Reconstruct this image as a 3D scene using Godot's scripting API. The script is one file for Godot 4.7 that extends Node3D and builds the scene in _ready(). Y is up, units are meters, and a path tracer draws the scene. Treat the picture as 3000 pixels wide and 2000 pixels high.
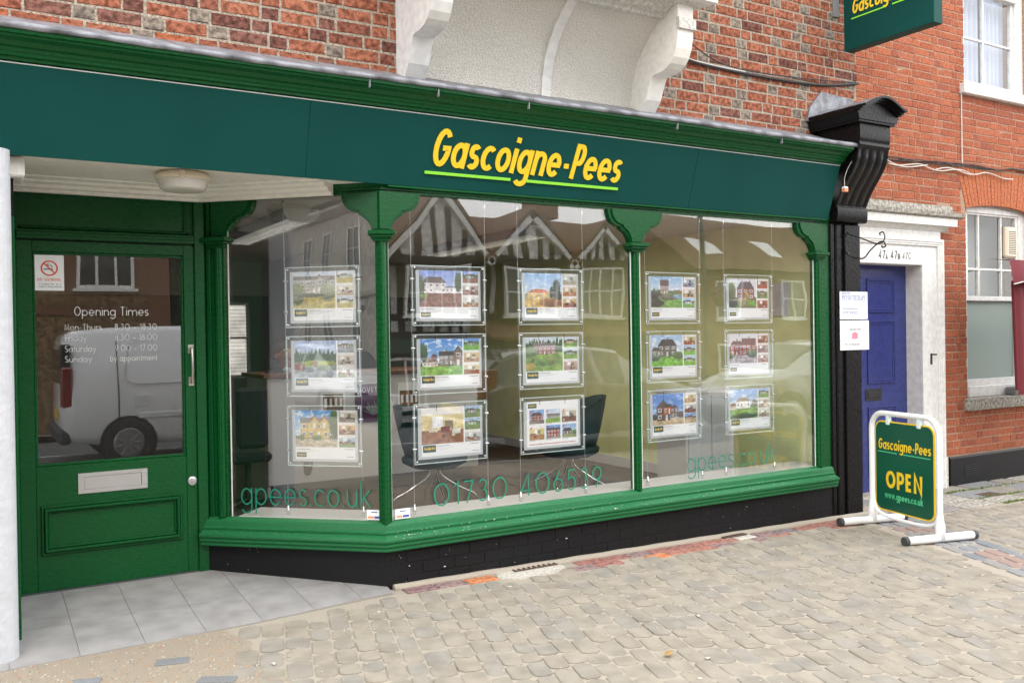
extends Node3D
# A green estate agent's shopfront in a brick street, seen from the road. x runs along the front to the right, z towards the street, y up; metres.

var rng := RandomNumberGenerator.new()
var M := {}
var counts := {}
var noise_cache := {}

func _ready():
	rng.seed = 4711
	var cam := Camera3D.new()
	cam.name = "camera"
	add_child(cam)
	cam.fov = 41.48
	cam.near = 0.05
	cam.far = 900.0
	cam.transform = Transform3D(Basis.from_euler(Vector3(deg_to_rad(-0.418), deg_to_rad(-30.89), deg_to_rad(-0.861)), EULER_ORDER_YXZ), Vector3(0, 1.55, 5.152))
	cam.current = true
	var env := Environment.new()
	env.background_mode = Environment.BG_SKY
	var sky := Sky.new()
	var sm := ProceduralSkyMaterial.new()
	sm.sky_top_color = lin(0.93, 0.955, 1.0)
	sm.sky_horizon_color = lin(1.0, 0.995, 0.985)
	sm.sky_curve = 0.3
	sm.sky_energy_multiplier = 1.7
	sm.ground_bottom_color = lin(0.25, 0.24, 0.22)
	sm.ground_horizon_color = lin(0.6, 0.6, 0.6)
	sm.sun_angle_max = 1.0
	sky.sky_material = sm
	env.sky = sky
	env.tonemap_mode = Environment.TONE_MAPPER_LINEAR
	env.tonemap_exposure = 1.08
	env.sdfgi_enabled = true
	env.ssao_enabled = true
	env.ssil_enabled = true
	var we := WorldEnvironment.new()
	we.name = "world_environment"
	we.environment = env
	add_child(we)
	var sun := DirectionalLight3D.new()
	sun.name = "sun"
	sun.light_energy = 0.3
	sun.light_angular_distance = 14.0
	sun.light_color = Color(1.0, 0.965, 0.91)
	sun.shadow_enabled = true
	add_child(sun)
	sun.look_at_from_position(Vector3(-3.0, 8.0, 7.0), Vector3(0, 0, 0))
	materials()
	ground()
	shop_wall()
	oriel()
	shopfront()
	fascia()
	pilaster()
	brick_house()
	room()
	displays()
	street_things()
	across_the_street()
	parked_cars()

# ------------------------------------------------------------------ helpers
func lin(r: float, g: float, b: float) -> Color:
	return Color(r, g, b).linear_to_srgb()

func V(x: float, y: float, z: float) -> Vector3:
	return Vector3(x, y, z)

func V2(x: float, y: float) -> Vector2:
	return Vector2(x, y)

func noise(called: String, freq: float, lo: float, hi: float, octaves := 4, kind := FastNoiseLite.TYPE_SIMPLEX_SMOOTH, size := 512) -> NoiseTexture2D:
	if noise_cache.has(called):
		return noise_cache[called]
	var n := FastNoiseLite.new()
	n.noise_type = kind
	n.frequency = freq
	n.fractal_octaves = octaves
	n.seed = called.length() * 31 + int(freq * 1000.0)
	var t := NoiseTexture2D.new()
	t.width = size
	t.height = size
	t.seamless = true
	t.noise = n
	var g := Gradient.new()
	g.set_color(0, Color(lo, lo, lo))
	g.set_color(1, Color(hi, hi, hi))
	t.color_ramp = g
	noise_cache[called] = t
	return t

func mk(called: String, c: Color, rough: float, opt := {}) -> StandardMaterial3D:
	var m := StandardMaterial3D.new()
	m.resource_name = called
	m.albedo_color = c
	m.roughness = rough
	m.metallic = opt.get("metal", 0.0)
	m.metallic_specular = opt.get("spec", 0.5)
	if opt.has("tex") or opt.has("bump"):
		m.uv1_triplanar = true
		m.uv1_world_triplanar = opt.get("world", true)
		m.uv1_scale = opt.get("scale", Vector3.ONE)
	if opt.has("tex"):
		m.albedo_texture = opt.tex
	if opt.has("bump"):
		m.heightmap_enabled = true
		m.heightmap_texture = opt.bump
		m.heightmap_scale = opt.get("relief", 0.1)
	if opt.has("rough_tex"):
		m.roughness_texture = opt.rough_tex
	if opt.has("coat"):
		m.clearcoat_enabled = true
		m.clearcoat = opt.coat
		m.clearcoat_roughness = opt.get("coat_rough", 0.1)
	if opt.has("alpha"):
		m.transparency = BaseMaterial3D.TRANSPARENCY_ALPHA
		m.albedo_color.a = opt.alpha
	M[called] = m
	return m

func materials():
	var grain := noise("grain", 0.03, 0.62, 1.12, 6)
	var fine := noise("fine_grain", 0.12, 0.7, 1.1, 4)
	var blotch := noise("blotch", 0.008, 0.72, 1.08, 5)
	var relief := noise("relief", 0.05, 0.0, 1.0, 5)
	var pebble := noise("pebbles", 0.09, 0.0, 1.0, 3, FastNoiseLite.TYPE_CELLULAR)
	var cast := noise("rough_cast", 0.035, 0.0, 1.0, 3, FastNoiseLite.TYPE_SIMPLEX)
	var streak := noise("brush_streaks", 0.02, 0.0, 1.0, 4)
	var one := Vector3(1, 1, 1)
	# paints
	mk("green_paint", lin(0.003, 0.08, 0.019), 0.19, {"tex": noise("paint_wear", 0.03, 0.86, 1.06, 6), "bump": streak, "relief": 0.05, "scale": Vector3(2, 5, 5), "spec": 0.36})
	mk("weathered_green", lin(0.016, 0.14, 0.048), 0.34, {"spec": 0.38, "tex": noise("paint_fade", 0.03, 0.86, 1.14, 6), "bump": streak, "relief": 0.15, "scale": Vector3(2, 4, 4)})
	var sheen := noise("uneven_gloss", 0.015, 0.4, 1.0, 6)
	for e in ["green_paint", "weathered_green"]:
		M[e].roughness_texture = sheen
		M[e].roughness = 0.42 if e == "green_paint" else 0.55
	mk("teal_board", lin(0.006, 0.06, 0.052), 0.45, {"tex": noise("board_bloom", 0.004, 0.92, 1.06, 2), "scale": one * 0.5, "spec": 0.22})
	mk("board_trim", lin(0.5, 0.52, 0.5), 0.4)
	mk("yellow_letter", lin(0.84, 0.56, 0.022), 0.4)
	mk("lime_line", lin(0.27, 0.72, 0.05), 0.4)
	mk("black_paint", lin(0.006, 0.0056, 0.006), 0.2, {"spec": 0.3, "bump": streak, "relief": 0.1, "scale": Vector3(6, 2, 6), "tex": noise("soot", 0.02, 0.75, 1.3, 5)})
	M["black_paint"].roughness_texture = sheen
	M["black_paint"].roughness = 0.42
	mk("black_plinth", lin(0.0125, 0.0122, 0.0135), 0.42, {"spec": 0.3, "tex": noise("scuffs", 0.05, 0.5, 1.9, 6), "bump": relief, "relief": 0.1, "scale": Vector3(2, 2, 2)})
	mk("white_paint", lin(0.78, 0.77, 0.74), 0.45, {"tex": noise("white_wear", 0.015, 0.9, 1.03, 5), "scale": one * 1.5, "bump": streak, "relief": 0.06})
	mk("cream_paint", lin(0.88, 0.85, 0.78), 0.5, {"tex": noise("cream_wear", 0.015, 0.94, 1.03, 5), "scale": one * 2.0, "bump": streak, "relief": 0.015})
	mk("flaky_white", lin(0.74, 0.72, 0.66), 0.6, {"tex": noise("flakes", 0.03, 0.7, 1.06, 6), "scale": one * 2.0, "bump": relief, "relief": 0.25})
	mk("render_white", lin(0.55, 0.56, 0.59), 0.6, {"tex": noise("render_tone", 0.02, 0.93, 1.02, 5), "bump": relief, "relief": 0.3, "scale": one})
	mk("rough_cast", lin(0.88, 0.84, 0.76), 0.85, {"tex": noise("cast_stain", 0.09, 0.66, 1.1, 5), "bump": cast, "relief": 0.7, "scale": one * 2.5})
	mk("blue_paint", lin(0.032, 0.043, 0.185), 0.3, {"tex": noise("blue_wear", 0.012, 0.85, 1.1, 5), "bump": streak, "relief": 0.1, "scale": one * 2.0})
	# masonry
	var k := 0
	for c in [[0.41, 0.15, 0.09], [0.375, 0.133, 0.08], [0.435, 0.166, 0.1], [0.31, 0.118, 0.08], [0.27, 0.125, 0.095], [0.32, 0.262, 0.21], [0.28, 0.228, 0.185], [0.22, 0.095, 0.073], [0.47, 0.155, 0.075]]:
		mk("old_brick_%d" % k, lin(c[0], c[1], c[2]), 0.95, {"spec": 0.2, "tex": noise("brick_soot", 0.016, 0.52, 1.2, 7), "bump": relief, "relief": 0.35, "scale": one * 2.3})
		k += 1
	k = 0
	for c in [[0.435, 0.143, 0.08], [0.41, 0.13, 0.073], [0.46, 0.158, 0.092], [0.38, 0.121, 0.072], [0.365, 0.12, 0.076], [0.475, 0.155, 0.083]]:
		mk("house_brick_%d" % k, lin(c[0], c[1], c[2]), 0.95, {"spec": 0.2, "tex": noise("house_brick_tone", 0.03, 0.72, 1.12, 6), "bump": relief, "relief": 0.25, "scale": one * 2.1})
		k += 1
	mk("rubbed_brick", lin(0.56, 0.16, 0.06), 0.85, {"tex": grain, "scale": one * 2.0})
	mk("mortar", lin(0.5, 0.425, 0.335), 0.95, {"tex": grain, "bump": relief, "relief": 0.4, "scale": one * 3.0})
	mk("house_mortar", lin(0.52, 0.34, 0.235), 0.95, {"tex": grain, "bump": relief, "relief": 0.3, "scale": one * 3.0})
	mk("stone", lin(0.46, 0.43, 0.37), 0.9, {"tex": noise("lichen", 0.03, 0.55, 1.15, 6), "bump": relief, "relief": 0.5, "scale": one * 1.5})
	mk("lead", lin(0.27, 0.275, 0.3), 0.5, {"tex": noise("lead_bloom", 0.01, 0.6, 1.2, 6), "bump": relief, "relief": 0.25, "scale": one * 1.2, "metal": 0.25})
	k = 0
	for c in [[0.3, 0.265, 0.212], [0.285, 0.255, 0.208], [0.315, 0.276, 0.216], [0.275, 0.25, 0.21], [0.292, 0.258, 0.205], [0.308, 0.268, 0.21]]:
		mk("sett_%d" % k, lin(c[0], c[1], c[2]), 0.88, {"tex": noise("sett_tone", 0.012, 0.87, 1.06, 7), "bump": noise("sett_relief", 0.05, 0.0, 1.0, 5), "relief": 0.12, "scale": one * 0.8})
		k += 1
	k = 0
	for c in [[0.27, 0.28, 0.29], [0.33, 0.31, 0.29], [0.38, 0.27, 0.23], [0.31, 0.31, 0.31], [0.23, 0.25, 0.27]]:
		mk("granite_%d" % k, lin(c[0], c[1], c[2]), 0.85, {"tex": fine, "bump": relief, "relief": 0.5, "scale": one * 3.0})
		k += 1
	k = 0
	for c in [[0.36, 0.16, 0.13], [0.42, 0.19, 0.14], [0.27, 0.16, 0.16], [0.62, 0.22, 0.09], [0.3, 0.2, 0.19], [0.24, 0.2, 0.21]]:
		mk("paver_%d" % k, lin(c[0], c[1], c[2]), 0.9, {"tex": noise("paver_dust", 0.02, 0.6, 1.25, 6), "bump": relief, "relief": 0.4, "scale": one * 2.0})
		k += 1
	mk("joint_sand", lin(0.415, 0.362, 0.288), 0.95, {"tex": noise("sand", 0.14, 0.78, 1.1, 5), "bump": pebble, "relief": 0.25, "scale": one * 2.5})
	mk("gravel_patch", lin(0.45, 0.375, 0.28), 0.95, {"tex": noise("grit", 0.2, 0.5, 1.3, 6), "bump": pebble, "relief": 0.7, "scale": one * 3.0})
	mk("mortar_patch", lin(0.62, 0.58, 0.5), 0.95, {"tex": noise("patch_tone", 0.03, 0.8, 1.08, 5), "bump": relief, "relief": 0.5, "scale": one * 2.0})
	mk("tile_grey", lin(0.325, 0.31, 0.298), 0.72, {"tex": noise("tile_dirt", 0.006, 0.86, 1.04, 7), "scale": one * 1.3})
	mk("tile_grey_2", lin(0.332, 0.317, 0.305), 0.72, {"tex": noise("tile_dirt", 0.006, 0.86, 1.04, 7), "scale": one * 1.1})
	mk("tile_grout", lin(0.275, 0.255, 0.22), 0.95)
	mk("slate", lin(0.24, 0.245, 0.25), 0.8, {"tex": fine, "scale": one * 3.0, "bump": relief, "relief": 0.5})
	mk("asphalt", lin(0.13, 0.13, 0.13), 0.9, {"tex": noise("asphalt_tone", 0.05, 0.7, 1.3, 5), "bump": pebble, "relief": 0.4, "scale": one})
	mk("kerb_stone", lin(0.33, 0.32, 0.3), 0.85, {"tex": grain, "scale": one})
	# glass, metal, plastics
	mk("glass", Color(1, 1, 1), 0.0, {"alpha": 0.0})
	mk("old_glass", Color(0.5, 0.56, 0.58), 0.02, {"alpha": 0.25})
	mk("acrylic", Color(0.92, 0.97, 0.97), 0.02, {"alpha": 0.05})
	mk("acrylic_edge", lin(0.7, 0.83, 0.82), 0.2, {"spec": 0.7})
	mk("frosted", lin(0.26, 0.33, 0.3), 0.5)
	mk("net_dark", lin(0.22, 0.24, 0.225), 0.85)
	mk("chrome", lin(0.75, 0.75, 0.76), 0.14, {"metal": 1.0})
	mk("steel", lin(0.6, 0.6, 0.6), 0.32, {"metal": 0.9, "bump": noise("brushed", 0.03, 0.0, 1.0, 3), "relief": 0.02, "scale": Vector3(1, 8, 8)})
	mk("brass_dull", lin(0.5, 0.47, 0.42), 0.35, {"metal": 0.9})
	mk("iron", lin(0.02, 0.02, 0.021), 0.5)
	mk("rusty_iron", lin(0.11, 0.07, 0.05), 0.8, {"tex": grain, "scale": one * 3.0})
	mk("mount_grey", lin(0.5, 0.53, 0.54), 0.5)
	mk("paper", lin(0.86, 0.86, 0.86), 0.5)
	mk("vinyl_teal", lin(0.006, 0.215, 0.135), 0.5)
	mk("vinyl_white", lin(0.7, 0.7, 0.7), 0.5)
	mk("logo_green", lin(0.014, 0.06, 0.04), 0.45)
	mk("sign_green", lin(0.006, 0.082, 0.045), 0.3)
	mk("mint_letter", lin(0.1, 0.56, 0.26), 0.4)
	mk("plastic_white", lin(0.82, 0.82, 0.81), 0.3, {"coat": 0.4})
	mk("plastic_cream", lin(0.72, 0.62, 0.47), 0.4)
	mk("lamp_bowl", lin(0.62, 0.6, 0.54), 0.25, {"bump": noise("ribs", 0.04, 0.0, 1.0, 2), "relief": 0.2, "scale": one * 6.0})
	mk("rubber_grey", lin(0.045, 0.047, 0.052), 0.6)
	mk("red_print", lin(0.75, 0.06, 0.02), 0.5)
	mk("black_print", lin(0.02, 0.02, 0.022), 0.5)
	mk("blue_print", lin(0.05, 0.09, 0.34), 0.5)
	mk("pink_print", lin(0.8, 0.2, 0.27), 0.5)
	mk("orange_print", lin(0.8, 0.3, 0.15), 0.5)
	mk("purple_print", lin(0.09, 0.025, 0.1), 0.5)
	mk("cable_black", lin(0.03, 0.028, 0.027), 0.6)
	mk("cable_white", lin(0.6, 0.56, 0.5), 0.5)
	# inside
	mk("wall_green", lin(0.8, 0.83, 0.42), 0.8, {"tex": noise("wall_soft", 0.006, 0.95, 1.03, 2), "scale": one})
	mk("wall_grey", lin(0.17, 0.175, 0.18), 0.8)
	mk("wall_pale", lin(0.5, 0.5, 0.49), 0.8)
	mk("ceiling_white", lin(0.55, 0.54, 0.52), 0.9)
	mk("carpet", lin(0.085, 0.055, 0.035), 1.0, {"tex": fine, "scale": one * 2.0, "bump": relief, "relief": 0.4})
	mk("counter_white", lin(0.6, 0.59, 0.57), 0.4)
	mk("wood", lin(0.24, 0.12, 0.065), 0.4, {"tex": grain, "scale": Vector3(0.5, 4, 4)})
	mk("teal_cloth", lin(0.006, 0.06, 0.062), 0.75, {"tex": fine, "scale": one * 3.0})
	mk("dark_cloth", lin(0.012, 0.014, 0.022), 0.85)
	mk("shirt", lin(0.42, 0.45, 0.55), 0.8)
	mk("skin", lin(0.26, 0.15, 0.11), 0.55, {"spec": 0.4})
	mk("hair", lin(0.05, 0.04, 0.033), 0.6)
	mk("lime_plastic", lin(0.07, 0.26, 0.012), 0.4)
	mk("blind_dark", lin(0.035, 0.03, 0.025), 0.6)
	mk("curtain", lin(0.42, 0.46, 0.55), 0.85)
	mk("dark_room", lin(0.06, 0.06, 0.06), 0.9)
	mk("louvre", lin(0.75, 0.76, 0.77), 0.2, {"metal": 0.9, "bump": noise("louvre_cells", 0.2, 0.0, 1.0, 1, FastNoiseLite.TYPE_CELLULAR), "relief": 1.0, "scale": one * 3.0})
	M["louvre"].emission_enabled = true
	M["louvre"].emission = Color(1.0, 0.98, 0.93)
	M["louvre"].emission_energy_multiplier = 0.12
	mk("fitting_grey", lin(0.4, 0.43, 0.46), 0.4)
	# across the street and vehicles
	mk("timber_black", lin(0.02, 0.017, 0.015), 0.7)
	mk("plaster_white", lin(0.82, 0.81, 0.78), 0.85, {"tex": blotch, "scale": one})
	mk("stucco", lin(0.66, 0.62, 0.56), 0.85, {"tex": blotch, "scale": one * 0.6})
	mk("roof_tile", lin(0.17, 0.085, 0.05), 0.9, {"tex": noise("tile_tone", 0.04, 0.6, 1.3, 5), "scale": Vector3(1, 2, 1)})
	mk("far_brick", lin(0.25, 0.115, 0.06), 0.9, {"tex": grain, "scale": one * 1.5})
	mk("ironstone", lin(0.28, 0.17, 0.075), 0.9, {"tex": noise("rubble", 0.02, 0.5, 1.3, 4, FastNoiseLite.TYPE_CELLULAR), "bump": relief, "relief": 1.5, "scale": one})
	mk("dark_glass", lin(0.02, 0.025, 0.027), 0.04, {"spec": 0.6})
	mk("car_silver", lin(0.15, 0.155, 0.15), 0.3, {"metal": 0.6, "coat": 1.0})
	mk("car_white", lin(0.82, 0.82, 0.82), 0.3, {"coat": 1.0})
	mk("car_pale", lin(0.36, 0.37, 0.38), 0.3, {"metal": 0.3, "coat": 1.0})
	mk("tyre", lin(0.018, 0.018, 0.018), 0.85)
	mk("wheel_silver", lin(0.4, 0.4, 0.41), 0.35, {"metal": 0.8})
	mk("tail_red", lin(0.22, 0.012, 0.008), 0.15, {"coat": 1.0})
	mk("head_clear", lin(0.6, 0.62, 0.64), 0.1, {"coat": 1.0})
	mk("plate_yellow", lin(0.75, 0.5, 0.03), 0.4)
	mk("foliage", lin(0.045, 0.1, 0.02), 0.7)
	mk("foliage_light", lin(0.09, 0.15, 0.03), 0.7)
	mk("conifer", lin(0.03, 0.06, 0.025), 0.8)
	mk("bark", lin(0.09, 0.065, 0.045), 0.9)
	mk("flower_red", lin(0.65, 0.04, 0.02), 0.6)
	mk("flower_purple", lin(0.3, 0.03, 0.3), 0.6)
	mk("maroon", lin(0.16, 0.012, 0.02), 0.85, {"tex": fine, "scale": one * 2.0})
	mk("grass", lin(0.14, 0.21, 0.04), 0.8)
	mk("dry_leaf", lin(0.4, 0.22, 0.07), 0.7)

func numbered(called: String, parent: Node) -> String:
	var key := "%d/%s" % [parent.get_instance_id(), called]
	var n: int = counts.get(key, 0)
	counts[key] = n + 1
	return called if n == 0 else "%s_%03d" % [called, n]

func thing(called: String, label: String, category: String, group := "", at := Vector3.ZERO, turn := 0.0) -> Node3D:
	var o := Node3D.new()
	o.name = numbered(called, self)
	add_child(o, true)
	o.position = at
	o.rotation.y = turn
	tag(o, label, category, group)
	return o

func tag(o: Node, label: String, category: String, group := "", kind := ""):
	if label: o.set_meta("label", label)
	if category: o.set_meta("category", category)
	if group: o.set_meta("group", group)
	if kind: o.set_meta("kind", kind)

func struct(called: String, label := "") -> Node3D:
	var o := Node3D.new()
	o.name = numbered(called, self)
	add_child(o, true)
	tag(o, label, "", "", "structure")
	return o

func st() -> SurfaceTool:
	var s := SurfaceTool.new()
	s.begin(Mesh.PRIMITIVE_TRIANGLES)
	s.set_smooth_group(-1)
	return s

func put(called: String, s, m, parent: Node = self, xf := Transform3D()) -> MeshInstance3D:
	var mesh
	if s is SurfaceTool:
		s.generate_normals()
		mesh = s.commit()
	else:
		mesh = s
	var o := MeshInstance3D.new()
	o.name = numbered(called, parent)
	o.mesh = mesh
	if mesh.get_surface_count() > 0:
		o.set_surface_override_material(0, M[m] if m is String else m)
	o.transform = xf
	parent.add_child(o, true)
	return o

func put2(called: String, list: Array, parent: Node, xf := Transform3D()) -> MeshInstance3D:   # one part of several materials: [[tool, material], ...]
	var mesh := ArrayMesh.new()
	for e in list:
		e[0].generate_normals()
		e[0].commit(mesh)
		mesh.surface_set_material(mesh.get_surface_count() - 1, M[e[1]] if e[1] is String else e[1])
	var o := MeshInstance3D.new()
	o.name = numbered(called, parent)
	o.mesh = mesh
	o.transform = xf
	parent.add_child(o, true)
	return o

func tri(s: SurfaceTool, a: Vector3, b: Vector3, c: Vector3):   # counter-clockwise seen from outside
	s.add_vertex(a); s.add_vertex(c); s.add_vertex(b)

func quad(s: SurfaceTool, a: Vector3, b: Vector3, c: Vector3, d: Vector3):
	tri(s, a, b, c); tri(s, a, c, d)

func box(s: SurfaceTool, lo: Vector3, hi: Vector3, bev := 0.0, t := Transform3D()):
	var c := (lo + hi) / 2.0
	var h := (hi - lo) / 2.0
	bev = minf(bev, minf(h.x, minf(h.y, h.z)) * 0.9)
	var p := {}
	for sx in [-1, 1]:
		for sy in [-1, 1]:
			for sz in [-1, 1]:
				var sg := Vector3(sx, sy, sz)
				for ax in 3:
					var e := h - Vector3(bev, bev, bev)
					e[ax] = h[ax]
					p[[sx, sy, sz, ax]] = t * (c + sg * e)
	for ax in 3:
		var u := (ax + 1) % 3
		var v := (ax + 2) % 3
		for sg in [-1, 1]:
			var q := []
			for w in [[-1, -1], [1, -1], [1, 1], [-1, 1]]:
				var key := [0, 0, 0, ax]
				key[ax] = sg; key[u] = w[0]; key[v] = w[1]
				q.append(p[key])
			if sg > 0: quad(s, q[0], q[1], q[2], q[3])
			else: quad(s, q[3], q[2], q[1], q[0])
	if bev <= 0.0:
		return
	for ax in 3:   # edges along ax between faces u and v
		var u := (ax + 1) % 3
		var v := (ax + 2) % 3
		for su in [-1, 1]:
			for sv in [-1, 1]:
				var q := []
				for e in [[-1, u], [1, u], [1, v], [-1, v]]:
					var key := [0, 0, 0, e[1]]
					key[ax] = e[0]; key[u] = su; key[v] = sv
					q.append(p[key])
				if su * sv < 0: quad(s, q[0], q[1], q[2], q[3])
				else: quad(s, q[3], q[2], q[1], q[0])
	for sx in [-1, 1]:
		for sy in [-1, 1]:
			for sz in [-1, 1]:
				var a = p[[sx, sy, sz, 0]]
				var b = p[[sx, sy, sz, 1]]
				var d = p[[sx, sy, sz, 2]]
				if sx * sy * sz > 0: tri(s, a, b, d)
				else: tri(s, a, d, b)

func bx(called: String, lo: Vector3, hi: Vector3, m, parent: Node = self, bev := 0.0, xf := Transform3D()) -> MeshInstance3D:
	var s := st()
	box(s, lo, hi, bev)
	return put(called, s, m, parent, xf)

func prism(s: SurfaceTool, poly: PackedVector2Array, z0: float, z1: float, t := Transform3D()):
	if Geometry2D.is_polygon_clockwise(poly):
		poly = poly.duplicate()
		poly.reverse()
	var f := Geometry2D.triangulate_polygon(poly)
	for i in range(0, f.size(), 3):
		var a := poly[f[i]]
		var b := poly[f[i + 1]]
		var c := poly[f[i + 2]]
		if (b - a).cross(c - a) < 0.0:
			var k := b
			b = c
			c = k
		tri(s, t * V(a.x, a.y, z1), t * V(b.x, b.y, z1), t * V(c.x, c.y, z1))
		tri(s, t * V(a.x, a.y, z0), t * V(c.x, c.y, z0), t * V(b.x, b.y, z0))
	for i in poly.size():
		var a := poly[i]
		var b := poly[(i + 1) % poly.size()]
		quad(s, t * V(a.x, a.y, z0), t * V(b.x, b.y, z0), t * V(b.x, b.y, z1), t * V(a.x, a.y, z1))

func profile_x(s: SurfaceTool, zy: Array, x0: float, x1: float):   # a (z, y) outline drawn out along x
	prism(s, PackedVector2Array(zy), 0.0, x1 - x0, Transform3D(Basis(V(0, 0, 1), V(0, 1, 0), V(-1, 0, 0)), V(x1, 0, 0)))

func sweep(s: SurfaceTool, prof: Array, path: Array):   # an (out, y) outline along a plan line of (x, z) points, mitred; out is to the left of the way
	var pr := PackedVector2Array(prof)
	if Geometry2D.is_polygon_clockwise(pr):
		pr.reverse()
	var rings := []
	for i in path.size():
		var n := Vector2.ZERO
		if i > 0:
			var d: Vector2 = (path[i] - path[i - 1]).normalized()
			n += Vector2(-d.y, d.x)
		if i < path.size() - 1:
			var d: Vector2 = (path[i + 1] - path[i]).normalized()
			n += Vector2(-d.y, d.x)
		n = n.normalized()
		var dd: Vector2 = (path[i + 1] - path[i]).normalized() if i < path.size() - 1 else (path[i] - path[i - 1]).normalized()
		n /= n.dot(Vector2(-dd.y, dd.x))
		var ring := []
		for q in pr:
			ring.append(V(path[i].x + n.x * q.x, q.y, path[i].y + n.y * q.x))
		rings.append(ring)
	var m := pr.size()
	for i in path.size() - 1:
		for j in m:
			quad(s, rings[i + 1][j], rings[i + 1][(j + 1) % m], rings[i][(j + 1) % m], rings[i][j])
	var f := Geometry2D.triangulate_polygon(pr)
	for i in range(0, f.size(), 3):
		var tr := [f[i], f[i + 1], f[i + 2]]
		if (pr[tr[1]] - pr[tr[0]]).cross(pr[tr[2]] - pr[tr[0]]) < 0.0:
			tr.reverse()
		var a = rings[0]
		var b = rings[path.size() - 1]
		tri(s, a[tr[0]], a[tr[1]], a[tr[2]])
		tri(s, b[tr[0]], b[tr[2]], b[tr[1]])

func lathe(s: SurfaceTool, prof: Array, t := Transform3D(), seg := 20):   # (radius, y), from the bottom up
	s.set_smooth_group(-1)
	for j in prof.size() - 1:
		s.set_smooth_group(j % 30 + 1 if prof.size() < 5 else 1)
		for i in seg:
			var a0 := TAU * i / seg
			var a1 := TAU * (i + 1) / seg
			var p: Vector2 = prof[j]
			var q: Vector2 = prof[j + 1]
			var a := V(p.x * cos(a0), p.y, -p.x * sin(a0))
			var b := V(p.x * cos(a1), p.y, -p.x * sin(a1))
			var c := V(q.x * cos(a1), q.y, -q.x * sin(a1))
			var d := V(q.x * cos(a0), q.y, -q.x * sin(a0))
			if p.x > 1e-6: tri(s, t * a, t * b, t * c)
			if q.x > 1e-6: tri(s, t * a, t * c, t * d)
	s.set_smooth_group(-1)

func tube(s: SurfaceTool, path: Array, r: float, seg := 8, caps := true):
	s.set_smooth_group(1)
	var rings := []
	var up := V(0, 1, 0)
	for i in path.size():
		var d: Vector3 = (path[mini(i + 1, path.size() - 1)] - path[maxi(i - 1, 0)]).normalized()
		if absf(d.dot(up)) > 0.95:
			up = V(1, 0, 0) if absf(d.x) < 0.9 else V(0, 0, 1)
		var u := (up - d * up.dot(d)).normalized()
		var w := d.cross(u)
		up = u
		var ring := []
		for k in seg:
			var a := TAU * k / seg
			ring.append(path[i] + (u * cos(a) + w * sin(a)) * r)
		rings.append(ring)
	for i in path.size() - 1:
		for k in seg:
			quad(s, rings[i][k], rings[i][(k + 1) % seg], rings[i + 1][(k + 1) % seg], rings[i + 1][k])
	s.set_smooth_group(-1)
	if caps:
		for k in range(1, seg - 1):
			tri(s, rings[0][0], rings[0][k + 1], rings[0][k])
			var e = rings[path.size() - 1]
			tri(s, e[0], e[k], e[k + 1])

func smooth(pts: Array, n := 6) -> Array:   # a smooth line through the points
	var out := []
	for i in pts.size() - 1:
		var a = pts[maxi(i - 1, 0)]
		var d = pts[mini(i + 2, pts.size() - 1)]
		for k in n:
			out.append(pts[i].cubic_interpolate(pts[i + 1], a, d, float(k) / n))
	out.append(pts[-1])
	return out

func facing(x: Vector3, at: Vector3) -> Transform3D:   # local x along the wall, y up, z out of it
	x = x.normalized()
	return Transform3D(Basis(x, V(0, 1, 0), x.cross(V(0, 1, 0))), at)

# the oblique left bay: s along the pane from the door jamb to the corner, off outwards
func bay(s: float, off: float, y: float) -> Vector3:
	return V(1.27 + 0.7313 * s - 0.682 * off, y, -0.85 + 0.682 * s + 0.7313 * off)

func bay_at(s: float, off: float, y: float) -> Transform3D:
	return Transform3D(Basis(V(0.7313, 0, 0.682), V(0, 1, 0), V(-0.682, 0, 0.7313)), bay(s, off, y))

# ------------------------------------------------------------------ lettering drawn with strokes
func arc(cx: float, cy: float, rx: float, ry: float, a0: float, a1: float) -> Array:
	var n := maxi(3, int(absf(a1 - a0) / 15.0))
	var out := []
	for i in n + 1:
		var a := deg_to_rad(lerpf(a0, a1, float(i) / n))
		out.append(V2(cx + rx * cos(a), cy + ry * sin(a)))
	return out

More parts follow.
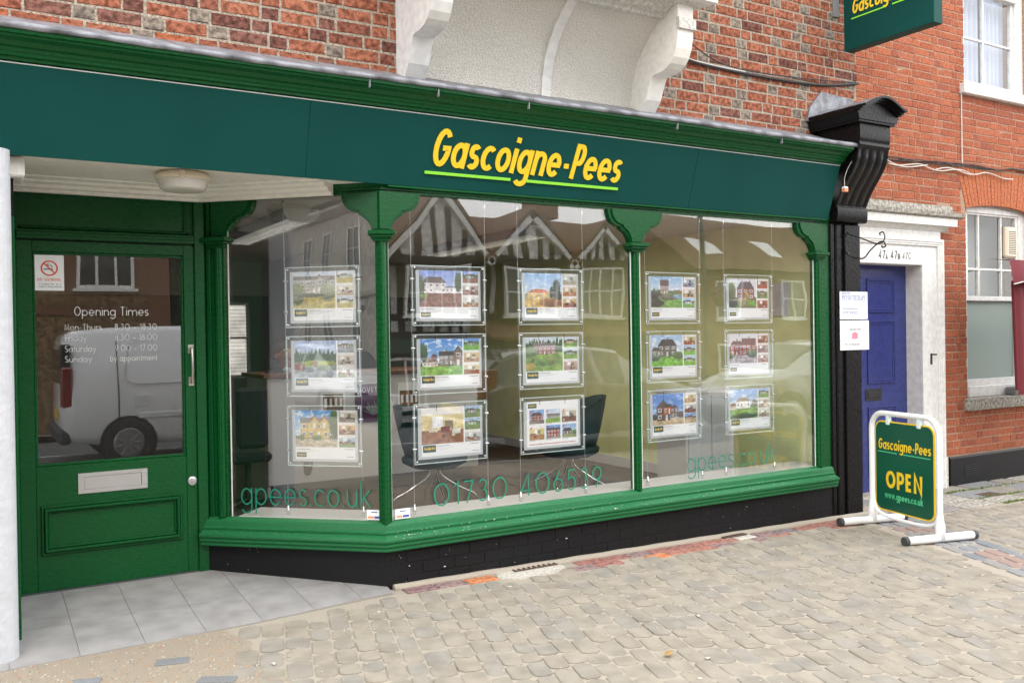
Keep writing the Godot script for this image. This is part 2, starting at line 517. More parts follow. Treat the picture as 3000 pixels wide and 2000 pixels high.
func glyph(c: String, r: float, w: float, X: float) -> Array:   # [width, strokes]; capitals are 1 high, small letters X
	var b := w / 2
	var x := X - b
	var t := 1.0 - b
	var cy := (b + x) / 2
	var ry := (x - b) / 2
	var D := -0.34 + b
	var R := r * 1.12
	var ty := (b + t) / 2
	var tr := (t - b) / 2
	var W := r * 1.75
	match c:
		"o": return [2 * r, [arc(r, cy, r, ry, 90, 450)]]
		"a": return [2 * r, [arc(r, cy, r, ry, 0, 360), [V2(2 * r, X), V2(2 * r, 0)]]]
		"b": return [2 * r, [arc(r, cy, r, ry, 0, 360), [V2(0, 1), V2(0, 0)]]]
		"d": return [2 * r, [arc(r, cy, r, ry, 0, 360), [V2(2 * r, 1), V2(2 * r, 0)]]]
		"p": return [2 * r, [arc(r, cy, r, ry, 0, 360), [V2(0, X), V2(0, -0.34)]]]
		"g": return [2 * r, [arc(r, cy, r, ry, 0, 360), [V2(2 * r, X), V2(2 * r, D + r * 0.7)] + arc(r, D + r * 0.7, r, r * 0.7, 0, -155)]]
		"c": return [1.7 * r, [arc(r, cy, r, ry, 48, 312)]]
		"e": return [2 * r, [[V2(b * 0.6, cy), V2(2 * r + b * 0.9, cy)], arc(r, cy, r, ry, 0, 318)]]
		"i": return [0.0, [[V2(0, X), V2(0, 0)], [V2(0, 0.86 - b * 0.3), V2(0, 0.86 + w * 0.9)]]]
		"n", "h": return [W, [[V2(0, X if c == "n" else 1.0), V2(0, 0)], arc(W / 2, x - W * 0.5, W / 2, W * 0.5, 180, 0) + [V2(W, 0)]]]
		"m": return [2 * W, [[V2(0, X), V2(0, 0)], arc(W / 2, x - W * 0.5, W / 2, W * 0.5, 180, 0) + [V2(W, 0)], arc(W * 1.5, x - W * 0.5, W / 2, W * 0.5, 180, 0) + [V2(2 * W, 0)]]]
		"r": return [W * 0.6, [[V2(0, X), V2(0, 0)], arc(W * 0.5, x - W * 0.5, W / 2, W * 0.5, 180, 60)]]
		"s": return [1.3 * r, [arc(0.65 * r, cy + ry / 2, 0.62 * r, ry / 2, 35, 270) + arc(0.65 * r, cy - ry / 2, 0.68 * r, ry / 2, 80, -145)]]
		"t": return [r * 0.8, [[V2(r * 0.4, 0.9), V2(r * 0.4, 0)], [V2(0, x), V2(r * 0.8, x)]]]
		"u": return [W, [[V2(0, X)] + arc(W / 2, b + W * 0.5, W / 2, W * 0.5, 180, 360), [V2(W, X), V2(W, 0)]]]
		"k": return [W, [[V2(0, 1), V2(0, 0)], [V2(W * 0.95, X), V2(b, X * 0.42)], [V2(W * 0.35, X * 0.55), V2(W, 0)]]]
		"w": return [W * 1.6, [[V2(0, X), V2(W * 0.4, b), V2(W * 0.8, X), V2(W * 1.2, b), V2(W * 1.6, X)]]]
		"y": return [W, [[V2(0, X), V2(W * 0.5, 0.04)], [V2(W, X), V2(W * 0.28, -0.34)]]]
		".": return [0.0, [[V2(0, 0), V2(0, maxf(w, 0.09))]]]
		",": return [0.0, [[V2(0, w), V2(-0.04, -0.12)]]]
		"-": return [r, [[V2(0, cy), V2(r, cy)]]]
		" ": return [r * 0.7, []]
		"G": return [2 * R, [arc(R, ty, R, tr, 42, 352) + [V2(R * 1.97, ty * 0.98), V2(R * 1.05, ty * 0.98)]]]
		"C": return [1.8 * R, [arc(R, ty, R, tr, 45, 315)]]
		"O", "0": return [2 * R, [arc(R, ty, R, tr, 90, 450)]]
		"P": return [R * 1.3, [[V2(0, 1), V2(0, 0)], [V2(b * 0.5, t), V2(R * 0.7, t)] + arc(R * 0.7, t - 0.24, R * 0.62, 0.24, 90, -90) + [V2(b * 0.5, t - 0.48)]]]
		"R": return [R * 1.35, [[V2(0, 1), V2(0, 0)], [V2(b * 0.5, t), V2(R * 0.7, t)] + arc(R * 0.7, t - 0.24, R * 0.62, 0.24, 90, -90) + [V2(b * 0.5, t - 0.48)], [V2(R * 0.6, t - 0.48), V2(R * 1.35, 0)]]]
		"B": return [R * 1.35, [[V2(0, 1), V2(0, 0)], [V2(0, t), V2(R * 0.6, t)] + arc(R * 0.6, t - 0.215, R * 0.6, 0.215, 90, -90) + [V2(0, t - 0.43)], [V2(R * 0.6, t - 0.43)] + arc(R * 0.7, b + (t - 0.43 - b) / 2, R * 0.65, (t - 0.43 - b) / 2, 90, -90) + [V2(0, b)]]]
		"T": return [R * 1.5, [[V2(R * 0.75, 1), V2(R * 0.75, 0)], [V2(0, t), V2(R * 1.5, t)]]]
		"I": return [0.0, [[V2(0, 1), V2(0, 0)]]]
		"E": return [R * 1.1, [[V2(R * 1.1, t), V2(0, t), V2(0, b), V2(R * 1.1, b)], [V2(0, ty), V2(R, ty)]]]
		"F": return [R * 1.1, [[V2(R * 1.1, t), V2(0, t), V2(0, 0)], [V2(0, ty), V2(R, ty)]]]
		"H": return [R * 1.6, [[V2(0, 1), V2(0, 0)], [V2(R * 1.6, 1), V2(R * 1.6, 0)], [V2(0, ty), V2(R * 1.6, ty)]]]
		"N": return [R * 1.6, [[V2(0, 0), V2(0, 1), V2(R * 1.6, 0), V2(R * 1.6, 1)]]]
		"M": return [R * 2, [[V2(0, 0), V2(R * 0.2, 1), V2(R, 0.1), V2(R * 1.8, 1), V2(R * 2, 0)]]]
		"K": return [R * 1.4, [[V2(0, 1), V2(0, 0)], [V2(R * 1.35, 1), V2(b, 0.42)], [V2(R * 0.4, 0.58), V2(R * 1.4, 0)]]]
		"A": return [R * 1.7, [[V2(0, 0), V2(R * 0.85, 1), V2(R * 1.7, 0)], [V2(R * 0.3, 0.33), V2(R * 1.4, 0.33)]]]
		"V": return [R * 1.7, [[V2(0, 1), V2(R * 0.85, 0), V2(R * 1.7, 1)]]]
		"Y": return [R * 1.5, [[V2(0, 1), V2(R * 0.75, 0.45), V2(R * 0.75, 0)], [V2(R * 1.5, 1), V2(R * 0.75, 0.45)]]]
		"S": return [1.3 * R, [arc(0.65 * R, ty + tr / 2, 0.6 * R, tr / 2, 35, 270) + arc(0.65 * R, ty - tr / 2, 0.68 * R, tr / 2, 80, -145)]]
		"L": return [R, [[V2(0, 1), V2(0, b), V2(R, b)]]]
		"1": return [R * 0.5, [[V2(0, 0.8), V2(R * 0.5, t), V2(R * 0.5, 0)]]]
		"2": return [R * 1.3, [arc(R * 0.62, t - R * 0.6, R * 0.6, R * 0.6, 170, -30) + [V2(0, b), V2(R * 1.3, b)]]]
		"3": return [R * 1.3, [arc(R * 0.6, t - 0.21, R * 0.52, 0.21, 150, -90) + arc(R * 0.6, b + (t - 0.42 - b) / 2, R * 0.62, (t - 0.42 - b) / 2, 88, -150)]]
		"4": return [R * 1.5, [[V2(R * 1.1, 0), V2(R * 1.1, 1), V2(0, 0.25), V2(R * 1.5, 0.25)]]]
		"5": return [R * 1.3, [[V2(R * 1.2, t), V2(R * 0.3, t), V2(R * 0.12, 0.58)] + arc(R * 0.6, 0.33, R * 0.66, 0.33 - b, 135, -145)]]
		"6": return [R * 1.4, [arc(R * 0.7, 0.32, R * 0.7, 0.32 - b, 0, 360), [V2(R * 0.06, 0.42), V2(R * 0.95, 1)]]]
		"7": return [R * 1.3, [[V2(0, t), V2(R * 1.3, t), V2(R * 0.4, 0)]]]
		"8": return [R * 1.3, [arc(R * 0.65, t - 0.21, R * 0.52, 0.21, 90, 450), arc(R * 0.65, b + (t - 0.42 - b) / 2, R * 0.65, (t - 0.42 - b) / 2, 90, 450)]]
		"9": return [R * 1.4, [arc(R * 0.7, 0.68, R * 0.7, 0.32 - b, 0, 360), [V2(R * 1.34, 0.58), V2(R * 0.45, 0)]]]
	return [r, []]

func ribbon(s: SurfaceTool, pts: Array, w: float, z0: float, z1: float, t: Transform3D, flat: bool):
	var L := []
	var Rr := []
	var n := pts.size()
	var closed: bool = n > 3 and pts[0].distance_to(pts[n - 1]) < 1e-4
	for i in n:
		var a: Vector2 = pts[i - 1] if i > 0 else (pts[n - 2] if closed else pts[i])
		var c: Vector2 = pts[i + 1] if i < n - 1 else (pts[1] if closed else pts[i])
		var d0: Vector2 = (pts[i] - a).normalized() if pts[i] != a else (c - pts[i]).normalized()
		var d1: Vector2 = (c - pts[i]).normalized() if pts[i] != c else d0
		var nn := (Vector2(-d0.y, d0.x) + Vector2(-d1.y, d1.x)).normalized()
		nn /= maxf(nn.dot(Vector2(-d0.y, d0.x)), 0.45)
		L.append(pts[i] + nn * w / 2)
		Rr.append(pts[i] - nn * w / 2)
	for i in n - 1:
		var a: Vector2 = Rr[i]
		var b: Vector2 = Rr[i + 1]
		var c: Vector2 = L[i + 1]
		var d: Vector2 = L[i]
		quad(s, t * V(a.x, a.y, z1), t * V(b.x, b.y, z1), t * V(c.x, c.y, z1), t * V(d.x, d.y, z1))
		if not flat:
			quad(s, t * V(a.x, a.y, z0), t * V(b.x, b.y, z0), t * V(b.x, b.y, z1), t * V(a.x, a.y, z1))
			quad(s, t * V(c.x, c.y, z0), t * V(d.x, d.y, z0), t * V(d.x, d.y, z1), t * V(c.x, c.y, z1))
	if not flat and not closed:
		for e in [[0, 1], [n - 1, -1]]:
			var a: Vector2 = Rr[e[0]]
			var d: Vector2 = L[e[0]]
			var q := [t * V(d.x, d.y, z0), t * V(a.x, a.y, z0), t * V(a.x, a.y, z1), t * V(d.x, d.y, z1)]
			if e[1] > 0: quad(s, q[0], q[1], q[2], q[3])
			else: quad(s, q[1], q[0], q[3], q[2])

func spell(called: String, parent: Node, m: String, text: String, cap: float, w: float, r: float, t: Transform3D, opt := {}):   # each letter a piece of its own
	var X: float = opt.get("x", 0.64)
	var gap: float = opt.get("gap", 0.16)
	var total := -gap
	for i in text.length(): total += glyph(text[i], r, w, X)[0] + w + gap
	var k := 1.0
	if opt.has("width"): k = (opt.width / cap - w * text.length()) / (total - w * text.length())
	var at: float = 0.0
	var whole: float = (total - w * text.length()) * k + w * text.length()
	if opt.get("align", 0) == 1: at = -whole
	elif opt.get("align", 0) == 2: at = -whole / 2
	var inv := global_of(parent).affine_inverse()
	for i in text.length():
		var g := glyph(text[i], r, w, X)
		if not g[1].is_empty():
			var s := st()
			var o2 := {"x": X, "slant": opt.get("slant", 0.0), "depth": opt.get("depth", 0.0)}
			if g[0] > 0.0: o2["width"] = (g[0] * k + w) * cap
			words(s, text[i], cap, w, r, inv * Transform3D(t.basis, t * V(at * cap, 0, 0)), o2)
			put(called, s, m, parent)
		at += (g[0] + gap) * k + w

func global_of(n: Node) -> Transform3D:
	var t := Transform3D()
	while n != self:
		t = n.transform * t
		n = n.get_parent()
	return t

# words with capitals cap metres high; w = stroke weight and r = bowl radius as shares of cap; the words fill width when that is given
func words(s: SurfaceTool, text: String, cap: float, w: float, r: float, t: Transform3D, opt := {}) -> float:
	var X: float = opt.get("x", 0.64)
	var gap: float = opt.get("gap", 0.16)
	var slant: float = opt.get("slant", 0.0)
	var depth: float = opt.get("depth", 0.0)
	var total := 0.0
	for i in text.length():
		total += glyph(text[i], r, w, X)[0] + w + gap
	total -= gap
	var k := 1.0
	if opt.has("width") and total - w * text.length() > 1e-5:
		k = (opt.width / cap - w * text.length()) / (total - w * text.length())
	var at: float = 0.0
	if opt.get("align", 0) == 1: at = -total * k
	elif opt.get("align", 0) == 2: at = -total * k / 2
	var layer := 0
	for i in text.length():
		var g := glyph(text[i], r, w, X)
		for stroke in g[1]:
			var pts := []
			for p in stroke:
				pts.append(V2(at + w / 2 + p.x * k + slant * p.y, p.y) * cap)
			ribbon(s, pts, w * cap, 0.0, depth + 0.0002 + 0.00025 * (layer % 3), t, depth == 0.0)
			layer += 1
		at += (g[0] + gap) * k + w
	return at * cap

# ------------------------------------------------------------------ the ground
func gy(x: float, z: float) -> float:
	var y := -0.0115 * clampf(x - 2.16, 0.0, 8.0)
	if z > 8.0:
		y -= 0.045 * (z - 8.0)
	return maxf(y, -1.2)

func sheet(s: SurfaceTool, x0: float, x1: float, z0: float, z1: float, nx: int, nz: int, dy: float):
	for i in nx:
		for j in nz:
			var xa := lerpf(x0, x1, float(i) / nx)
			var xb := lerpf(x0, x1, float(i + 1) / nx)
			var za := lerpf(z0, z1, float(j) / nz)
			var zb := lerpf(z0, z1, float(j + 1) / nz)
			quad(s, V(xa, gy(xa, zb) + dy, zb), V(xb, gy(xb, zb) + dy, zb), V(xb, gy(xb, za) + dy, za), V(xa, gy(xa, za) + dy, za))

func tile_y(z: float) -> float:
	return lerpf(0.0, 0.066, clampf((0.2 - z) / 1.05, 0.0, 1.0))

func stone_mesh(sides: int, rough: float) -> ArrayMesh:   # a worn block about 1 x 1 in plan, its top at y = 0
	var s := st()
	var top := []
	var low := []
	for i in sides:
		var a := TAU * (i + 0.5) / sides
		var c := V2(cos(a), sin(a))
		var k := 1.0 / pow(pow(absf(c.x), 7.0) + pow(absf(c.y), 7.0), 1.0 / 7.0)
		c *= k * 0.5 * rng.randf_range(1.0 - rough, 1.0)
		low.append(c)
		top.append(c * rng.randf_range(0.89, 0.94))
	var crown := rng.randf_range(-0.002, 0.003)
	for i in sides:
		var j := (i + 1) % sides
		var a: Vector2 = top[i]
		var b: Vector2 = top[j]
		var c: Vector2 = low[j]
		var d: Vector2 = low[i]
		tri(s, V(0, crown, 0), V(b.x, 0, b.y), V(a.x, 0, a.y))
		quad(s, V(a.x, 0, a.y), V(b.x, 0, b.y), V(c.x, -0.005, c.y), V(d.x, -0.005, d.y))
		quad(s, V(d.x, -0.005, d.y), V(c.x, -0.005, c.y), V(c.x, -0.04, c.y), V(d.x, -0.04, d.y))
	s.generate_normals()
	return s.commit()

func ground():
	var base := struct("ground")
	var s := st()
	sheet(s, -320, 320, -0.4, 320, 40, 60, -0.16)
	put("ground_sheet", s, "asphalt", base)
	# the near pavement: sand bed with setts laid in slanting courses
	var pave := struct("pavement", "worn tan stone setts laid in slanting courses before the shop")
	s = st()
	sheet(s, -14.0, 26.0, -0.9, 4.35, 60, 12, -0.0085)
	put("sand_bed", s, "joint_sand", pave)
	s = st()
	for i in 40:
		var x := -14.0 + i
		box(s, V(x + 0.004, -0.4, 4.35), V(x + 0.996, 0.004, 4.5), 0.012, Transform3D(Basis(), V(0, gy(x + 0.5, 4.4), 0)))
	var kb := struct("kerb")
	put("kerb_stones", s, "kerb_stone", kb)
	var road := struct("road")
	s = st()
	sheet(s, -60, 60, 4.5, 11.4, 60, 8, -0.115)
	put("road_surface", s, "asphalt", road)
	s = st()
	sheet(s, -6.0, 26.0, 7.75, 7.83, 30, 1, -0.111)
	put("painted_line", s, "white_paint", road)
	s = st()
	sheet(s, -60, 60, 11.4, 16, 60, 4, 0.0)
	put("far_pavement", s, "kerb_stone", struct("far_pavement"))
	var shapes := []
	for i in 12:
		shapes.append(stone_mesh(14, 0.06))
	var list := []   # every stone: [distance, mesh, material, transform]
	var along := V2(-0.29, 0.957)
	var across := V2(0.957, 0.29)
	var u := -3.2
	while u < 11.5:
		var w := rng.randf_range(0.098, 0.132)
		var v := -5.0 + rng.randf() * 0.2
		while v < 5.2:
			var l := rng.randf_range(0.12, 0.23)
			var wob := 0.008 * sin(v * 2.1 + u * 3.0)
			var p := across * (u + w / 2 + wob) + along * (v + l / 2) + V2(2.0, 0.3)
			v += l + rng.randf_range(-0.002, 0.006)
			var q := p.x + 0.42 * p.y
			if p.y > 4.25 or p.y < 0.24 or q > 6.44 or p.x < -2.0:
				continue
			if p.x < 1.13 + 0.1 * sin(p.y * 5.0) and p.y < 1.7:
				continue
			if p.x < 2.2 and p.y < 0.33 - 0.05 * p.x + 0.02:
				continue
			if V2((p.x - 3.12) / 0.27, (p.y - 0.12) / 0.14).length() < 1.1:
				continue
			var y := gy(p.x, p.y) + rng.randf_range(-0.0025, 0.002) - 0.001
			var t := Transform3D(Basis(V(across.x, 0, across.y) * (w - 0.004), V(0, 1, 0), V(along.x, 0, along.y) * (l - 0.003)), V(p.x, y, p.y))
			t.basis = t.basis * Basis.from_euler(V(rng.randf_range(-0.006, 0.006), rng.randf_range(-0.05, 0.05), rng.randf_range(-0.006, 0.006)))
			list.append([p.distance_to(V2(1.9, 3.6)), shapes[rng.randi() % 12], M["sett_%d" % (rng.randi() % 6)], t, p])
		u += w
	lay("sett", list, pave, 300)
	# the band of squared granite setts that crosses the pavement under the board
	var band := struct("sett_band", "strip of squared blue and pink granite setts crossing the pavement")
	list = []
	var ba := V2(-0.387, 0.922)
	var bc := V2(0.922, 0.387)
	for row in 4:
		var v := -0.3 + 0.06 * (row % 2)
		while v < 3.6:
			var l := rng.randf_range(0.15, 0.24)
			var p := V2(6.47, 0.12) + bc * (0.055 + row * 0.112) + ba * (v + l / 2)
			v += l + 0.014
			if p.y < 0.12 or p.y > 3.9: continue
			var t := Transform3D(Basis(V(bc.x, 0, bc.y) * 0.1, V(0, 1, 0), V(ba.x, 0, ba.y) * l), V(p.x, gy(p.x, p.y) - 0.001 + rng.randf_range(-0.002, 0.002), p.y))
			list.append([p.distance_to(V2(5.0, 3.0)), shapes[rng.randi() % 12], M["granite_%d" % (rng.randi() % 5)], t, p])
	lay("granite_sett", list, band, 300)
	# beyond it: small dark setts, then worn flagstones at the blue door
	var far := struct("far_setts", "small brown setts beyond the board")
	list = []
	u = 6.9
	while u < 13.0:
		var v := -1.2 + rng.randf() * 0.1
		while v < 4.4:
			var l := rng.randf_range(0.15, 0.24)
			var p := V2(u, 0.0) + V2(-0.3, 0.954) * (v + l / 2)
			v += l
			if p.x + 0.42 * p.y < 6.98 or p.y < 0.36 + 0.05 * sin(p.x * 4.0): continue
			var t := Transform3D(Basis(V(0.954, 0, 0.3) * 0.112, V(0, 1, 0), V(-0.3, 0, 0.954) * (l - 0.005)), V(p.x, gy(p.x, p.y) - 0.003 + rng.randf_range(-0.003, 0.003), p.y))
			list.append([p.distance_to(V2(6.5, 1.0)), shapes[rng.randi() % 12], M["sett_%d" % (rng.randi() % 5)], t, p])
		u += 0.122
	lay("sett", list, far, 120)
	var flags := struct("flagstones", "worn grey flagstones with weeds in the joints outside the blue door")
	var fz := -0.52
	for row in 3:
		var dz: float = [0.27, 0.34, 0.24][row]
		var x := 6.82 + 0.1 * row
		while x < 12.0:
			var l := rng.randf_range(0.28, 0.62)
			var t := Transform3D(Basis(V(l - 0.02, 0, 0.01), V(0, 1, 0), V(-0.02, 0, dz - 0.02)), V(x + l / 2, gy(x, 0) + 0.002 + rng.randf_range(-0.003, 0.003), fz + dz / 2))
			put("flagstone", shapes[rng.randi() % 12], ["stone", "granite_3", "sett_3", "granite_1"][rng.randi() % 4], flags, t)
			x += l + rng.randf_range(0.0, 0.012)
		fz += dz
	var blades := st()
	for k in 900:
		var row := rng.randi() % 3
		var x := 8.15 + absf(rng.randfn(0.0, 0.7))
		var z: float = [-0.25, 0.09, 0.34][row] + rng.randfn(0.0, 0.012)
		if row == 0: z = -0.25 + rng.randfn(0.0, 0.01)
		var h := rng.randf_range(0.006, 0.03)
		var a := rng.randf() * TAU
		var d := V(cos(a), 0, sin(a)) * 0.006
		var b := V(x, gy(x, z) - 0.004, z)
		tri(blades, b - d, b + d, b + V(rng.randfn(0, 0.008), h, rng.randfn(0, 0.008)))
	var g := put("weeds", blades, "grass", flags)
	tag(g, "", "", "", "stuff")
	s = st()
	box(s, V(-0.13, -0.02, -0.08), V(0.13, 0.004, 0.08), 0.004)
	put("drain_cover", s, "rusty_iron", flags, Transform3D(Basis(), V(8.45, gy(8.5, 0) + 0.004, 0.02)))
	# the brick edging along the plinth
	var edging := struct("brick_edging", "line of red and purple pavers along the black plinth")
	var bs := st()
	box(bs, V(-0.5, -0.06, -0.5), V(0.5, 0, 0.5), 0.0)
	var brick := brick_shapes(0.2, 0.1, 4)
	var x := 2.24
	while x < 6.5:
		var l := 0.2
		for row in 2:
			var xx := x + (0.09 if row == 1 else 0.0)
			if xx > 2.82 and xx < 3.32: continue
			if xx > 4.86 and xx < 5.12 and row == 0: continue
			if row == 1 and (xx < 3.3 or rng.randf() < 0.35) : continue
			var t := Transform3D(Basis(V(1, 0, 0), V(0, 0, -1), V(0, 1, 0)), V(xx + 0.1, gy(xx, 0) + rng.randf_range(-0.003, 0.002), 0.098 + 0.108 * row + rng.randfn(0, 0.004)))
			var m: String = "paver_%d" % [5, 4, 2, 3, 0, 1, 0, 4, 1, 0][rng.randi() % 10]
			if absf(xx - 2.68) < 0.1: m = "paver_3"
			elif xx < 2.5: m = "paver_%d" % [5, 4, 2][rng.randi() % 3]
			put("paver", brick[rng.randi() % 4], m, edging, t)
		x += l + 0.012
	s = st()
	var poly := []
	for k in 22:
		var a := TAU * k / 22
		var rr := 1.0 + 0.09 * sin(a * 3.0 + 1.0) + 0.05 * sin(a * 7.0)
		poly.append(V2(3.12 + 0.25 * rr * cos(a), -maxf(0.012, 0.09 + 0.14 * rr * sin(a))))
	prism(s, PackedVector2Array(poly), -0.04, 0.003, Transform3D(Basis(V(1, 0, 0), V(0, 0, -1), V(0, 1, 0)), V(0, gy(3.1, 0), 0)))
	put("mortar_patch", s, "mortar_patch", edging)
	s = st()
	box(s, V(4.9, -0.03, 0.02), V(5.17, 0.002, 0.15), 0.006, Transform3D(Basis(), V(0, gy(5, 0), 0)))
	put("mortar_patch", s, "mortar_patch", edging)
	for gx in [3.2, 5.02]:
		s = st()
		var gw: float = 0.16 if gx < 4 else 0.11
		for k in 9:
			var xx: float = gx - gw + gw * 2 * k / 8.0
			box(s, V(xx - 0.006, -0.004, 0.004), V(xx + 0.006, 0.009, 0.072), 0.002)
		box(s, V(gx - gw - 0.01, -0.004, 0.072), V(gx + gw + 0.01, 0.01, 0.082), 0.002)
		box(s, V(gx - gw - 0.01, -0.02, 0.002), V(gx + gw + 0.01, -0.003, 0.07), 0.0)
		put("vent_grate", s, "rusty_iron", edging, Transform3D(Basis(), V(0, gy(gx, 0) + 0.004, 0)))
	# mortar fillet at the foot of the plinth
	s = st()
	var pts := []
	for k in 46:
		var xx := 2.2 + k * 0.1
		pts.append(V(xx, gy(xx, 0) - 0.004, 0.012 + 0.006 * sin(k * 1.7)))
	tube(s, pts, 0.03, 7)
	put("mortar_fillet", s, "joint_sand", edging)
	# the grey tiled entrance, ramped up to the door
	var ent := struct("entrance_floor", "grey tiled floor rising to the shop door")
	var region := PackedVector2Array([V2(0.13, -0.86), V2(1.26, -0.86), V2(2.165, -0.005), V2(2.15, 0.1), V2(1.3, 0.2), V2(0.6, 0.235), V2(0.0, 0.265), V2(0.0, 0.0)])
	s = st()
	slab(s, region, -0.0035, -0.014)
	put("grout_bed", s, "tile_grout", ent)
	for i in 8:
		for j in 2:
			var x0 := -0.18 + i * 0.305
			var z0 := -0.86 + j * 0.61
			var cell := PackedVector2Array([V2(x0, z0), V2(x0 + 0.302, z0), V2(x0 + 0.302, z0 + 0.607), V2(x0, z0 + 0.607)])
			for bit in Geometry2D.intersect_polygons(cell, region):
				if bit.size() < 3: continue
				s = st()
				slab(s, bit, 0.0, -0.01)
				put("floor_tile", s, "tile_grey" if (i * 3 + j * 5) % 4 else "tile_grey_2", ent)
	# sandy patch with three slate pieces at the corner
	var patch := struct("gravel_patch", "sandy gravelly patch of pavement beside the entrance tiles")
	s = st()
	region = PackedVector2Array([V2(-1.6, 0.2), V2(0.0, 0.262), V2(0.6, 0.232), V2(1.12, 0.21), V2(1.2, 0.5), V2(1.1, 0.8), V2(1.22, 1.1), V2(1.05, 1.7), V2(-1.6, 1.7)])
	slab(s, region, -0.004, -0.03, true)
	put("grit_bed", s, "gravel_patch", patch)
	for q in [[0.8, 0.57, 0.075, 0.04, 0.25], [0.93, 0.93, 0.085, 0.035, 0.55], [0.42, 0.62, 0.06, 0.03, 0.3]]:
		s = st()
		box(s, V(-q[2], -0.02, -q[3]), V(q[2], 0.003, q[3]), 0.003)
		put("slate_piece", s, "slate" if q[0] > 0.5 else "granite_0", patch, Transform3D(Basis(V(0, 1, 0), -q[4]), V(q[0], 0, q[1])))
	for tone in ["mortar_patch", "paver_3", "slate", "sett_2"]:
		s = st()
		for k in 420:
			var xx := rng.randf_range(-0.1, 1.16)
			var zz := rng.randf_range(0.24, 1.4)
			var rr := rng.randf_range(0.0015, 0.0045)
			box(s, V(-rr, -0.004, -rr * 0.8), V(rr, rr * 0.5, rr * 0.8), rr * 0.4, Transform3D(Basis.from_euler(V(0, rng.randf() * TAU, 0)), V(xx, -0.0035, zz)))
		put("pebbles", s, tone, patch)
		tag(patch.get_child(patch.get_child_count() - 1), "", "", "", "stuff")
	s = st()   # loose grit and paint flecks lying about
	for k in 420:
		var xx := rng.randf_range(0.2, 6.5)
		var zz := rng.randf_range(0.25, 3.2)
		var rr := rng.randf_range(0.0015, 0.0045) if k > 20 else rng.randf_range(0.006, 0.012)
		var t := Transform3D(Basis.from_euler(V(0, rng.randf() * TAU, 0)), V(xx, gy(xx, zz) + 0.002, zz))
		box(s, V(-rr, -0.002, -rr * 0.7), V(rr, 0.002, rr * 0.7), 0.001, t)
	var grit := put("grit_flecks", s, "mortar_patch", pave)
	tag(grit, "", "", "", "stuff")
	var leaf := st()
	for k in 6:
		var a := PI * k / 6 - PI / 2
		var b := PI * (k + 1) / 6 - PI / 2
		tri(leaf, V(0, 0.012, 0), V(0.03 * cos(b), 0.004 + 0.004 * k, 0.022 * sin(b)), V(0.03 * cos(a), 0.004 + 0.004 * (k - 1), 0.022 * sin(a)))
		tri(leaf, V(0, 0.012, 0), V(-0.03 * cos(b), 0.003 + 0.002 * k, 0.022 * sin(b)), V(-0.03 * cos(a), 0.003 + 0.002 * (k - 1), 0.022 * sin(a)))
	var lf := put("dry_leaf", leaf, "dry_leaf", self, Transform3D(Basis(V(0, 1, 0), 0.6), V(2.847, 0.003, 1.818)))
	tag(lf, "curled brown dead leaf lying on the setts", "leaf")

func slab(s: SurfaceTool, poly: PackedVector2Array, top: float, low: float, flat := false):   # follows the slope of the entrance floor
	if Geometry2D.is_polygon_clockwise(poly):
		poly = poly.duplicate()
		poly.reverse()
	var f := Geometry2D.triangulate_polygon(poly)
	for i in range(0, f.size(), 3):
		var q := []
		for k in 3:
			var p := poly[f[i + k]]
			q.append(V(p.x, (gy(p.x, p.y) if flat else tile_y(p.y)) + top, p.y))
		if (q[1] - q[0]).cross(q[2] - q[0]).y < 0.0: tri(s, q[0], q[2], q[1])
		else: tri(s, q[0], q[1], q[2])
	for i in poly.size():
		var a := poly[i]
		var b := poly[(i + 1) % poly.size()]
		var ya := gy(a.x, a.y) if flat else tile_y(a.y)
		var yb := gy(b.x, b.y) if flat else tile_y(b.y)
		quad(s, V(a.x, ya + top, a.y), V(b.x, yb + top, b.y), V(b.x, yb + low, b.y), V(a.x, ya + low, a.y))

func lay(called: String, list: Array, parent: Node, most: int):   # the nearest pieces one by one, the rest joined by material
	list.sort_custom(func(a, b): return a[0] < b[0])
	var rest := {}
	for i in list.size():
		var e = list[i]
		if i < most:
			put(called, e[1], e[2], parent, e[3])
		else:
			if not rest.has(e[2]):
				rest[e[2]] = st()
			rest[e[2]].append_from(e[1], 0, e[3])
	if rest.is_empty():
		return
	var mesh := ArrayMesh.new()
	for m in rest:
		rest[m].commit(mesh)
		mesh.surface_set_material(mesh.get_surface_count() - 1, m)
	var o := MeshInstance3D.new()
	o.name = numbered("more_" + called + "s", parent)
	o.mesh = mesh
	parent.add_child(o, true)
	tag(o, "", "", "", "stuff")

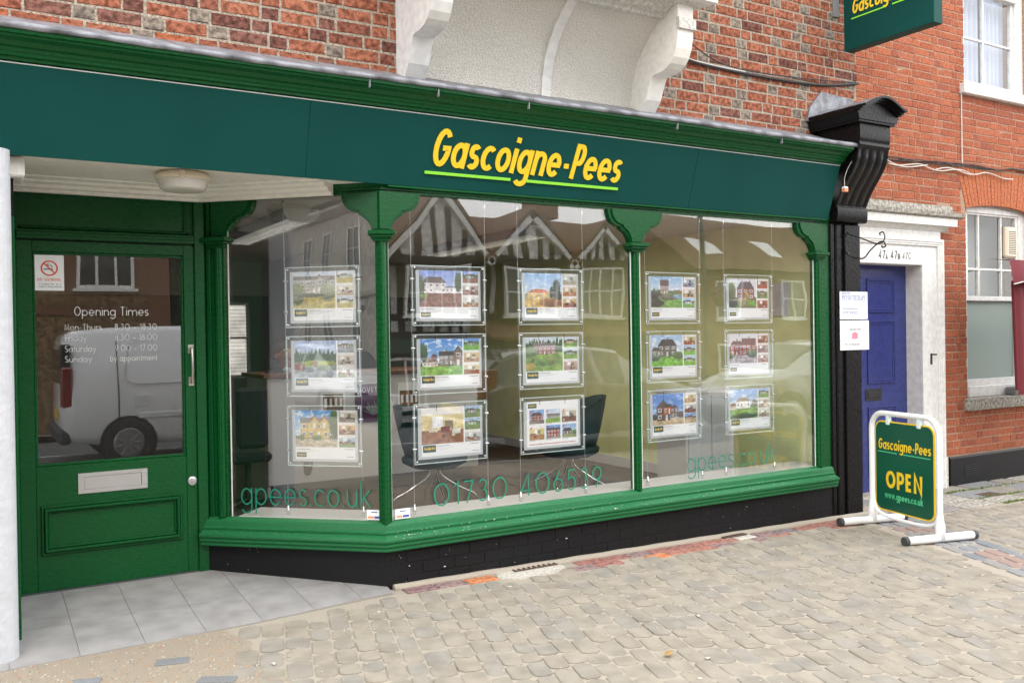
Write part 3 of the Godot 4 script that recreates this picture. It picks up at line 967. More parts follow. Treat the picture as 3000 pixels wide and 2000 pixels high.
# ------------------------------------------------------------------ brickwork
func brick_shapes(l: float, h: float, n: int) -> Array:   # a brick's face and edges, centred, its face at z = 0
	var out := []
	for k in n:
		var s := st()
		var f := []
		var g := []
		for c in [V2(-1, -1), V2(1, -1), V2(1, 1), V2(-1, 1)]:
			var j := V2(rng.randf_range(-0.0025, 0.0015), rng.randf_range(-0.002, 0.0015))
			var e: Vector2 = c * V2(l / 2 + j.x, h / 2 + j.y)
			g.append(e)
			f.append(e - c * rng.randf_range(0.0035, 0.007))
		var z := rng.randf_range(-0.0015, 0.0015)
		quad(s, V(f[0].x, f[0].y, z), V(f[1].x, f[1].y, z + rng.randf_range(-0.002, 0.002)), V(f[2].x, f[2].y, z), V(f[3].x, f[3].y, z + rng.randf_range(-0.002, 0.002)))
		for i in 4:
			var j := (i + 1) % 4
			quad(s, V(g[i].x, g[i].y, -0.005), V(g[j].x, g[j].y, -0.005), V(f[j].x, f[j].y, z), V(f[i].x, f[i].y, z))
			quad(s, V(g[i].x, g[i].y, -0.05), V(g[j].x, g[j].y, -0.05), V(g[j].x, g[j].y, -0.005), V(g[i].x, g[i].y, -0.005))
		s.generate_normals()
		out.append(s.commit())
	return out

# Flemish bond on the plane z; holes are [x0, x1, y0, y1]; pick gives the material of a stretcher or header
func bond(parent: Node, z: float, x0: float, x1: float, y0: float, y1: float, course: float, ls: float, lh: float, joint: float, holes: Array, pick: Callable, eye: Vector3, hidden: Callable):
	var sh := brick_shapes(ls, course - joint, 5)
	var hd := brick_shapes(lh, course - joint, 5)
	var list := []
	var row := 0
	var y := y0
	while y < y1:
		var x = x0 - (ls + lh + joint * 2) * [0.0, 0.5, 0.12, 0.62][row % 4] - rng.randf() * 0.03
		var is_head := row % 2 == 0
		while x < x1:
			var l := lh if is_head else ls
			var a := maxf(x, x0)
			var b := minf(x + l, x1)
			var ya := y
			var yb := y + course - joint
			for h in holes:
				if b > h[0] and a < h[1] and yb > h[2] + 0.01 and ya < h[3] - 0.01:
					var top_over: float = yb - h[3]
					var low_over: float = h[2] - ya
					if top_over > 0.02 and a > h[0] - 0.02 and b < h[1] + 0.02: ya = h[3] + joint
					elif low_over > 0.02 and a > h[0] - 0.02 and b < h[1] + 0.02: yb = h[2] - joint
					elif a < h[0] and b > h[1]: b = h[0]
					elif a < h[0]: b = h[0]
					elif b > h[1]: a = h[1]
					else: b = a
			if b - a > 0.025 and yb - ya > 0.015:
				var p := V((a + b) / 2, (ya + yb) / 2, z)
				var t := Transform3D(Basis().scaled(V((b - a) / l, (yb - ya) / (course - joint), 1)), p + V(0, rng.randfn(0, 0.001), rng.randf_range(-0.002, 0.002)))
				t.basis = t.basis * Basis(V(0, 0, 1), rng.randfn(0, 0.004))
				if not hidden.call(p):
					list.append([p.distance_to(eye), (hd if is_head else sh)[rng.randi() % 5], pick.call(is_head, p), t, p])
			x += l + joint
			is_head = not is_head
		row += 1
		y += course
	lay("brick", list, parent, 300)

func shop_wall():
	var w := thing("shop_wall", "old red and grey brick upper wall above the green shopfront", "wall")
	bx("mortar_face", V(-2.0, 3.0, -0.42), V(6.785, 6.2, -0.1545), "mortar", w)
	bx("mortar_face", V(6.602, -0.2, -0.42), V(6.785, 3.0, -0.1545), "mortar", w)
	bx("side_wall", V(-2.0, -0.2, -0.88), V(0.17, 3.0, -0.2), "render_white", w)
	bond(w, -0.15, -0.6, 6.788, 3.19, 5.3, 0.081, 0.222, 0.105, 0.011, [], func(head, p):
		var k := rng.randf()
		if head and k < 0.36: return M["old_brick_%d" % (5 if rng.randf() < 0.5 else 6)]
		if k > 0.985: return M["old_brick_8"]
		if p.y < 3.5 and p.x < 2.4 and k > 0.55: return M["old_brick_%d" % [3, 4, 7][rng.randi() % 3]]
		if k > 0.86: return M["old_brick_%d" % [3, 4, 7][rng.randi() % 3]]
		return M["old_brick_%d" % (rng.randi() % 3)]
	, V(2, 1.5, 5), func(p): return p.x > 2.5 and p.x < 4.2 and p.y < 6.0)
	bond(w, -0.15, 6.61, 6.788, -0.08, 3.19, 0.081, 0.222, 0.105, 0.011, [], func(head, p): return M["old_brick_%d" % (rng.randi() % 5)], V(2, 1.5, 5), func(p): return false)
	# lead flashing patch over the console
	var s := st()
	prism(s, PackedVector2Array([V2(6.12, 3.33), V2(6.16, 3.45), V2(6.3, 3.6), V2(6.7, 3.58), V2(6.76, 3.5), V2(6.76, 3.3)]), -0.149, -0.13)
	put("lead_patch", s, "lead", w)

# ------------------------------------------------------------------ the foot of the oriel window
func oriel():
	var o := thing("oriel_window", "white rough-cast oriel window underside on two scrolled brackets above the cornice", "oriel window")
	var cove := [V2(-0.135, 3.13), V2(-0.137, 3.26), V2(-0.125, 3.35), V2(-0.085, 3.47), V2(-0.03, 3.565), V2(0.05, 3.66), V2(0.14, 3.735), V2(0.22, 3.79)]
	var s := st()
	var n := 46
	for i in n:   # gently uneven plaster
		for j in cove.size() - 1:
			var q := []
			for e in [[0, 0], [1, 0], [1, 1], [0, 1]]:
				var x := lerpf(2.42, 4.3, float(i + e[0]) / n)
				var c: Vector2 = cove[j + e[1]]
				var d := 0.006 * sin(x * 9.0 + c.y * 14.0) + 0.004 * sin(x * 23.0 - c.y * 31.0)
				q.append(V(x, c.y - d * 0.6, c.x + d))
			s.set_smooth_group(1)
			quad(s, q[0], q[1], q[2], q[3])
	put("plaster_cove", s, "rough_cast", o)
	s = st()
	var rib := []
	for c in cove: rib.append(c + V2(0.016, -0.012))
	for k in range(cove.size() - 1, -1, -1): rib.append(cove[k] + V2(-0.03, 0.03))
	profile_x(s, rib, 3.425, 3.5)
	put("rib", s, "white_paint", o)
	var br := [V2(-0.16, 3.17), V2(-0.03, 3.175), V2(0.035, 3.245), V2(0.06, 3.3), V2(0.085, 3.355), V2(0.105, 3.395), V2(0.15, 3.402), V2(0.2, 3.4), V2(0.26, 3.413), V2(0.31, 3.437), V2(0.345, 3.475), V2(0.372, 3.53), V2(0.388, 3.6), V2(0.392, 3.66), V2(0.392, 3.9), V2(-0.16, 3.9)]
	for x in [[2.345, 2.485], [4.225, 4.365]]:
		s = st()
		profile_x(s, br, x[0], x[1])
		var fl := st()
		profile_x(fl, [V2(0.384, 3.655), V2(0.415, 3.655), V2(0.415, 3.73), V2(0.384, 3.73)], x[0] - 0.008, x[1] + 0.008)
		var b := put("bracket", s, "white_paint" if x[0] < 3 else "cream_paint", o)
		put("bracket_block", fl, "flaky_white", b)
	# moulded beam over the brackets
	s = st()
	profile_x(s, [V2(0.15, 3.775), V2(0.25, 3.765), V2(0.26, 3.785), V2(0.3, 3.795), V2(0.33, 3.815), V2(0.4, 3.825), V2(0.43, 3.85), V2(0.43, 3.93), V2(0.15, 3.93)], 2.2, 4.42)
	put("moulding", s, "flaky_white", o)
	s = st()
	profile_x(s, [V2(0.3, 3.86), V2(0.5, 3.84), V2(0.505, 3.9), V2(0.46, 3.96), V2(0.3, 3.96)], 2.12, 4.5)
	put("sill", s, "white_paint", o)
	bx("window_body", V(2.2, 3.94, -0.15), V(4.42, 5.6, 0.4), "white_paint", o, 0.01)

# ------------------------------------------------------------------ the shopfront
func glass_pane(w: float, h: float, wave: float, seed_: int) -> ArrayMesh:   # two faces 6 mm apart, slightly uneven as old sheet glass is
	var n := FastNoiseLite.new()
	n.seed = seed_
	n.frequency = 1.0
	n.fractal_octaves = 2
	var s := st()
	var nx := maxi(2, int(w / 0.05))
	var ny := maxi(2, int(h / 0.05))
	for f in ([[0.0, 1], [-0.004, -1], [-0.012, 1], [-0.016, -1]] if wave > 0.0 else [[0.0, 1], [-0.006, -1]]):
		s.set_smooth_group(1 + int(-f[0] * 1000.0))
		for i in nx:
			for j in ny:
				var q := []
				for e in [[0, 0], [1, 0], [1, 1], [0, 1]]:
					var x = w * (i + e[0]) / nx
					var y = h * (j + e[1]) / ny
					q.append(V(x, y, f[0] + wave * n.get_noise_2d(x * 1.1, y * 0.9) + wave * 0.12 * n.get_noise_2d(x * 4.0 + 9.0, y * 3.0)))
				if f[1] > 0: quad(s, q[0], q[1], q[2], q[3])
				else: quad(s, q[3], q[2], q[1], q[0])
	s.generate_normals()
	return s.commit()

func spandrel(hw: float, left: bool, right: bool) -> PackedVector2Array:   # the cusped bracket under the lintel, about its post
	var half := [V2(0.25, 2.44), V2(0.248, 2.41), V2(0.238, 2.38), V2(0.218, 2.352), V2(0.19, 2.332), V2(0.16, 2.322), V2(0.14, 2.322), V2(0.133, 2.305), V2(0.118, 2.296), V2(0.095, 2.28), V2(0.073, 2.257), V2(0.058, 2.23), V2(0.052, 2.2)]
	var out := PackedVector2Array()
	if right:
		for p in half: out.append(V2(maxf(p.x, hw), p.y))
	else:
		out.append(V2(hw, 2.44)); out.append(V2(hw, 2.2))
	if left:
		for k in range(half.size() - 1, -1, -1): out.append(V2(-maxf(half[k].x, hw), half[k].y))
	else:
		out.append(V2(-hw, 2.2)); out.append(V2(-hw, 2.44))
	return out

func post(front: Node3D, t: Transform3D, left: bool, right: bool, called := "post"):
	var s := st()
	box(s, V(-0.038, 0.40, -0.07), V(0.038, 2.2, -0.022), 0.004, t)
	box(s, V(-0.026, 0.40, -0.03), V(0.026, 2.17, 0.0), 0.011, t)
	box(s, V(-0.011, 0.40, -0.01), V(0.011, 2.16, 0.009), 0.004, t)
	var p := put(called, s, "green_paint", front)
	s = st()
	prism(s, spandrel(0.048, left, right), -0.065, -0.012, t)
	put("bracket", s, "green_paint", p)
	s = st()   # moulded edge: the same outline a little smaller, standing proud, then the bead
	var inner := PackedVector2Array()
	for q in spandrel(0.036, left, right): inner.append(V2(q.x * 0.9, q.y if q.y > 2.43 else q.y + 0.012))
	prism(s, inner, -0.02, 0.004, t)
	put("bracket_face", s, "green_paint", p)
	s = st()
	var capital := [V2(-0.07, 2.135), V2(0.012, 2.135), V2(0.018, 2.148), V2(0.03, 2.155), V2(0.034, 2.168), V2(0.05, 2.178), V2(0.05, 2.2), V2(-0.07, 2.2)]
	for k in capital.size() - 1:
		pass
	for lv in [[2.137, 2.15, 0.05, 0.014], [2.15, 2.16, 0.06, 0.022], [2.16, 2.176, 0.07, 0.032], [2.176, 2.202, 0.084, 0.046]]:
		box(s, V(-lv[2], lv[0], -0.07), V(lv[2], lv[1], lv[3]), 0.004, t)
	put("capital", s, "green_paint", p)

func shopfront():
	var f := thing("shopfront", "green timber shopfront with angled bay, black plinth and glazed door", "shopfront")
	var path := [V2(1.268, -0.852), V2(2.163, -0.008), V2(6.222, -0.004)]
	var s := st()
	sweep(s, [V2(0.0, -0.2), V2(0.0, 0.25), V2(-0.08, 0.25), V2(-0.08, -0.2)], path)
	put("plinth", s, "black_plinth", f)
	s = st()   # faint courses in the thick black paint
	for k in 3:
		var y := 0.02 + 0.078 * k
		var x := 2.3 + 0.11 * (k % 2)
		while x < 6.1:
			box(s, V(x, y - 0.032, -0.06), V(x + 0.21, y + 0.036, -0.0032 + rng.randf_range(-0.0003, 0.0005)), 0.0012)
			x += 0.222
	put("plinth_bricks", s, "black_plinth", f)
	tag(f.get_child(f.get_child_count() - 1), "", "", "", "stuff")
	s = st()
	sweep(s, [V2(-0.06, 0.236), V2(0.058, 0.236), V2(0.064, 0.243), V2(0.064, 0.252), V2(0.058, 0.258), V2(0.066, 0.262), V2(0.072, 0.27), V2(0.072, 0.279), V2(0.066, 0.284), V2(0.076, 0.292), V2(0.08, 0.302), V2(0.078, 0.312), V2(0.03, 0.334), V2(-0.06, 0.336)], path)
	put("sill_moulding", s, "weathered_green", f)
	s = st()
	sweep(s, [V2(-0.06, 0.336), V2(0.032, 0.336), V2(0.034, 0.348), V2(0.022, 0.356), V2(0.016, 0.385), V2(0.004, 0.396), V2(-0.024, 0.408), V2(-0.06, 0.408)], path)
	put("sill", s, "weathered_green", f)
	s = st()
	sweep(s, [V2(-0.08, 2.44), V2(-0.012, 2.44), V2(-0.012, 2.452), V2(-0.002, 2.457), V2(-0.002, 2.47), V2(0.008, 2.476), V2(0.008, 2.52), V2(-0.08, 2.52)], path)
	put("lintel", s, "green_paint", f)
	s = st()   # white shelf behind the glass
	sweep(s, [V2(-0.34, 0.39), V2(-0.045, 0.39), V2(-0.045, 0.412), V2(-0.34, 0.412)], [V2(1.42, -0.7), V2(2.163, -0.008), V2(6.15, -0.004)])
	put("window_shelf", s, "counter_white", f)
	s = st()
	for k in 100:
		var x := rng.randf_range(2.2, 6.2)
		if k % 3 == 0: x = 2.2 + absf(rng.randfn(0.0, 0.35))
		var o: float = [0.05, 0.072, 0.03, 0.0005][rng.randi() % 4]
		var y: float = {0.05: 0.326, 0.072: 0.314, 0.03: 0.345, 0.0005: rng.randf_range(0.0, 0.2)}[o]
		var r := rng.randf_range(0.001, 0.003) if k > 6 else rng.randf_range(0.005, 0.01)
		if o < 0.01: r *= 0.7
		box(s, V(x - r, y - 0.003, o - 0.006), V(x + r, y + r * 0.6, o + 0.0015), 0.0008)
	for k in 60:
		var q := bay(rng.randf_range(0.02, 1.2), [0.05, 0.071, 0.0006][k % 3], [0.325, 0.313, rng.randf_range(0.0, 0.22)][k % 3])
		box(s, V(-0.002, -0.003, -0.004), V(0.002, 0.002, 0.0015), 0.0008, bay_at(0, 0, 0) * Transform3D(Basis(), bay_at(0, 0, 0).affine_inverse() * q))
	put("paint_flecks", s, "mortar_patch", f)
	tag(f.get_child(f.get_child_count() - 1), "", "", "", "stuff")
	# panes with vinyl lettering
	var p := put("window_pane", glass_pane(1.06, 2.06, 0.0007, 3), "glass", f, bay_at(0.155, -0.034, 0.395))
	spell("letter", p, "vinyl_teal", "gpees.co.uk", 0.165, 0.055, 0.34, bay_at(0.236, -0.0262, 0.487), {"x": 0.66, "width": 0.885, "gap": 0.2})
	p = put("window_pane", glass_pane(1.97, 2.06, 0.0009, 11), "glass", f, facing(V(1, 0, 0), V(2.17, 0.395, -0.034)))
	spell("letter", p, "vinyl_teal", "01730 406539", 0.148, 0.066, 0.28, facing(V(1, 0, 0), V(2.5, 0.462, -0.0262)), {"width": 1.325, "gap": 0.2})
	p = put("window_pane", glass_pane(1.9, 2.06, 0.0008, 27), "glass", f, facing(V(1, 0, 0), V(4.15, 0.395, -0.034)))
	spell("letter", p, "vinyl_teal", "gpees.co.uk", 0.16, 0.055, 0.34, facing(V(1, 0, 0), V(4.63, 0.487, -0.0262)), {"x": 0.66, "width": 0.94, "gap": 0.2})
	s = st()
	for e in [[bay_at(0.172, -0.03, 0), 1], [bay_at(1.178, -0.03, 0), 1], [facing(V(1, 0, 0), V(2.212, 0, -0.03)), 1], [facing(V(1, 0, 0), V(4.112, 0, -0.03)), 1], [facing(V(1, 0, 0), V(4.198, 0, -0.03)), 1], [facing(V(1, 0, 0), V(6.05, 0, -0.03)), 1]]:
		box(s, V(-0.0035, 0.41, -0.002), V(0.0035, 2.43, 0.004), 0.001, e[0])
		put("sealant_bead", s, "white_paint", f)
		s = st()
	# small alarm company stickers at the foot of the corner post
	for t in [bay_at(1.09, -0.0268, 0.415), facing(V(1, 0, 0), V(2.235, 0.415, -0.0268))]:
		var pan := st()
		box(pan, V(0, 0, -0.0005), V(0.1, 0.062, 0.0), 0.0, t)
		var stick := put("sticker", pan, "paper", f)
		pan = st()
		box(pan, V(0.008, 0.008, 0), V(0.046, 0.022, 0.0008), 0.0, t)
		put("print", pan, "orange_print", stick)
		pan = st()
		box(pan, V(0.05, 0.008, 0), V(0.092, 0.022, 0.0008), 0.0, t)
		put("print", pan, "blue_print", stick)
		pan = st()
		box(pan, V(0.03, 0.044, 0), V(0.07, 0.05, 0.0008), 0.0, t)
		put("print", pan, "blue_print", stick)
	# posts: corner, middle, right end; the door-side pilaster
	var mid := Transform3D(Basis(V(0.93, 0, 0.366), V(0, 1, 0), V(-0.366, 0, 0.93)), V(2.168, 0, -0.02))
	corner_post(f, mid)
	post(f, facing(V(1, 0, 0), V(4.155, 0, 0.0)), true, true)
	post(f, facing(V(1, 0, 0), V(6.09, 0, 0.0)), true, false)
	s = st()
	box(s, V(6.12, 0.4, -0.1), V(6.225, 2.46, -0.012), 0.003)
	put("end_stile", s, "green_paint", f)
	var jamb := bay_at(0.11, 0.0, 0.0)
	post(f, jamb, false, true)
	s = st()
	box(s, V(-0.12, 0.33, -0.12), V(-0.03, 2.48, -0.03), 0.003, jamb)
	box(s, V(-0.09, 0.33, -0.04), V(-0.06, 2.47, -0.016), 0.004, jamb)
	put("jamb", s, "green_paint", f)
	# the door in its frame
	s = st()
	box(s, V(1.222, 0.06, -0.95), V(1.285, 2.47, -0.83), 0.004)
	box(s, V(0.1, 0.06, -0.95), V(0.222, 2.47, -0.83), 0.004)
	box(s, V(0.222, 2.16, -0.95), V(1.222, 2.215, -0.83), 0.004)
	box(s, V(0.222, 2.18, -0.85), V(1.222, 2.2, -0.818), 0.005)
	box(s, V(0.222, 2.43, -0.95), V(1.222, 2.48, -0.835), 0.004)
	put("door_frame", s, "green_paint", f)
	s = st()
	box(s, V(0.222, 2.21, -0.93), V(1.222, 2.44, -0.87), 0.0)
	box(s, V(0.235, 2.22, -0.88), V(1.2, 2.24, -0.856), 0.008)
	box(s, V(1.16, 2.22, -0.88), V(1.18, 2.43, -0.856), 0.008)
	put("transom_panel", s, "green_paint", f)
	bx("threshold", V(0.2, 0.05, -0.93), V(1.26, 0.072, -0.835), "rubber_grey", f, 0.004)
	door(f)
	# the entrance soffit with its mouldings and lamp
	s = st()
	prism(s, PackedVector2Array([V2(-0.2, 0.9), V2(1.3, 0.9), V2(2.14, 0.03), V2(-0.2, 0.03)]), 0.0, 0.03, Transform3D(Basis(V(1, 0, 0), V(0, 0, -1), V(0, 1, 0)), V(0, 2.5, 0)))
	put("soffit", s, "cream_paint", f)
	s = st()
	sweep(s, [V2(0.0, 2.428), V2(0.03, 2.428), V2(0.034, 2.445), V2(0.075, 2.45), V2(0.08, 2.468), V2(0.13, 2.474), V2(0.135, 2.488), V2(0.2, 2.492), V2(0.205, 2.503), V2(0.0, 2.503)], [V2(0.15, -0.835), V2(1.262, -0.835), V2(1.93, -0.205)])
	put("soffit_moulding", s, "cream_paint", f)
	var lamp := thing("bulkhead_lamp", "round cream bulkhead lamp on the white soffit above the door", "lamp", "", V(1.04, 2.498, -0.21))
	s = st()
	lathe(s, [V2(0.0, -0.045), V2(0.14, -0.045), V2(0.148, -0.04), V2(0.15, -0.02), V2(0.142, -0.015), V2(0.125, 0.0), V2(0.0, 0.0)], Transform3D(), 32)
	for k in 3:
		box(s, V(-0.016, -0.05, 0.138), V(0.016, -0.008, 0.156), 0.005, Transform3D(Basis(V(0, 1, 0), TAU * k / 3.0 - 0.2), Vector3.ZERO))
	put("housing", s, "plastic_cream", lamp)
	s = st()
	lathe(s, [V2(0.0, -0.108), V2(0.07, -0.106), V2(0.112, -0.1), V2(0.125, -0.09), V2(0.14, -0.05), V2(0.142, -0.044), V2(0.0, -0.044)], Transform3D(), 32)
	put("bowl", s, "lamp_bowl", lamp)

func corner_post(f: Node3D, t: Transform3D):
	post_corner_shape(f, t)

func post_corner_shape(f: Node3D, t: Transform3D):
	var s := st()
	box(s, V(-0.04, 0.36, -0.06), V(0.04, 2.2, -0.012), 0.004, t)
	box(s, V(-0.026, 0.36, -0.02), V(0.026, 2.17, 0.014), 0.012, t)
	box(s, V(-0.01, 0.36, 0.0), V(0.01, 2.16, 0.024), 0.004, t)
	var p := put("post", s, "green_paint", f)
	s = st()
	prism(s, spandrel(0.03, true, false), -0.05, -0.008, bay_at(1.215, 0.008, 0))
	prism(s, spandrel(0.03, false, true), -0.05, -0.008, facing(V(1, 0, 0), V(2.172, 0, 0.008)))
	put("bracket", s, "green_paint", p)
	s = st()
	var a := PackedVector2Array()
	for q in spandrel(0.03, true, false): a.append(V2(q.x * 0.9, q.y if q.y > 2.43 else q.y + 0.012))
	prism(s, a, -0.02, 0.006, bay_at(1.215, 0.008, 0))
	var b := PackedVector2Array()
	for q in spandrel(0.03, false, true): b.append(V2(q.x * 0.9, q.y if q.y > 2.43 else q.y + 0.012))
	prism(s, b, -0.02, 0.006, facing(V(1, 0, 0), V(2.172, 0, 0.008)))
	box(s, V(-0.016, 2.19, -0.02), V(0.016, 2.45, 0.024), 0.006, t)
	put("bracket_face", s, "green_paint", p)
	s = st()
	for lv in [[2.137, 2.15, 0.05, 0.03], [2.15, 2.16, 0.06, 0.036], [2.16, 2.176, 0.07, 0.046], [2.176, 2.202, 0.084, 0.058]]:
		box(s, V(-lv[2], lv[0], -0.07), V(lv[2], lv[1], lv[3]), 0.004, t)
	put("capital", s, "green_paint", p)

func door(f: Node3D):
	var s := st()
	var zf := -0.85
	box(s, V(0.222, 0.07, zf - 0.045), V(0.305, 2.15, zf), 0.003)
	box(s, V(1.157, 0.07, zf - 0.045), V(1.222, 2.15, zf), 0.003)
	box(s, V(0.305, 2.085, zf - 0.045), V(1.157, 2.15, zf), 0.003)
	box(s, V(0.305, 0.07, zf - 0.045), V(1.157, 0.81, zf - 0.001), 0.003)
	for e in [[0.303, 0.81, 0.32, 2.085], [1.142, 0.81, 1.159, 2.085], [0.305, 2.07, 1.157, 2.087], [0.305, 0.808, 1.157, 0.826]]:
		box(s, V(e[0], e[1], zf - 0.03), V(e[2], e[3], zf - 0.008), 0.006)
	var d := put("door", s, "green_paint", f)
	var g := put("door_pane", glass_pane(0.85, 1.275, 0.00015, 5), "glass", d, Transform3D(Basis(), V(0.306, 0.81, zf - 0.02)))
	# raised moulding round the lower panel
	s = st()
	var lo := V2(0.326, 0.285)
	var hi := V2(1.126, 0.58)
	for k in 3:
		var i: float = [0.0, 0.018, 0.036][k]
		var h: float = [0.016, 0.032, 0.013][k]
		var w: float = [0.018, 0.018, 0.014][k]
		var a := lo + V2(i, i)
		var b := hi - V2(i, i)
		box(s, V(a.x, a.y, zf - 0.004), V(b.x, a.y + w, zf + h), 0.005)
		box(s, V(a.x, b.y - w, zf - 0.004), V(b.x, b.y, zf + h - 0.0005), 0.005)
		box(s, V(a.x, a.y + 0.002, zf - 0.004), V(a.x + w, b.y - 0.002, zf + h - 0.001), 0.005)
		box(s, V(b.x - w, a.y + 0.002, zf - 0.004), V(b.x, b.y - 0.002, zf + h - 0.001), 0.005)
	put("panel_moulding", s, "green_paint", d)
	s = st()
	box(s, V(0.527, 0.63, zf - 0.002), V(0.922, 0.655, zf + 0.006), 0.002)
	box(s, V(0.527, 0.73, zf - 0.002), V(0.922, 0.755, zf + 0.006), 0.002)
	box(s, V(0.527, 0.655, zf - 0.002), V(0.565, 0.73, zf + 0.006), 0.002)
	box(s, V(0.885, 0.655, zf - 0.002), V(0.922, 0.73, zf + 0.006), 0.002)
	box(s, V(0.565, 0.655, zf - 0.002), V(0.885, 0.73, zf + 0.0015), 0.0015)
	put("letterbox", s, "steel", d)
	s = st()
	lathe(s, [V2(0.0, 0.0), V2(0.031, 0.0), V2(0.03, 0.008), V2(0.024, 0.011), V2(0.0, 0.011)], Transform3D(Basis(V(1, 0, 0), PI / 2), V(1.189, 0.648, zf)), 24)
	box(s, V(1.184, 0.634, zf + 0.008), V(1.194, 0.662, zf + 0.0135), 0.001)
	put("lock", s, "steel", d)
	s = st()
	for y in [1.255, 1.462]:
		box(s, V(1.176, y, zf - 0.001), V(1.212, y + 0.058, zf + 0.004), 0.002)
		box(s, V(1.187, y + 0.015, zf), V(1.201, y + 0.043, zf + 0.036), 0.004)
	var bow := []
	for k in 13:
		var u := k / 12.0
		bow.append(V(1.194, lerpf(1.285, 1.49, u), zf + 0.034 + 0.016 * sin(PI * u)))
	tube(s, bow, 0.0085, 10)
	put("handle", s, "brass_dull", d)
	# opening times in white vinyl
	var t := Transform3D(Basis(), V(0.526, 1.705, zf - 0.0125))
	spell("letter", d, "vinyl_white", "Opening Times", 0.055, 0.068, 0.33, t, {"width": 0.42})
	var rows := [["Mon-Thurs", "8.30 - 18.30", 1.617, 0.205, 0.245], ["Friday", "8.30 - 18.00", 1.553, 0.12, 0.245], ["Saturday", "9.00 - 17.00", 1.487, 0.17, 0.245], ["Sunday", "by appointment", 1.425, 0.145, 0.275]]
	for r in rows:
		spell("letter", d, "vinyl_white", r[0], 0.038, 0.075, 0.32, Transform3D(Basis(), V(0.472, r[2], zf - 0.0125)), {"width": r[3]})
		spell("letter", d, "vinyl_white", r[1], 0.038, 0.075, 0.3, Transform3D(Basis(), V(0.994, r[2], zf - 0.0125)), {"align": 1, "width": r[4]})
	# no smoking notice
	var n := bx("no_smoking_notice", V(0.318, 1.855, zf - 0.0135), V(0.474, 2.066, zf - 0.0125), "paper", d)
	var zz := zf - 0.0122
	s = st()
	ribbon(s, arc(0.396, 1.988, 0.042, 0.042, 90, 450), 0.0085, 0, 0, Transform3D(Basis(), V(0, 0, zz + 0.0004)), true)
	ribbon(s, [V2(0.366, 2.018), V2(0.426, 1.958)], 0.008, 0, 0, Transform3D(Basis(), V(0, 0, zz + 0.0008)), true)
	words(s, "NO SMOKING.", 0.017, 0.16, 0.28, Transform3D(Basis(), V(0.332, 1.912, zz)), {"width": 0.128})
	put("print", s, "red_print", d)
	s = st()
	box(s, V(0.366, 1.979, zz - 0.001), V(0.416, 1.985, zz), 0.0)
	ribbon(s, [V2(0.405, 1.99), V2(0.412, 1.998), V2(0.404, 2.006), V2(0.392, 2.003), V2(0.384, 2.01), V2(0.394, 2.018)], 0.004, 0, 0, Transform3D(Basis(), V(0, 0, zz)), true)
	words(s, "It is against the law to", 0.0095, 0.13, 0.3, Transform3D(Basis(), V(0.396, 1.889, zz)), {"width": 0.118, "align": 2})
	words(s, "smoke in these premises", 0.0095, 0.13, 0.3, Transform3D(Basis(), V(0.396, 1.874, zz)), {"width": 0.125, "align": 2})
	put("print", s, "black_print", d)

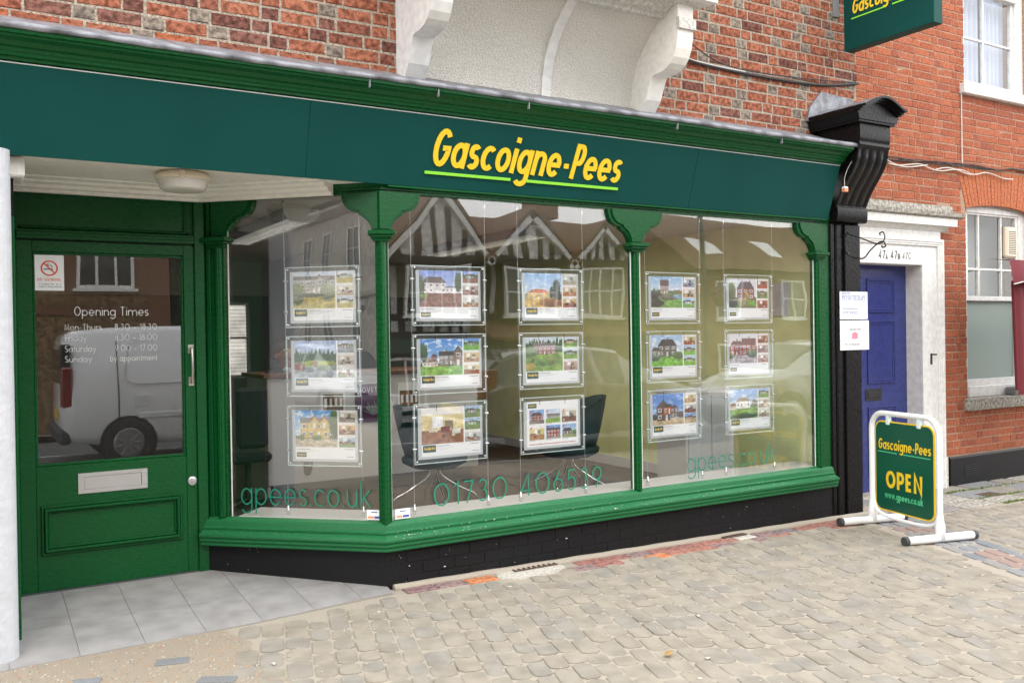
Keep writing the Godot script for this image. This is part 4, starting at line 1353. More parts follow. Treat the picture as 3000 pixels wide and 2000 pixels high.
# ------------------------------------------------------------------ fascia, cornice
func fascia():
	var c := thing("cornice", "green moulded cornice with a lead flashing over the sign board", "cornice")
	var s := st()
	profile_x(s, [V2(-0.14, 2.86), V2(0.1, 2.86), V2(0.11, 2.915), V2(0.168, 2.918), V2(0.17, 2.932), V2(0.186, 2.936), V2(0.19, 2.948), V2(0.2, 2.955), V2(0.206, 2.968), V2(0.222, 2.974), V2(0.24, 2.992), V2(0.266, 3.004), V2(0.27, 3.014), V2(0.284, 3.018), V2(0.288, 3.05), V2(-0.14, 3.19)], -0.8, 6.19)
	put("moulding", s, "green_paint", c)
	s = st()
	s.set_smooth_group(1)
	var nx := 220
	var prof := [V2(-0.148, 3.225), V2(-0.06, 3.185), V2(0.1, 3.125), V2(0.25, 3.078), V2(0.293, 3.066), V2(0.301, 3.054), V2(0.298, 3.036), V2(0.29, 3.034)]
	for i in nx:
		for j in prof.size() - 1:
			var q := []
			for e in [[0, 0], [1, 0], [1, 1], [0, 1]]:
				var x := lerpf(-0.8, 6.24, float(i + e[0]) / nx)
				var p: Vector2 = prof[j + e[1]]
				var k := 0.003 * sin(x * 3.3) + 0.0012 * sin(x * 13.0 + j + e[1]) + 0.0008 * sin(x * 37.0)
				q.append(V(x, p.y + k * (0.4 if j + e[1] < 4 else 1.0), p.x + k * 0.6 * (1.0 if j + e[1] > 0 else 0.0)))
			quad(s, q[3], q[2], q[1], q[0])
	put("lead_flashing", s, "lead", c)
	for x in [1.98, 2.42, 3.06, 4.3, 5.35]:
		s = st()
		box(s, V(x, 2.985, 0.27), V(x + 0.006, 3.03, 0.292), 0.001)
		put("nail_clip", s, "lead", c)
	# the board leans out at the top
	var b := thing("shop_sign", "long dark teal fascia board with raised yellow Gascoigne-Pees lettering", "sign")
	var up := V(0, 0.956, 0.292)
	var t := Transform3D(Basis(V(1, 0, 0), up, V(0, -0.292, 0.956)), V(0, 2.481, 0.032))
	var xs := [-0.8, 1.675, 4.62, 6.172]
	for k in 3:
		s = st()
		box(s, V(xs[k] + 0.001, 0, -0.03), V(xs[k + 1] - 0.001, 0.441, 0), 0.0015, t)
		put("board", s, "teal_board", b)
	s = st()
	box(s, V(-0.8, 0.4415, -0.03), V(6.172, 0.4475, 0.003), 0.001, t)
	put("trim", s, "board_trim", b)
	s = st()
	box(s, V(2.2, -0.012, -0.09), V(6.165, -0.0006, -0.004), 0.001, t)
	put("bottom_return", s, "weathered_green", b)
	# each letter its own raised piece
	spell("letter", b, "yellow_letter", "Gascoigne-Pees", 0.236, 0.138, 0.2, Transform3D(t.basis, t * V(2.458, 0.137, 0.001)), {"x": 0.68, "slant": 0.15, "depth": 0.007, "gap": 0.06, "width": 1.47})
	for e in [[2.428, 3.047], [3.168, 3.933]]:
		s = st()
		box(s, V(e[0], 0.086, 0.0005), V(e[1], 0.104, 0.012), 0.001, t)
		put("underline", s, "lime_line", b)

# ------------------------------------------------------------------ the black pilaster and its console
func pilaster():
	var p := thing("pilaster", "glossy black pilaster with reeded scroll console and arched cap, right of the shopfront", "pilaster")
	var s := st()
	box(s, V(6.226, -0.15, -0.2), V(6.6, 2.46, -0.006), 0.004)
	box(s, V(6.29, -0.15, -0.02), V(6.36, 2.45, 0.012), 0.01)
	box(s, V(6.4, -0.15, -0.02), V(6.6, 2.45, 0.014), 0.006)
	box(s, V(6.23, -0.15, -0.02), V(6.275, 2.45, 0.006), 0.004)
	put("shaft", s, "black_paint", p)
	s = st()
	for k in 12:
		var y := 0.02 + k * 0.081
		box(s, V(6.59, y, -0.1), V(6.612 + rng.randf_range(0, 0.008), y + 0.066, -0.004), 0.006)
	put("brick_edge", s, "old_brick_7", p)
	# console: a curved, reeded front between flat cheeks
	var front := [V2(0.06, 2.46), V2(0.082, 2.47), V2(0.09, 2.52), V2(0.088, 2.575), V2(0.076, 2.59), V2(0.1, 2.64), V2(0.13, 2.7), V2(0.19, 2.785), V2(0.25, 2.87), V2(0.285, 2.94), V2(0.298, 3.0), V2(0.305, 3.04), V2(0.318, 3.06), V2(0.312, 3.085), V2(0.32, 3.12), V2(0.32, 3.235)]
	front = smooth(front, 3)
	s = st()
	var n := 36
	s.set_smooth_group(1)
	for j in front.size() - 1:
		for i in n:
			var q := []
			for e in [[0, 0], [1, 0], [1, 1], [0, 1]]:
				var u := float(i + e[0]) / n
				var c: Vector2 = front[j + e[1]]
				var fade := smoothstep(2.58, 2.64, c.y) * (1.0 - smoothstep(3.0, 3.05, c.y))
				var groove := 0.011 * fade * pow(absf(cos(u * PI * 4.0)), 0.6) if u > 0.02 and u < 0.98 else 0.011 * fade
				q.append(V(lerpf(6.222, 6.602, u), c.y, c.x - 0.011 * fade + groove))
			quad(s, q[0], q[1], q[2], q[3])
	s.set_smooth_group(-1)
	for x in [6.222, 6.602]:
		for j in front.size() - 1:
			var a: Vector2 = front[j]
			var b: Vector2 = front[j + 1]
			var q := [V(x, a.y, -0.15), V(x, a.y, a.x), V(x, b.y, b.x), V(x, b.y, -0.15)]
			if x > 6.4: quad(s, q[1], q[0], q[3], q[2])
			else: quad(s, q[0], q[1], q[2], q[3])
	quad(s, V(6.222, 2.46, -0.15), V(6.602, 2.46, -0.15), V(6.602, 2.46, 0.06), V(6.222, 2.46, 0.06))
	put("console", s, "black_paint", p)
	# cap with a swept, arched top
	s = st()
	box(s, V(6.17, 3.235, -0.149), V(6.63, 3.26, 0.35), 0.004)
	var line := PackedVector2Array([V2(6.165, 3.255)])
	line.append(V2(6.64, 3.255))
	var arch_pts := []
	for k in 25:
		var u := k / 24.0
		arch_pts.append(V2(lerpf(6.66, 6.145, u), 3.315 + 0.085 * pow(sin(PI * u), 1.6)))
	for q in arch_pts: line.append(q)
	prism(s, line, -0.145, 0.36)
	put("cap", s, "black_paint", p)
	s = st()
	for e in [[0.0, 0.014, 0.385], [0.012, 0.028, 0.41], [0.026, 0.044, 0.44]]:
		var band := PackedVector2Array()
		for q in arch_pts:
			var k = (q.x - 6.4) * (1.0 + e[2] * 0.08)
			band.append(V2(6.4 + k, q.y + e[0]))
		for k in range(arch_pts.size() - 1, -1, -1):
			var q: Vector2 = arch_pts[k]
			band.append(V2(6.4 + (q.x - 6.4) * (1.0 + e[2] * 0.08), q.y + e[1]))
		prism(s, band, -0.14, e[2])
	put("cap_moulding", s, "black_paint", p)
	s = st()
	var grey := PackedVector2Array()
	for q in arch_pts: grey.append(V2(6.4 + (q.x - 6.4) * 1.02, q.y + 0.045))
	for k in range(arch_pts.size() - 1, -1, -1): grey.append(V2(6.4 + (arch_pts[k].x - 6.4) * 1.02, arch_pts[k].y + 0.05))
	prism(s, grey, -0.14, 0.4)
	put("lead_cover", s, "lead", p)
	# two professional plates
	var pl := thing("name_plate", "white physiotherapy clinic plate with blue print, upper of two on the black pilaster", "plate", "plates on the black pilaster")
	bx("panel", V(6.318, 1.64, 0.016), V(6.676, 1.876, 0.023), "plastic_white", pl, 0.002)
	s = st()
	var t := Transform3D(Basis(), V(0, 0, 0.0234))
	serif(s, "MIDHURST", 0.022, V2(6.342, 1.85), 0.11, t, true)
	serif(s, "PHYSIOTHERAPY", 0.038, V2(6.34, 1.804), 0.31, t, true)
	box(s, V(6.49, 1.848, 0.0228), V(6.64, 1.853, 0.0236), 0.0)
	box(s, V(6.365, 1.795, 0.0228), V(6.555, 1.8, 0.0236), 0.0)
	serif(s, "CLINIC", 0.014, V2(6.59, 1.787), 0.055, t, false)
	serif(s, "Chartered Physiotherapist", 0.016, V2(6.35, 1.718), 0.2, t, true)
	serif(s, "Tel: 01730 814222", 0.024, V2(6.345, 1.685), 0.2, t, true)
	for e in [[6.375, 6.49, 1.768, 0.005], [6.5, 6.6, 1.768, 0.0025], [6.56, 6.63, 1.752, 0.0025], [6.58, 6.65, 1.716, 0.0025], [6.61, 6.65, 1.7, 0.0025], [6.6, 6.65, 1.687, 0.0025], [6.37, 6.61, 1.656, 0.002]]:
		box(s, V(e[0], e[2], 0.0228), V(e[1], e[2] + e[3], 0.0236), 0.0)
	put("print", s, "blue_print", pl)
	pl = thing("name_plate", "white dental laboratory plate with a red crest, lower of two on the black pilaster", "plate", "plates on the black pilaster")
	bx("panel", V(6.318, 1.376, 0.016), V(6.69, 1.63, 0.023), "plastic_white", pl, 0.002)
	s = st()
	var ring_text := "THE MIDHURST DENTAL"
	for i in ring_text.length():
		var a := deg_to_rad(lerpf(158, 22, i / float(ring_text.length() - 1)))
		var at := V(6.504 + 0.15 * cos(a), 1.5 + 0.098 * sin(a), 0.0234)
		words(s, ring_text[i], 0.013, 0.13, 0.26, Transform3D(Basis(V(0, 0, 1), a - PI / 2), at), {"align": 2})
	serif(s, "LABORATORY", 0.016, V2(6.42, 1.545), 0.17, t, true)
	for k in 9:
		box(s, V(6.36 + k * 0.033, 1.45, 0.0228), V(6.386 + k * 0.033, 1.453, 0.0236), 0.0)
	serif(s, "TEL: 01730 812967", 0.02, V2(6.37, 1.413), 0.2, t, true)
	box(s, V(6.43, 1.398, 0.0228), V(6.585, 1.402, 0.0236), 0.0)
	box(s, V(6.581, 1.402, 0.0228), V(6.585, 1.42, 0.0236), 0.0)
	prism(s, PackedVector2Array([V2(6.573, 1.418), V2(6.593, 1.418), V2(6.583, 1.434)]), 0.0228, 0.0236)
	for c in [V2(6.35, 1.6), V2(6.658, 1.602), V2(6.356, 1.4), V2(6.66, 1.402)]:
		prism(s, PackedVector2Array(arc(c.x, c.y, 0.006, 0.006, 0, 330)), 0.0228, 0.026)
	put("print", s, "black_print", pl)
	s = st()
	prism(s, PackedVector2Array([V2(6.462, 1.525), V2(6.475, 1.52), V2(6.504, 1.534), V2(6.533, 1.52), V2(6.546, 1.525), V2(6.54, 1.5), V2(6.546, 1.472), V2(6.52, 1.474), V2(6.504, 1.467), V2(6.488, 1.474), V2(6.46, 1.47), V2(6.468, 1.5)]), 0.0228, 0.0236)
	put("crest", s, "pink_print", pl)
	# scrolled iron bracket for a hanging basket
	var ib := thing("iron_bracket", "black wrought iron scroll bracket standing out from the pilaster", "bracket")
	s = st()
	var arm := smooth([V(6.42, 2.377, 0.0), V(6.42, 2.326, 0.143), V(6.42, 2.263, 0.295), V(6.42, 2.258, 0.36), V(6.42, 2.3, 0.392), V(6.42, 2.345, 0.378), V(6.42, 2.342, 0.345), V(6.42, 2.322, 0.35)], 5)
	tube(s, arm, 0.0055, 6)
	put("top_arm", s, "iron", ib)
	s = st()
	tube(s, smooth([V(6.42, 2.235, 0.014), V(6.42, 2.18, 0.05), V(6.42, 2.155, 0.12), V(6.42, 2.15, 0.19), V(6.42, 2.206, 0.25), V(6.42, 2.262, 0.33), V(6.42, 2.268, 0.38), V(6.42, 2.232, 0.398), V(6.42, 2.222, 0.37), V(6.42, 2.238, 0.362)], 5), 0.0065, 6)
	put("brace", s, "iron", ib)
	for y in [2.377, 2.225]:
		s = st()
		tube(s, smooth([V(6.42, y + 0.03, 0.022), V(6.4, y + 0.01, 0.024), V(6.41, y - 0.025, 0.024), V(6.44, y - 0.02, 0.024), V(6.445, y + 0.005, 0.024), V(6.425, y + 0.008, 0.024)], 4), 0.005, 6)
		put("scroll", s, "iron", ib)
	# little junction box with its wire on the console
	var jb := thing("junction_box", "tiny red and white junction box hanging from a wire on the black console", "box")
	s = st()
	box(s, V(6.19, 2.69, 0.155), V(6.235, 2.73, 0.19), 0.004)
	put("case", s, "orange_print", jb)
	s = st()
	box(s, V(6.188, 2.715, 0.157), V(6.225, 2.733, 0.192), 0.004)
	put("lid", s, "plastic_white", jb)
	s = st()
	tube(s, smooth([V(6.21, 2.73, 0.17), V(6.2, 2.8, 0.18), V(6.21, 2.87, 0.2), V(6.215, 2.93, 0.24)], 4), 0.003, 5)
	put("wire", s, "cable_white", jb)

func serif(s: SurfaceTool, text: String, size: float, at: Vector2, width: float, t: Transform3D, bold: bool):   # printed serif lettering, size high, as wide as given
	var font := SystemFont.new()
	font.font_names = PackedStringArray(["Droid Serif"])
	font.font_weight = 700 if bold else 400
	var tm := TextMesh.new()
	tm.font = font
	tm.text = text
	tm.font_size = 32
	tm.pixel_size = 0.01
	tm.depth = 0.0
	tm.curve_step = 3.0
	tm.horizontal_alignment = HORIZONTAL_ALIGNMENT_LEFT
	var box_ := tm.get_aabb()
	if box_.size.x <= 0.0: return
	var k := width / box_.size.x
	var ky := size / 0.23
	s.append_from(tm, 0, t * Transform3D(Basis().scaled(V(k, ky, 1)), V(at.x - box_.position.x * k, at.y - box_.position.y * ky, 0)))

# ------------------------------------------------------------------ the brick house next door
func sash(parent: Node3D, x0: float, x1: float, y0: float, y1: float, z: float, bars_x: Array, bars_y: Array, m := "white_paint"):   # one sash: frame, bars and panes
	var s := st()
	box(s, V(x0, y0, z - 0.045), V(x0 + 0.045, y1, z), 0.004)
	box(s, V(x1 - 0.045, y0, z - 0.045), V(x1, y1, z), 0.004)
	box(s, V(x0 + 0.045, y0, z - 0.044), V(x1 - 0.045, y0 + 0.05, z - 0.001), 0.004)
	box(s, V(x0 + 0.045, y1 - 0.04, z - 0.044), V(x1 - 0.045, y1, z - 0.001), 0.004)
	var xs := [x0 + 0.045] + bars_x + [x1 - 0.045]
	var ys := [y0 + 0.05] + bars_y + [y1 - 0.04]
	for x in bars_x: box(s, V(x - 0.011, y0 + 0.05, z - 0.035), V(x + 0.011, y1 - 0.04, z - 0.004), 0.003)
	for y in bars_y: box(s, V(x0 + 0.045, y - 0.011, z - 0.036), V(x1 - 0.045, y + 0.011, z - 0.005), 0.003)
	put("sash", s, m, parent)
	for i in xs.size() - 1:
		for j in ys.size() - 1:
			s = st()
			quad(s, V(xs[i], ys[j], z - 0.024), V(xs[i + 1], ys[j], z - 0.024), V(xs[i + 1], ys[j + 1], z - 0.024), V(xs[i], ys[j + 1], z - 0.024))
			put("pane", s, "glass", parent)

func window_node(parent: Node3D) -> Node3D:
	var o := Node3D.new()
	o.name = numbered("window", parent)
	parent.add_child(o, true)
	return o

func brick_house():
	var h := thing("brick_house", "orange brick house with white sash windows and a blue front door beside the shop", "house")
	var z := -0.5
	var holes := [[7.2, 8.46, -1.0, 2.62], [8.94, 10.16, 0.8, 2.86], [8.94, 10.16, 4.08, 6.6], [7.0, 8.66, 2.52, 2.8], [8.5, 20.0, -1.0, 0.22]]
	# wall core in pieces round the openings
	var s := st()
	for e in [[6.5, 7.2, -0.4, 2.75], [6.5, 8.94, 2.75, 7.0], [8.3, 8.94, -0.4, 2.75], [8.94, 10.16, -0.4, 0.8], [8.94, 10.16, 2.9, 4.08], [10.16, 16.0, -0.4, 7.0], [7.3, 8.3, 2.35, 2.75], [8.94, 10.16, 6.5, 7.0]]:
		box(s, V(e[0], e[2], z - 0.3), V(e[1], e[3], z - 0.004), 0.0)
	put("wall", s, "house_mortar", h)
	bond(h, z, 6.72, 10.5, 0.16, 5.6, 0.0765, 0.22, 0.106, 0.0065, holes + [[8.86, 10.24, 2.78, 3.24]], func(head, p):
		if p.y > 3.75 and p.y < 4.1 and p.x > 8.9: return M["house_brick_%d" % (3 + rng.randi() % 2)]
		return M["house_brick_%d" % ([0, 1, 2, 0, 1, 5, 3, 4][rng.randi() % 8])]
	, V(5.5, 1.5, 3.0), func(p): return p.x < 6.62 or p.x > 10.45)
	# flat rubbed-brick arch over the lower window
	var n := 21
	for k in n:
		var a := lerpf(-0.34, 0.34, (k + 0.06) / n)
		var b := lerpf(-0.34, 0.34, (k + 0.94) / n)
		var c := V2(9.55, 1.1)
		var f := func(an, y): return V2(c.x + tan(an) * (y - c.y), y)
		var low := func(an): return 2.86 - 0.05 * pow(an / 0.34, 2.0)
		s = st()
		prism(s, PackedVector2Array([f.call(a, low.call(a)), f.call(b, low.call(b)), f.call(b, 3.225), f.call(a, 3.225)]), z - 0.03, z + rng.randf_range(0.0, 0.003))
		put("arch_brick", s, "rubbed_brick", h)
	# black plinth
	s = st()
	profile_x(s, [V2(z - 0.1, -0.3), V2(z + 0.022, -0.3), V2(z + 0.022, 0.205), V2(z + 0.01, 0.222), V2(z - 0.1, 0.222)], 8.6, 15.0)
	put("plinth", s, "black_plinth", h)
	s = st()
	for k in 6:
		box(s, V(8.84, 0.0 + k * 0.022, z + 0.02), V(9.1, 0.012 + k * 0.022, z + 0.027), 0.002)
	put("air_brick", s, "black_plinth", h)
	# upper window
	var w := window_node(h)
	s = st()
	box(s, V(8.86, 3.99, z - 0.2), V(10.24, 4.095, z + 0.06), 0.008)
	put("sill", s, "stone_sill" if M.has("stone_sill") else "white_paint", w)
	s = st()
	box(s, V(8.94, 4.095, z - 0.14), V(9.06, 6.5, z - 0.075), 0.004)
	box(s, V(10.02, 4.095, z - 0.14), V(10.16, 6.5, z - 0.075), 0.004)
	box(s, V(9.06, 4.095, z - 0.16), V(10.02, 4.14, z - 0.06), 0.006)
	put("box_frame", s, "white_paint", w)
	sash(w, 9.06, 10.02, 4.14, 5.18, z - 0.1, [9.46], [4.65])
	sash(w, 9.06, 10.02, 5.14, 6.3, z - 0.05, [9.46], [5.7])
	s = st()
	for e in [[9.07, 9.55, 0.8], [9.6, 10.02, 0.3]]:
		var m := 30
		s.set_smooth_group(1)
		for k in m:
			var x0 := lerpf(e[0], e[1], float(k) / m)
			var x1 := lerpf(e[0], e[1], float(k + 1) / m)
			var d0 := z - 0.24 + 0.025 * sin(k * 1.1 + e[2])
			var d1 := z - 0.24 + 0.025 * sin((k + 1) * 1.1 + e[2])
			quad(s, V(x0, 4.1, d0), V(x1, 4.1, d1), V(x1, 6.4, d1), V(x0, 6.4, d0))
	put("curtain", s, "curtain", w)
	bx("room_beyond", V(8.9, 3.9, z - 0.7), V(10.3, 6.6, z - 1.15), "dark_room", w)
	# lower window
	w = window_node(h)
	s = st()
	box(s, V(8.88, 0.685, z - 0.2), V(10.24, 0.81, z + 0.05), 0.008)
	put("sill", s, "stone", w)
	s = st()
	box(s, V(8.94, 0.81, z - 0.14), V(9.06, 2.9, z - 0.075), 0.004)
	box(s, V(10.04, 0.81, z - 0.14), V(10.16, 2.9, z - 0.075), 0.004)
	box(s, V(9.06, 0.81, z - 0.16), V(10.04, 0.93, z - 0.06), 0.008)
	box(s, V(9.06, 2.78, z - 0.14), V(10.04, 2.9, z - 0.07), 0.004)
	put("box_frame", s, "white_paint", w)
	sash(w, 9.06, 10.04, 1.84, 2.8, z - 0.085, [9.31, 9.73], [2.18])
	s = st()
	box(s, V(9.06, 0.93, z - 0.15), V(9.105, 1.88, z - 0.1), 0.004)
	box(s, V(9.995, 0.93, z - 0.15), V(10.04, 1.88, z - 0.1), 0.004)
	box(s, V(9.105, 0.93, z - 0.15), V(9.995, 1.0, z - 0.101), 0.004)
	box(s, V(9.105, 1.84, z - 0.15), V(9.995, 1.88, z - 0.101), 0.004)
	put("sash", s, "white_paint", w)
	bx("frosted_pane", V(9.105, 1.0, z - 0.13), V(9.995, 1.84, z - 0.125), "frosted", w)
	bx("room_beyond", V(8.9, 0.7, z - 0.39), V(10.3, 3.0, z - 0.36), "net_dark", w)
	s = st()
	box(s, V(9.78, 2.32, z - 0.12), V(9.99, 2.66, z - 0.055), 0.02)
	var vent := put("extractor_vent", s, "plastic_cream", w)
	s = st()
	for k in 13:
		box(s, V(9.815, 2.362 + k * 0.02, z - 0.06), V(9.955, 2.37 + k * 0.02, z - 0.0525), 0.001)
	put("slots", s, "black_print", w)
	# door case
	var c := Node3D.new()
	c.name = "door_case"
	h.add_child(c)
	s = st()
	box(s, V(8.14, -0.1, -0.66), V(8.44, 2.43, z + 0.03), 0.004)
	box(s, V(7.0, 2.185, -0.66), V(8.14, 2.43, z + 0.03), 0.004)
	for k in 3:
		var d: float = [0.0, 0.03, 0.065][k]
		box(s, V(8.39 + d * 0.7, -0.1, z), V(8.46 + d * 0.16, 2.41 + d * 0.3, z + 0.05 + d * 0.25), 0.006)
		box(s, V(6.95, 2.375 + d * 0.6, z), V(8.46 + d * 0.15, 2.438 + d * 0.14, z + 0.051 + d * 0.25), 0.006)
	box(s, V(8.137, -0.1, z), V(8.175, 2.22, z + 0.045), 0.006)
	box(s, V(6.95, 2.182, z), V(8.17, 2.22, z + 0.046), 0.006)
	put("architrave", s, "white_paint", c)
	s = st()
	box(s, V(6.9, 2.445, z - 0.05), V(8.44, 2.53, z + 0.045), 0.004)
	profile_x(s, [V2(z, 2.53), V2(z + 0.05, 2.53), V2(z + 0.06, 2.545), V2(z + 0.09, 2.56), V2(z + 0.1, 2.575), V2(z, 2.575)], 6.9, 8.5)
	profile_x(s, [V2(z, 2.575), V2(z + 0.135, 2.575), V2(z + 0.14, 2.65), V2(z, 2.65)], 6.9, 8.585)
	put("hood", s, "white_paint", c)
	s = st()
	profile_x(s, [V2(z, 2.652), V2(z + 0.14, 2.652), V2(z + 0.17, 2.668), V2(z + 0.175, 2.708), V2(z, 2.735)], 6.9, 8.65)
	put("hood_slab", s, "stone", c)
	s = st()
	profile_x(s, [V2(z - 0.02, 2.73), V2(z + 0.03, 2.73), V2(z + 0.02, 2.8), V2(z - 0.02, 2.805)], 6.9, 8.68)
	put("stone_course", s, "stone", c)
	s = st()
	var zz := z + 0.0305
	var t0 := Transform3D(Basis(), V(7.485, 2.235, zz))
	words(s, "47", 0.078, 0.15, 0.24, t0, {"slant": 0.1})
	words(s, "A", 0.05, 0.2, 0.26, Transform3D(Basis(), V(7.59, 2.226, zz)))
	words(s, "47", 0.078, 0.15, 0.24, Transform3D(Basis(), V(7.665, 2.236, zz)), {"slant": 0.1})
	words(s, "B", 0.056, 0.2, 0.3, Transform3D(Basis(), V(7.775, 2.232, zz)))
	words(s, "47", 0.066, 0.13, 0.24, Transform3D(Basis(), V(7.845, 2.236, zz)), {"slant": 0.12})
	words(s, "C", 0.066, 0.12, 0.26, Transform3D(Basis(), V(7.94, 2.238, zz)))
	put("house_numbers", s, "black_print", c)
	s = st()
	box(s, V(8.27, 1.19, z + 0.03), V(8.3, 1.3, z + 0.036), 0.002)
	tube(s, [V(8.285, 1.29, z + 0.034), V(8.29, 1.29, z + 0.07), V(8.31, 1.29, z + 0.075)], 0.008, 6)
	put("door_pull", s, "iron", c)
	# blue door
	s = st()
	var dz := -0.645
	box(s, V(7.28, -0.07, dz - 0.05), V(8.142, 2.19, dz), 0.003)
	for e in [[7.53, 7.955, 1.715, 2.05], [7.53, 7.955, 1.015, 1.64], [7.53, 7.955, 0.1, 0.79], [7.3, 7.45, 1.015, 1.64], [7.3, 7.45, 0.1, 0.79]]:
		for k in 2:
			var i: float = k * 0.022
			var hh: float = [0.013, 0.007][k]
			box(s, V(e[0] + i, e[2] + i, dz), V(e[1] - i, e[2] + i + 0.02, dz + hh), 0.004)
			box(s, V(e[0] + i, e[3] - i - 0.02, dz), V(e[1] - i, e[3] - i, dz + hh), 0.004)
			box(s, V(e[0] + i, e[2] + i, dz), V(e[0] + i + 0.02, e[3] - i, dz + hh - 0.001), 0.004)
			box(s, V(e[1] - i - 0.02, e[2] + i, dz), V(e[1] - i, e[3] - i, dz + hh - 0.001), 0.004)
	put("blue_door", s, "blue_paint", c)
	s = st()
	box(s, V(7.49, 0.85, dz), V(7.735, 0.965, dz + 0.008), 0.003)
	box(s, V(7.52, 0.88, dz + 0.006), V(7.71, 0.935, dz + 0.016), 0.004)
	put("letterbox", s, "iron", c)
	bx("step", V(7.0, -0.2, -0.7), V(8.14, -0.045, -0.44), "stone", h, 0.01)
	# loose white board by the plinth
	var bd := bx("board", V(8.44, -0.08, -0.47), V(8.5, 0.24, -0.435), "flaky_white", self, 0.004)
	tag(bd, "weathered white board stub standing at the end of the black plinth", "board")
	# cables along both walls
	var cb := thing("wall_cables", "tangled black and white cables slung along the orange brick house", "cables")
	for k in 4:
		s = st()
		var pts := []
		for i in 15:
			var x := 6.75 + i * 0.25
			pts.append(V(x, 3.19 + 0.006 * i + 0.018 * sin(i * (1.1 + k * 0.37) + k * 2.0), z + 0.014 + 0.006 * k))
		tube(s, smooth(pts, 3), 0.006 if k < 2 else 0.0045, 5)
		put("cable", s, "cable_black", cb)
	for k in 3:
		s = st()
		var pts := []
		for i in 9:
			var x := 6.9 + k * 0.75 + i * 0.17
			pts.append(V(x, 3.2 + 0.005 * k - 0.055 * absf(sin(i * 0.8 + k)), z + 0.03))
		tube(s, smooth(pts, 4), 0.0065, 5)
		put("cable", s, "cable_white", cb)
	s = st()
	tube(s, [V(8.868, 3.99, z + 0.012), V(8.872, 3.6, z + 0.01), V(8.87, 3.24, z + 0.012)], 0.006, 6)
	put("drop_wire", s, "cable_white", cb)
	cb = thing("wall_cables", "two black cables fixed along the old brick wall right of the oriel", "cables")
	for e in [[0.012, "cable_black", [V(4.3, 3.74, -0.1), V(4.75, 3.66, -0.125), V(5.1, 3.64, -0.135), V(5.7, 3.636, -0.135), V(6.3, 3.66, -0.135), V(6.79, 3.735, -0.135)]], [0.007, "cable_white", [V(4.3, 3.735, -0.11), V(4.7, 3.672, -0.12), V(5.0, 3.652, -0.13), V(5.4, 3.65, -0.135)]], [0.005, "cable_black", [V(4.25, 3.95, 0.0), V(4.7, 3.8, -0.08), V(5.2, 3.67, -0.13), V(6.0, 3.68, -0.13), V(6.78, 3.74, -0.13)]]]:
		s = st()
		tube(s, smooth(e[2], 5), e[0], 6)
		put("cable", s, e[1], cb)
	# grey box left on the sill
	var gb := bx("sill_box", V(9.72, 0.812, -0.56), V(10.05, 0.9, -0.45), "slate", self, 0.012)
	tag(gb, "small grey box on the stone sill of the lower sash window", "box")

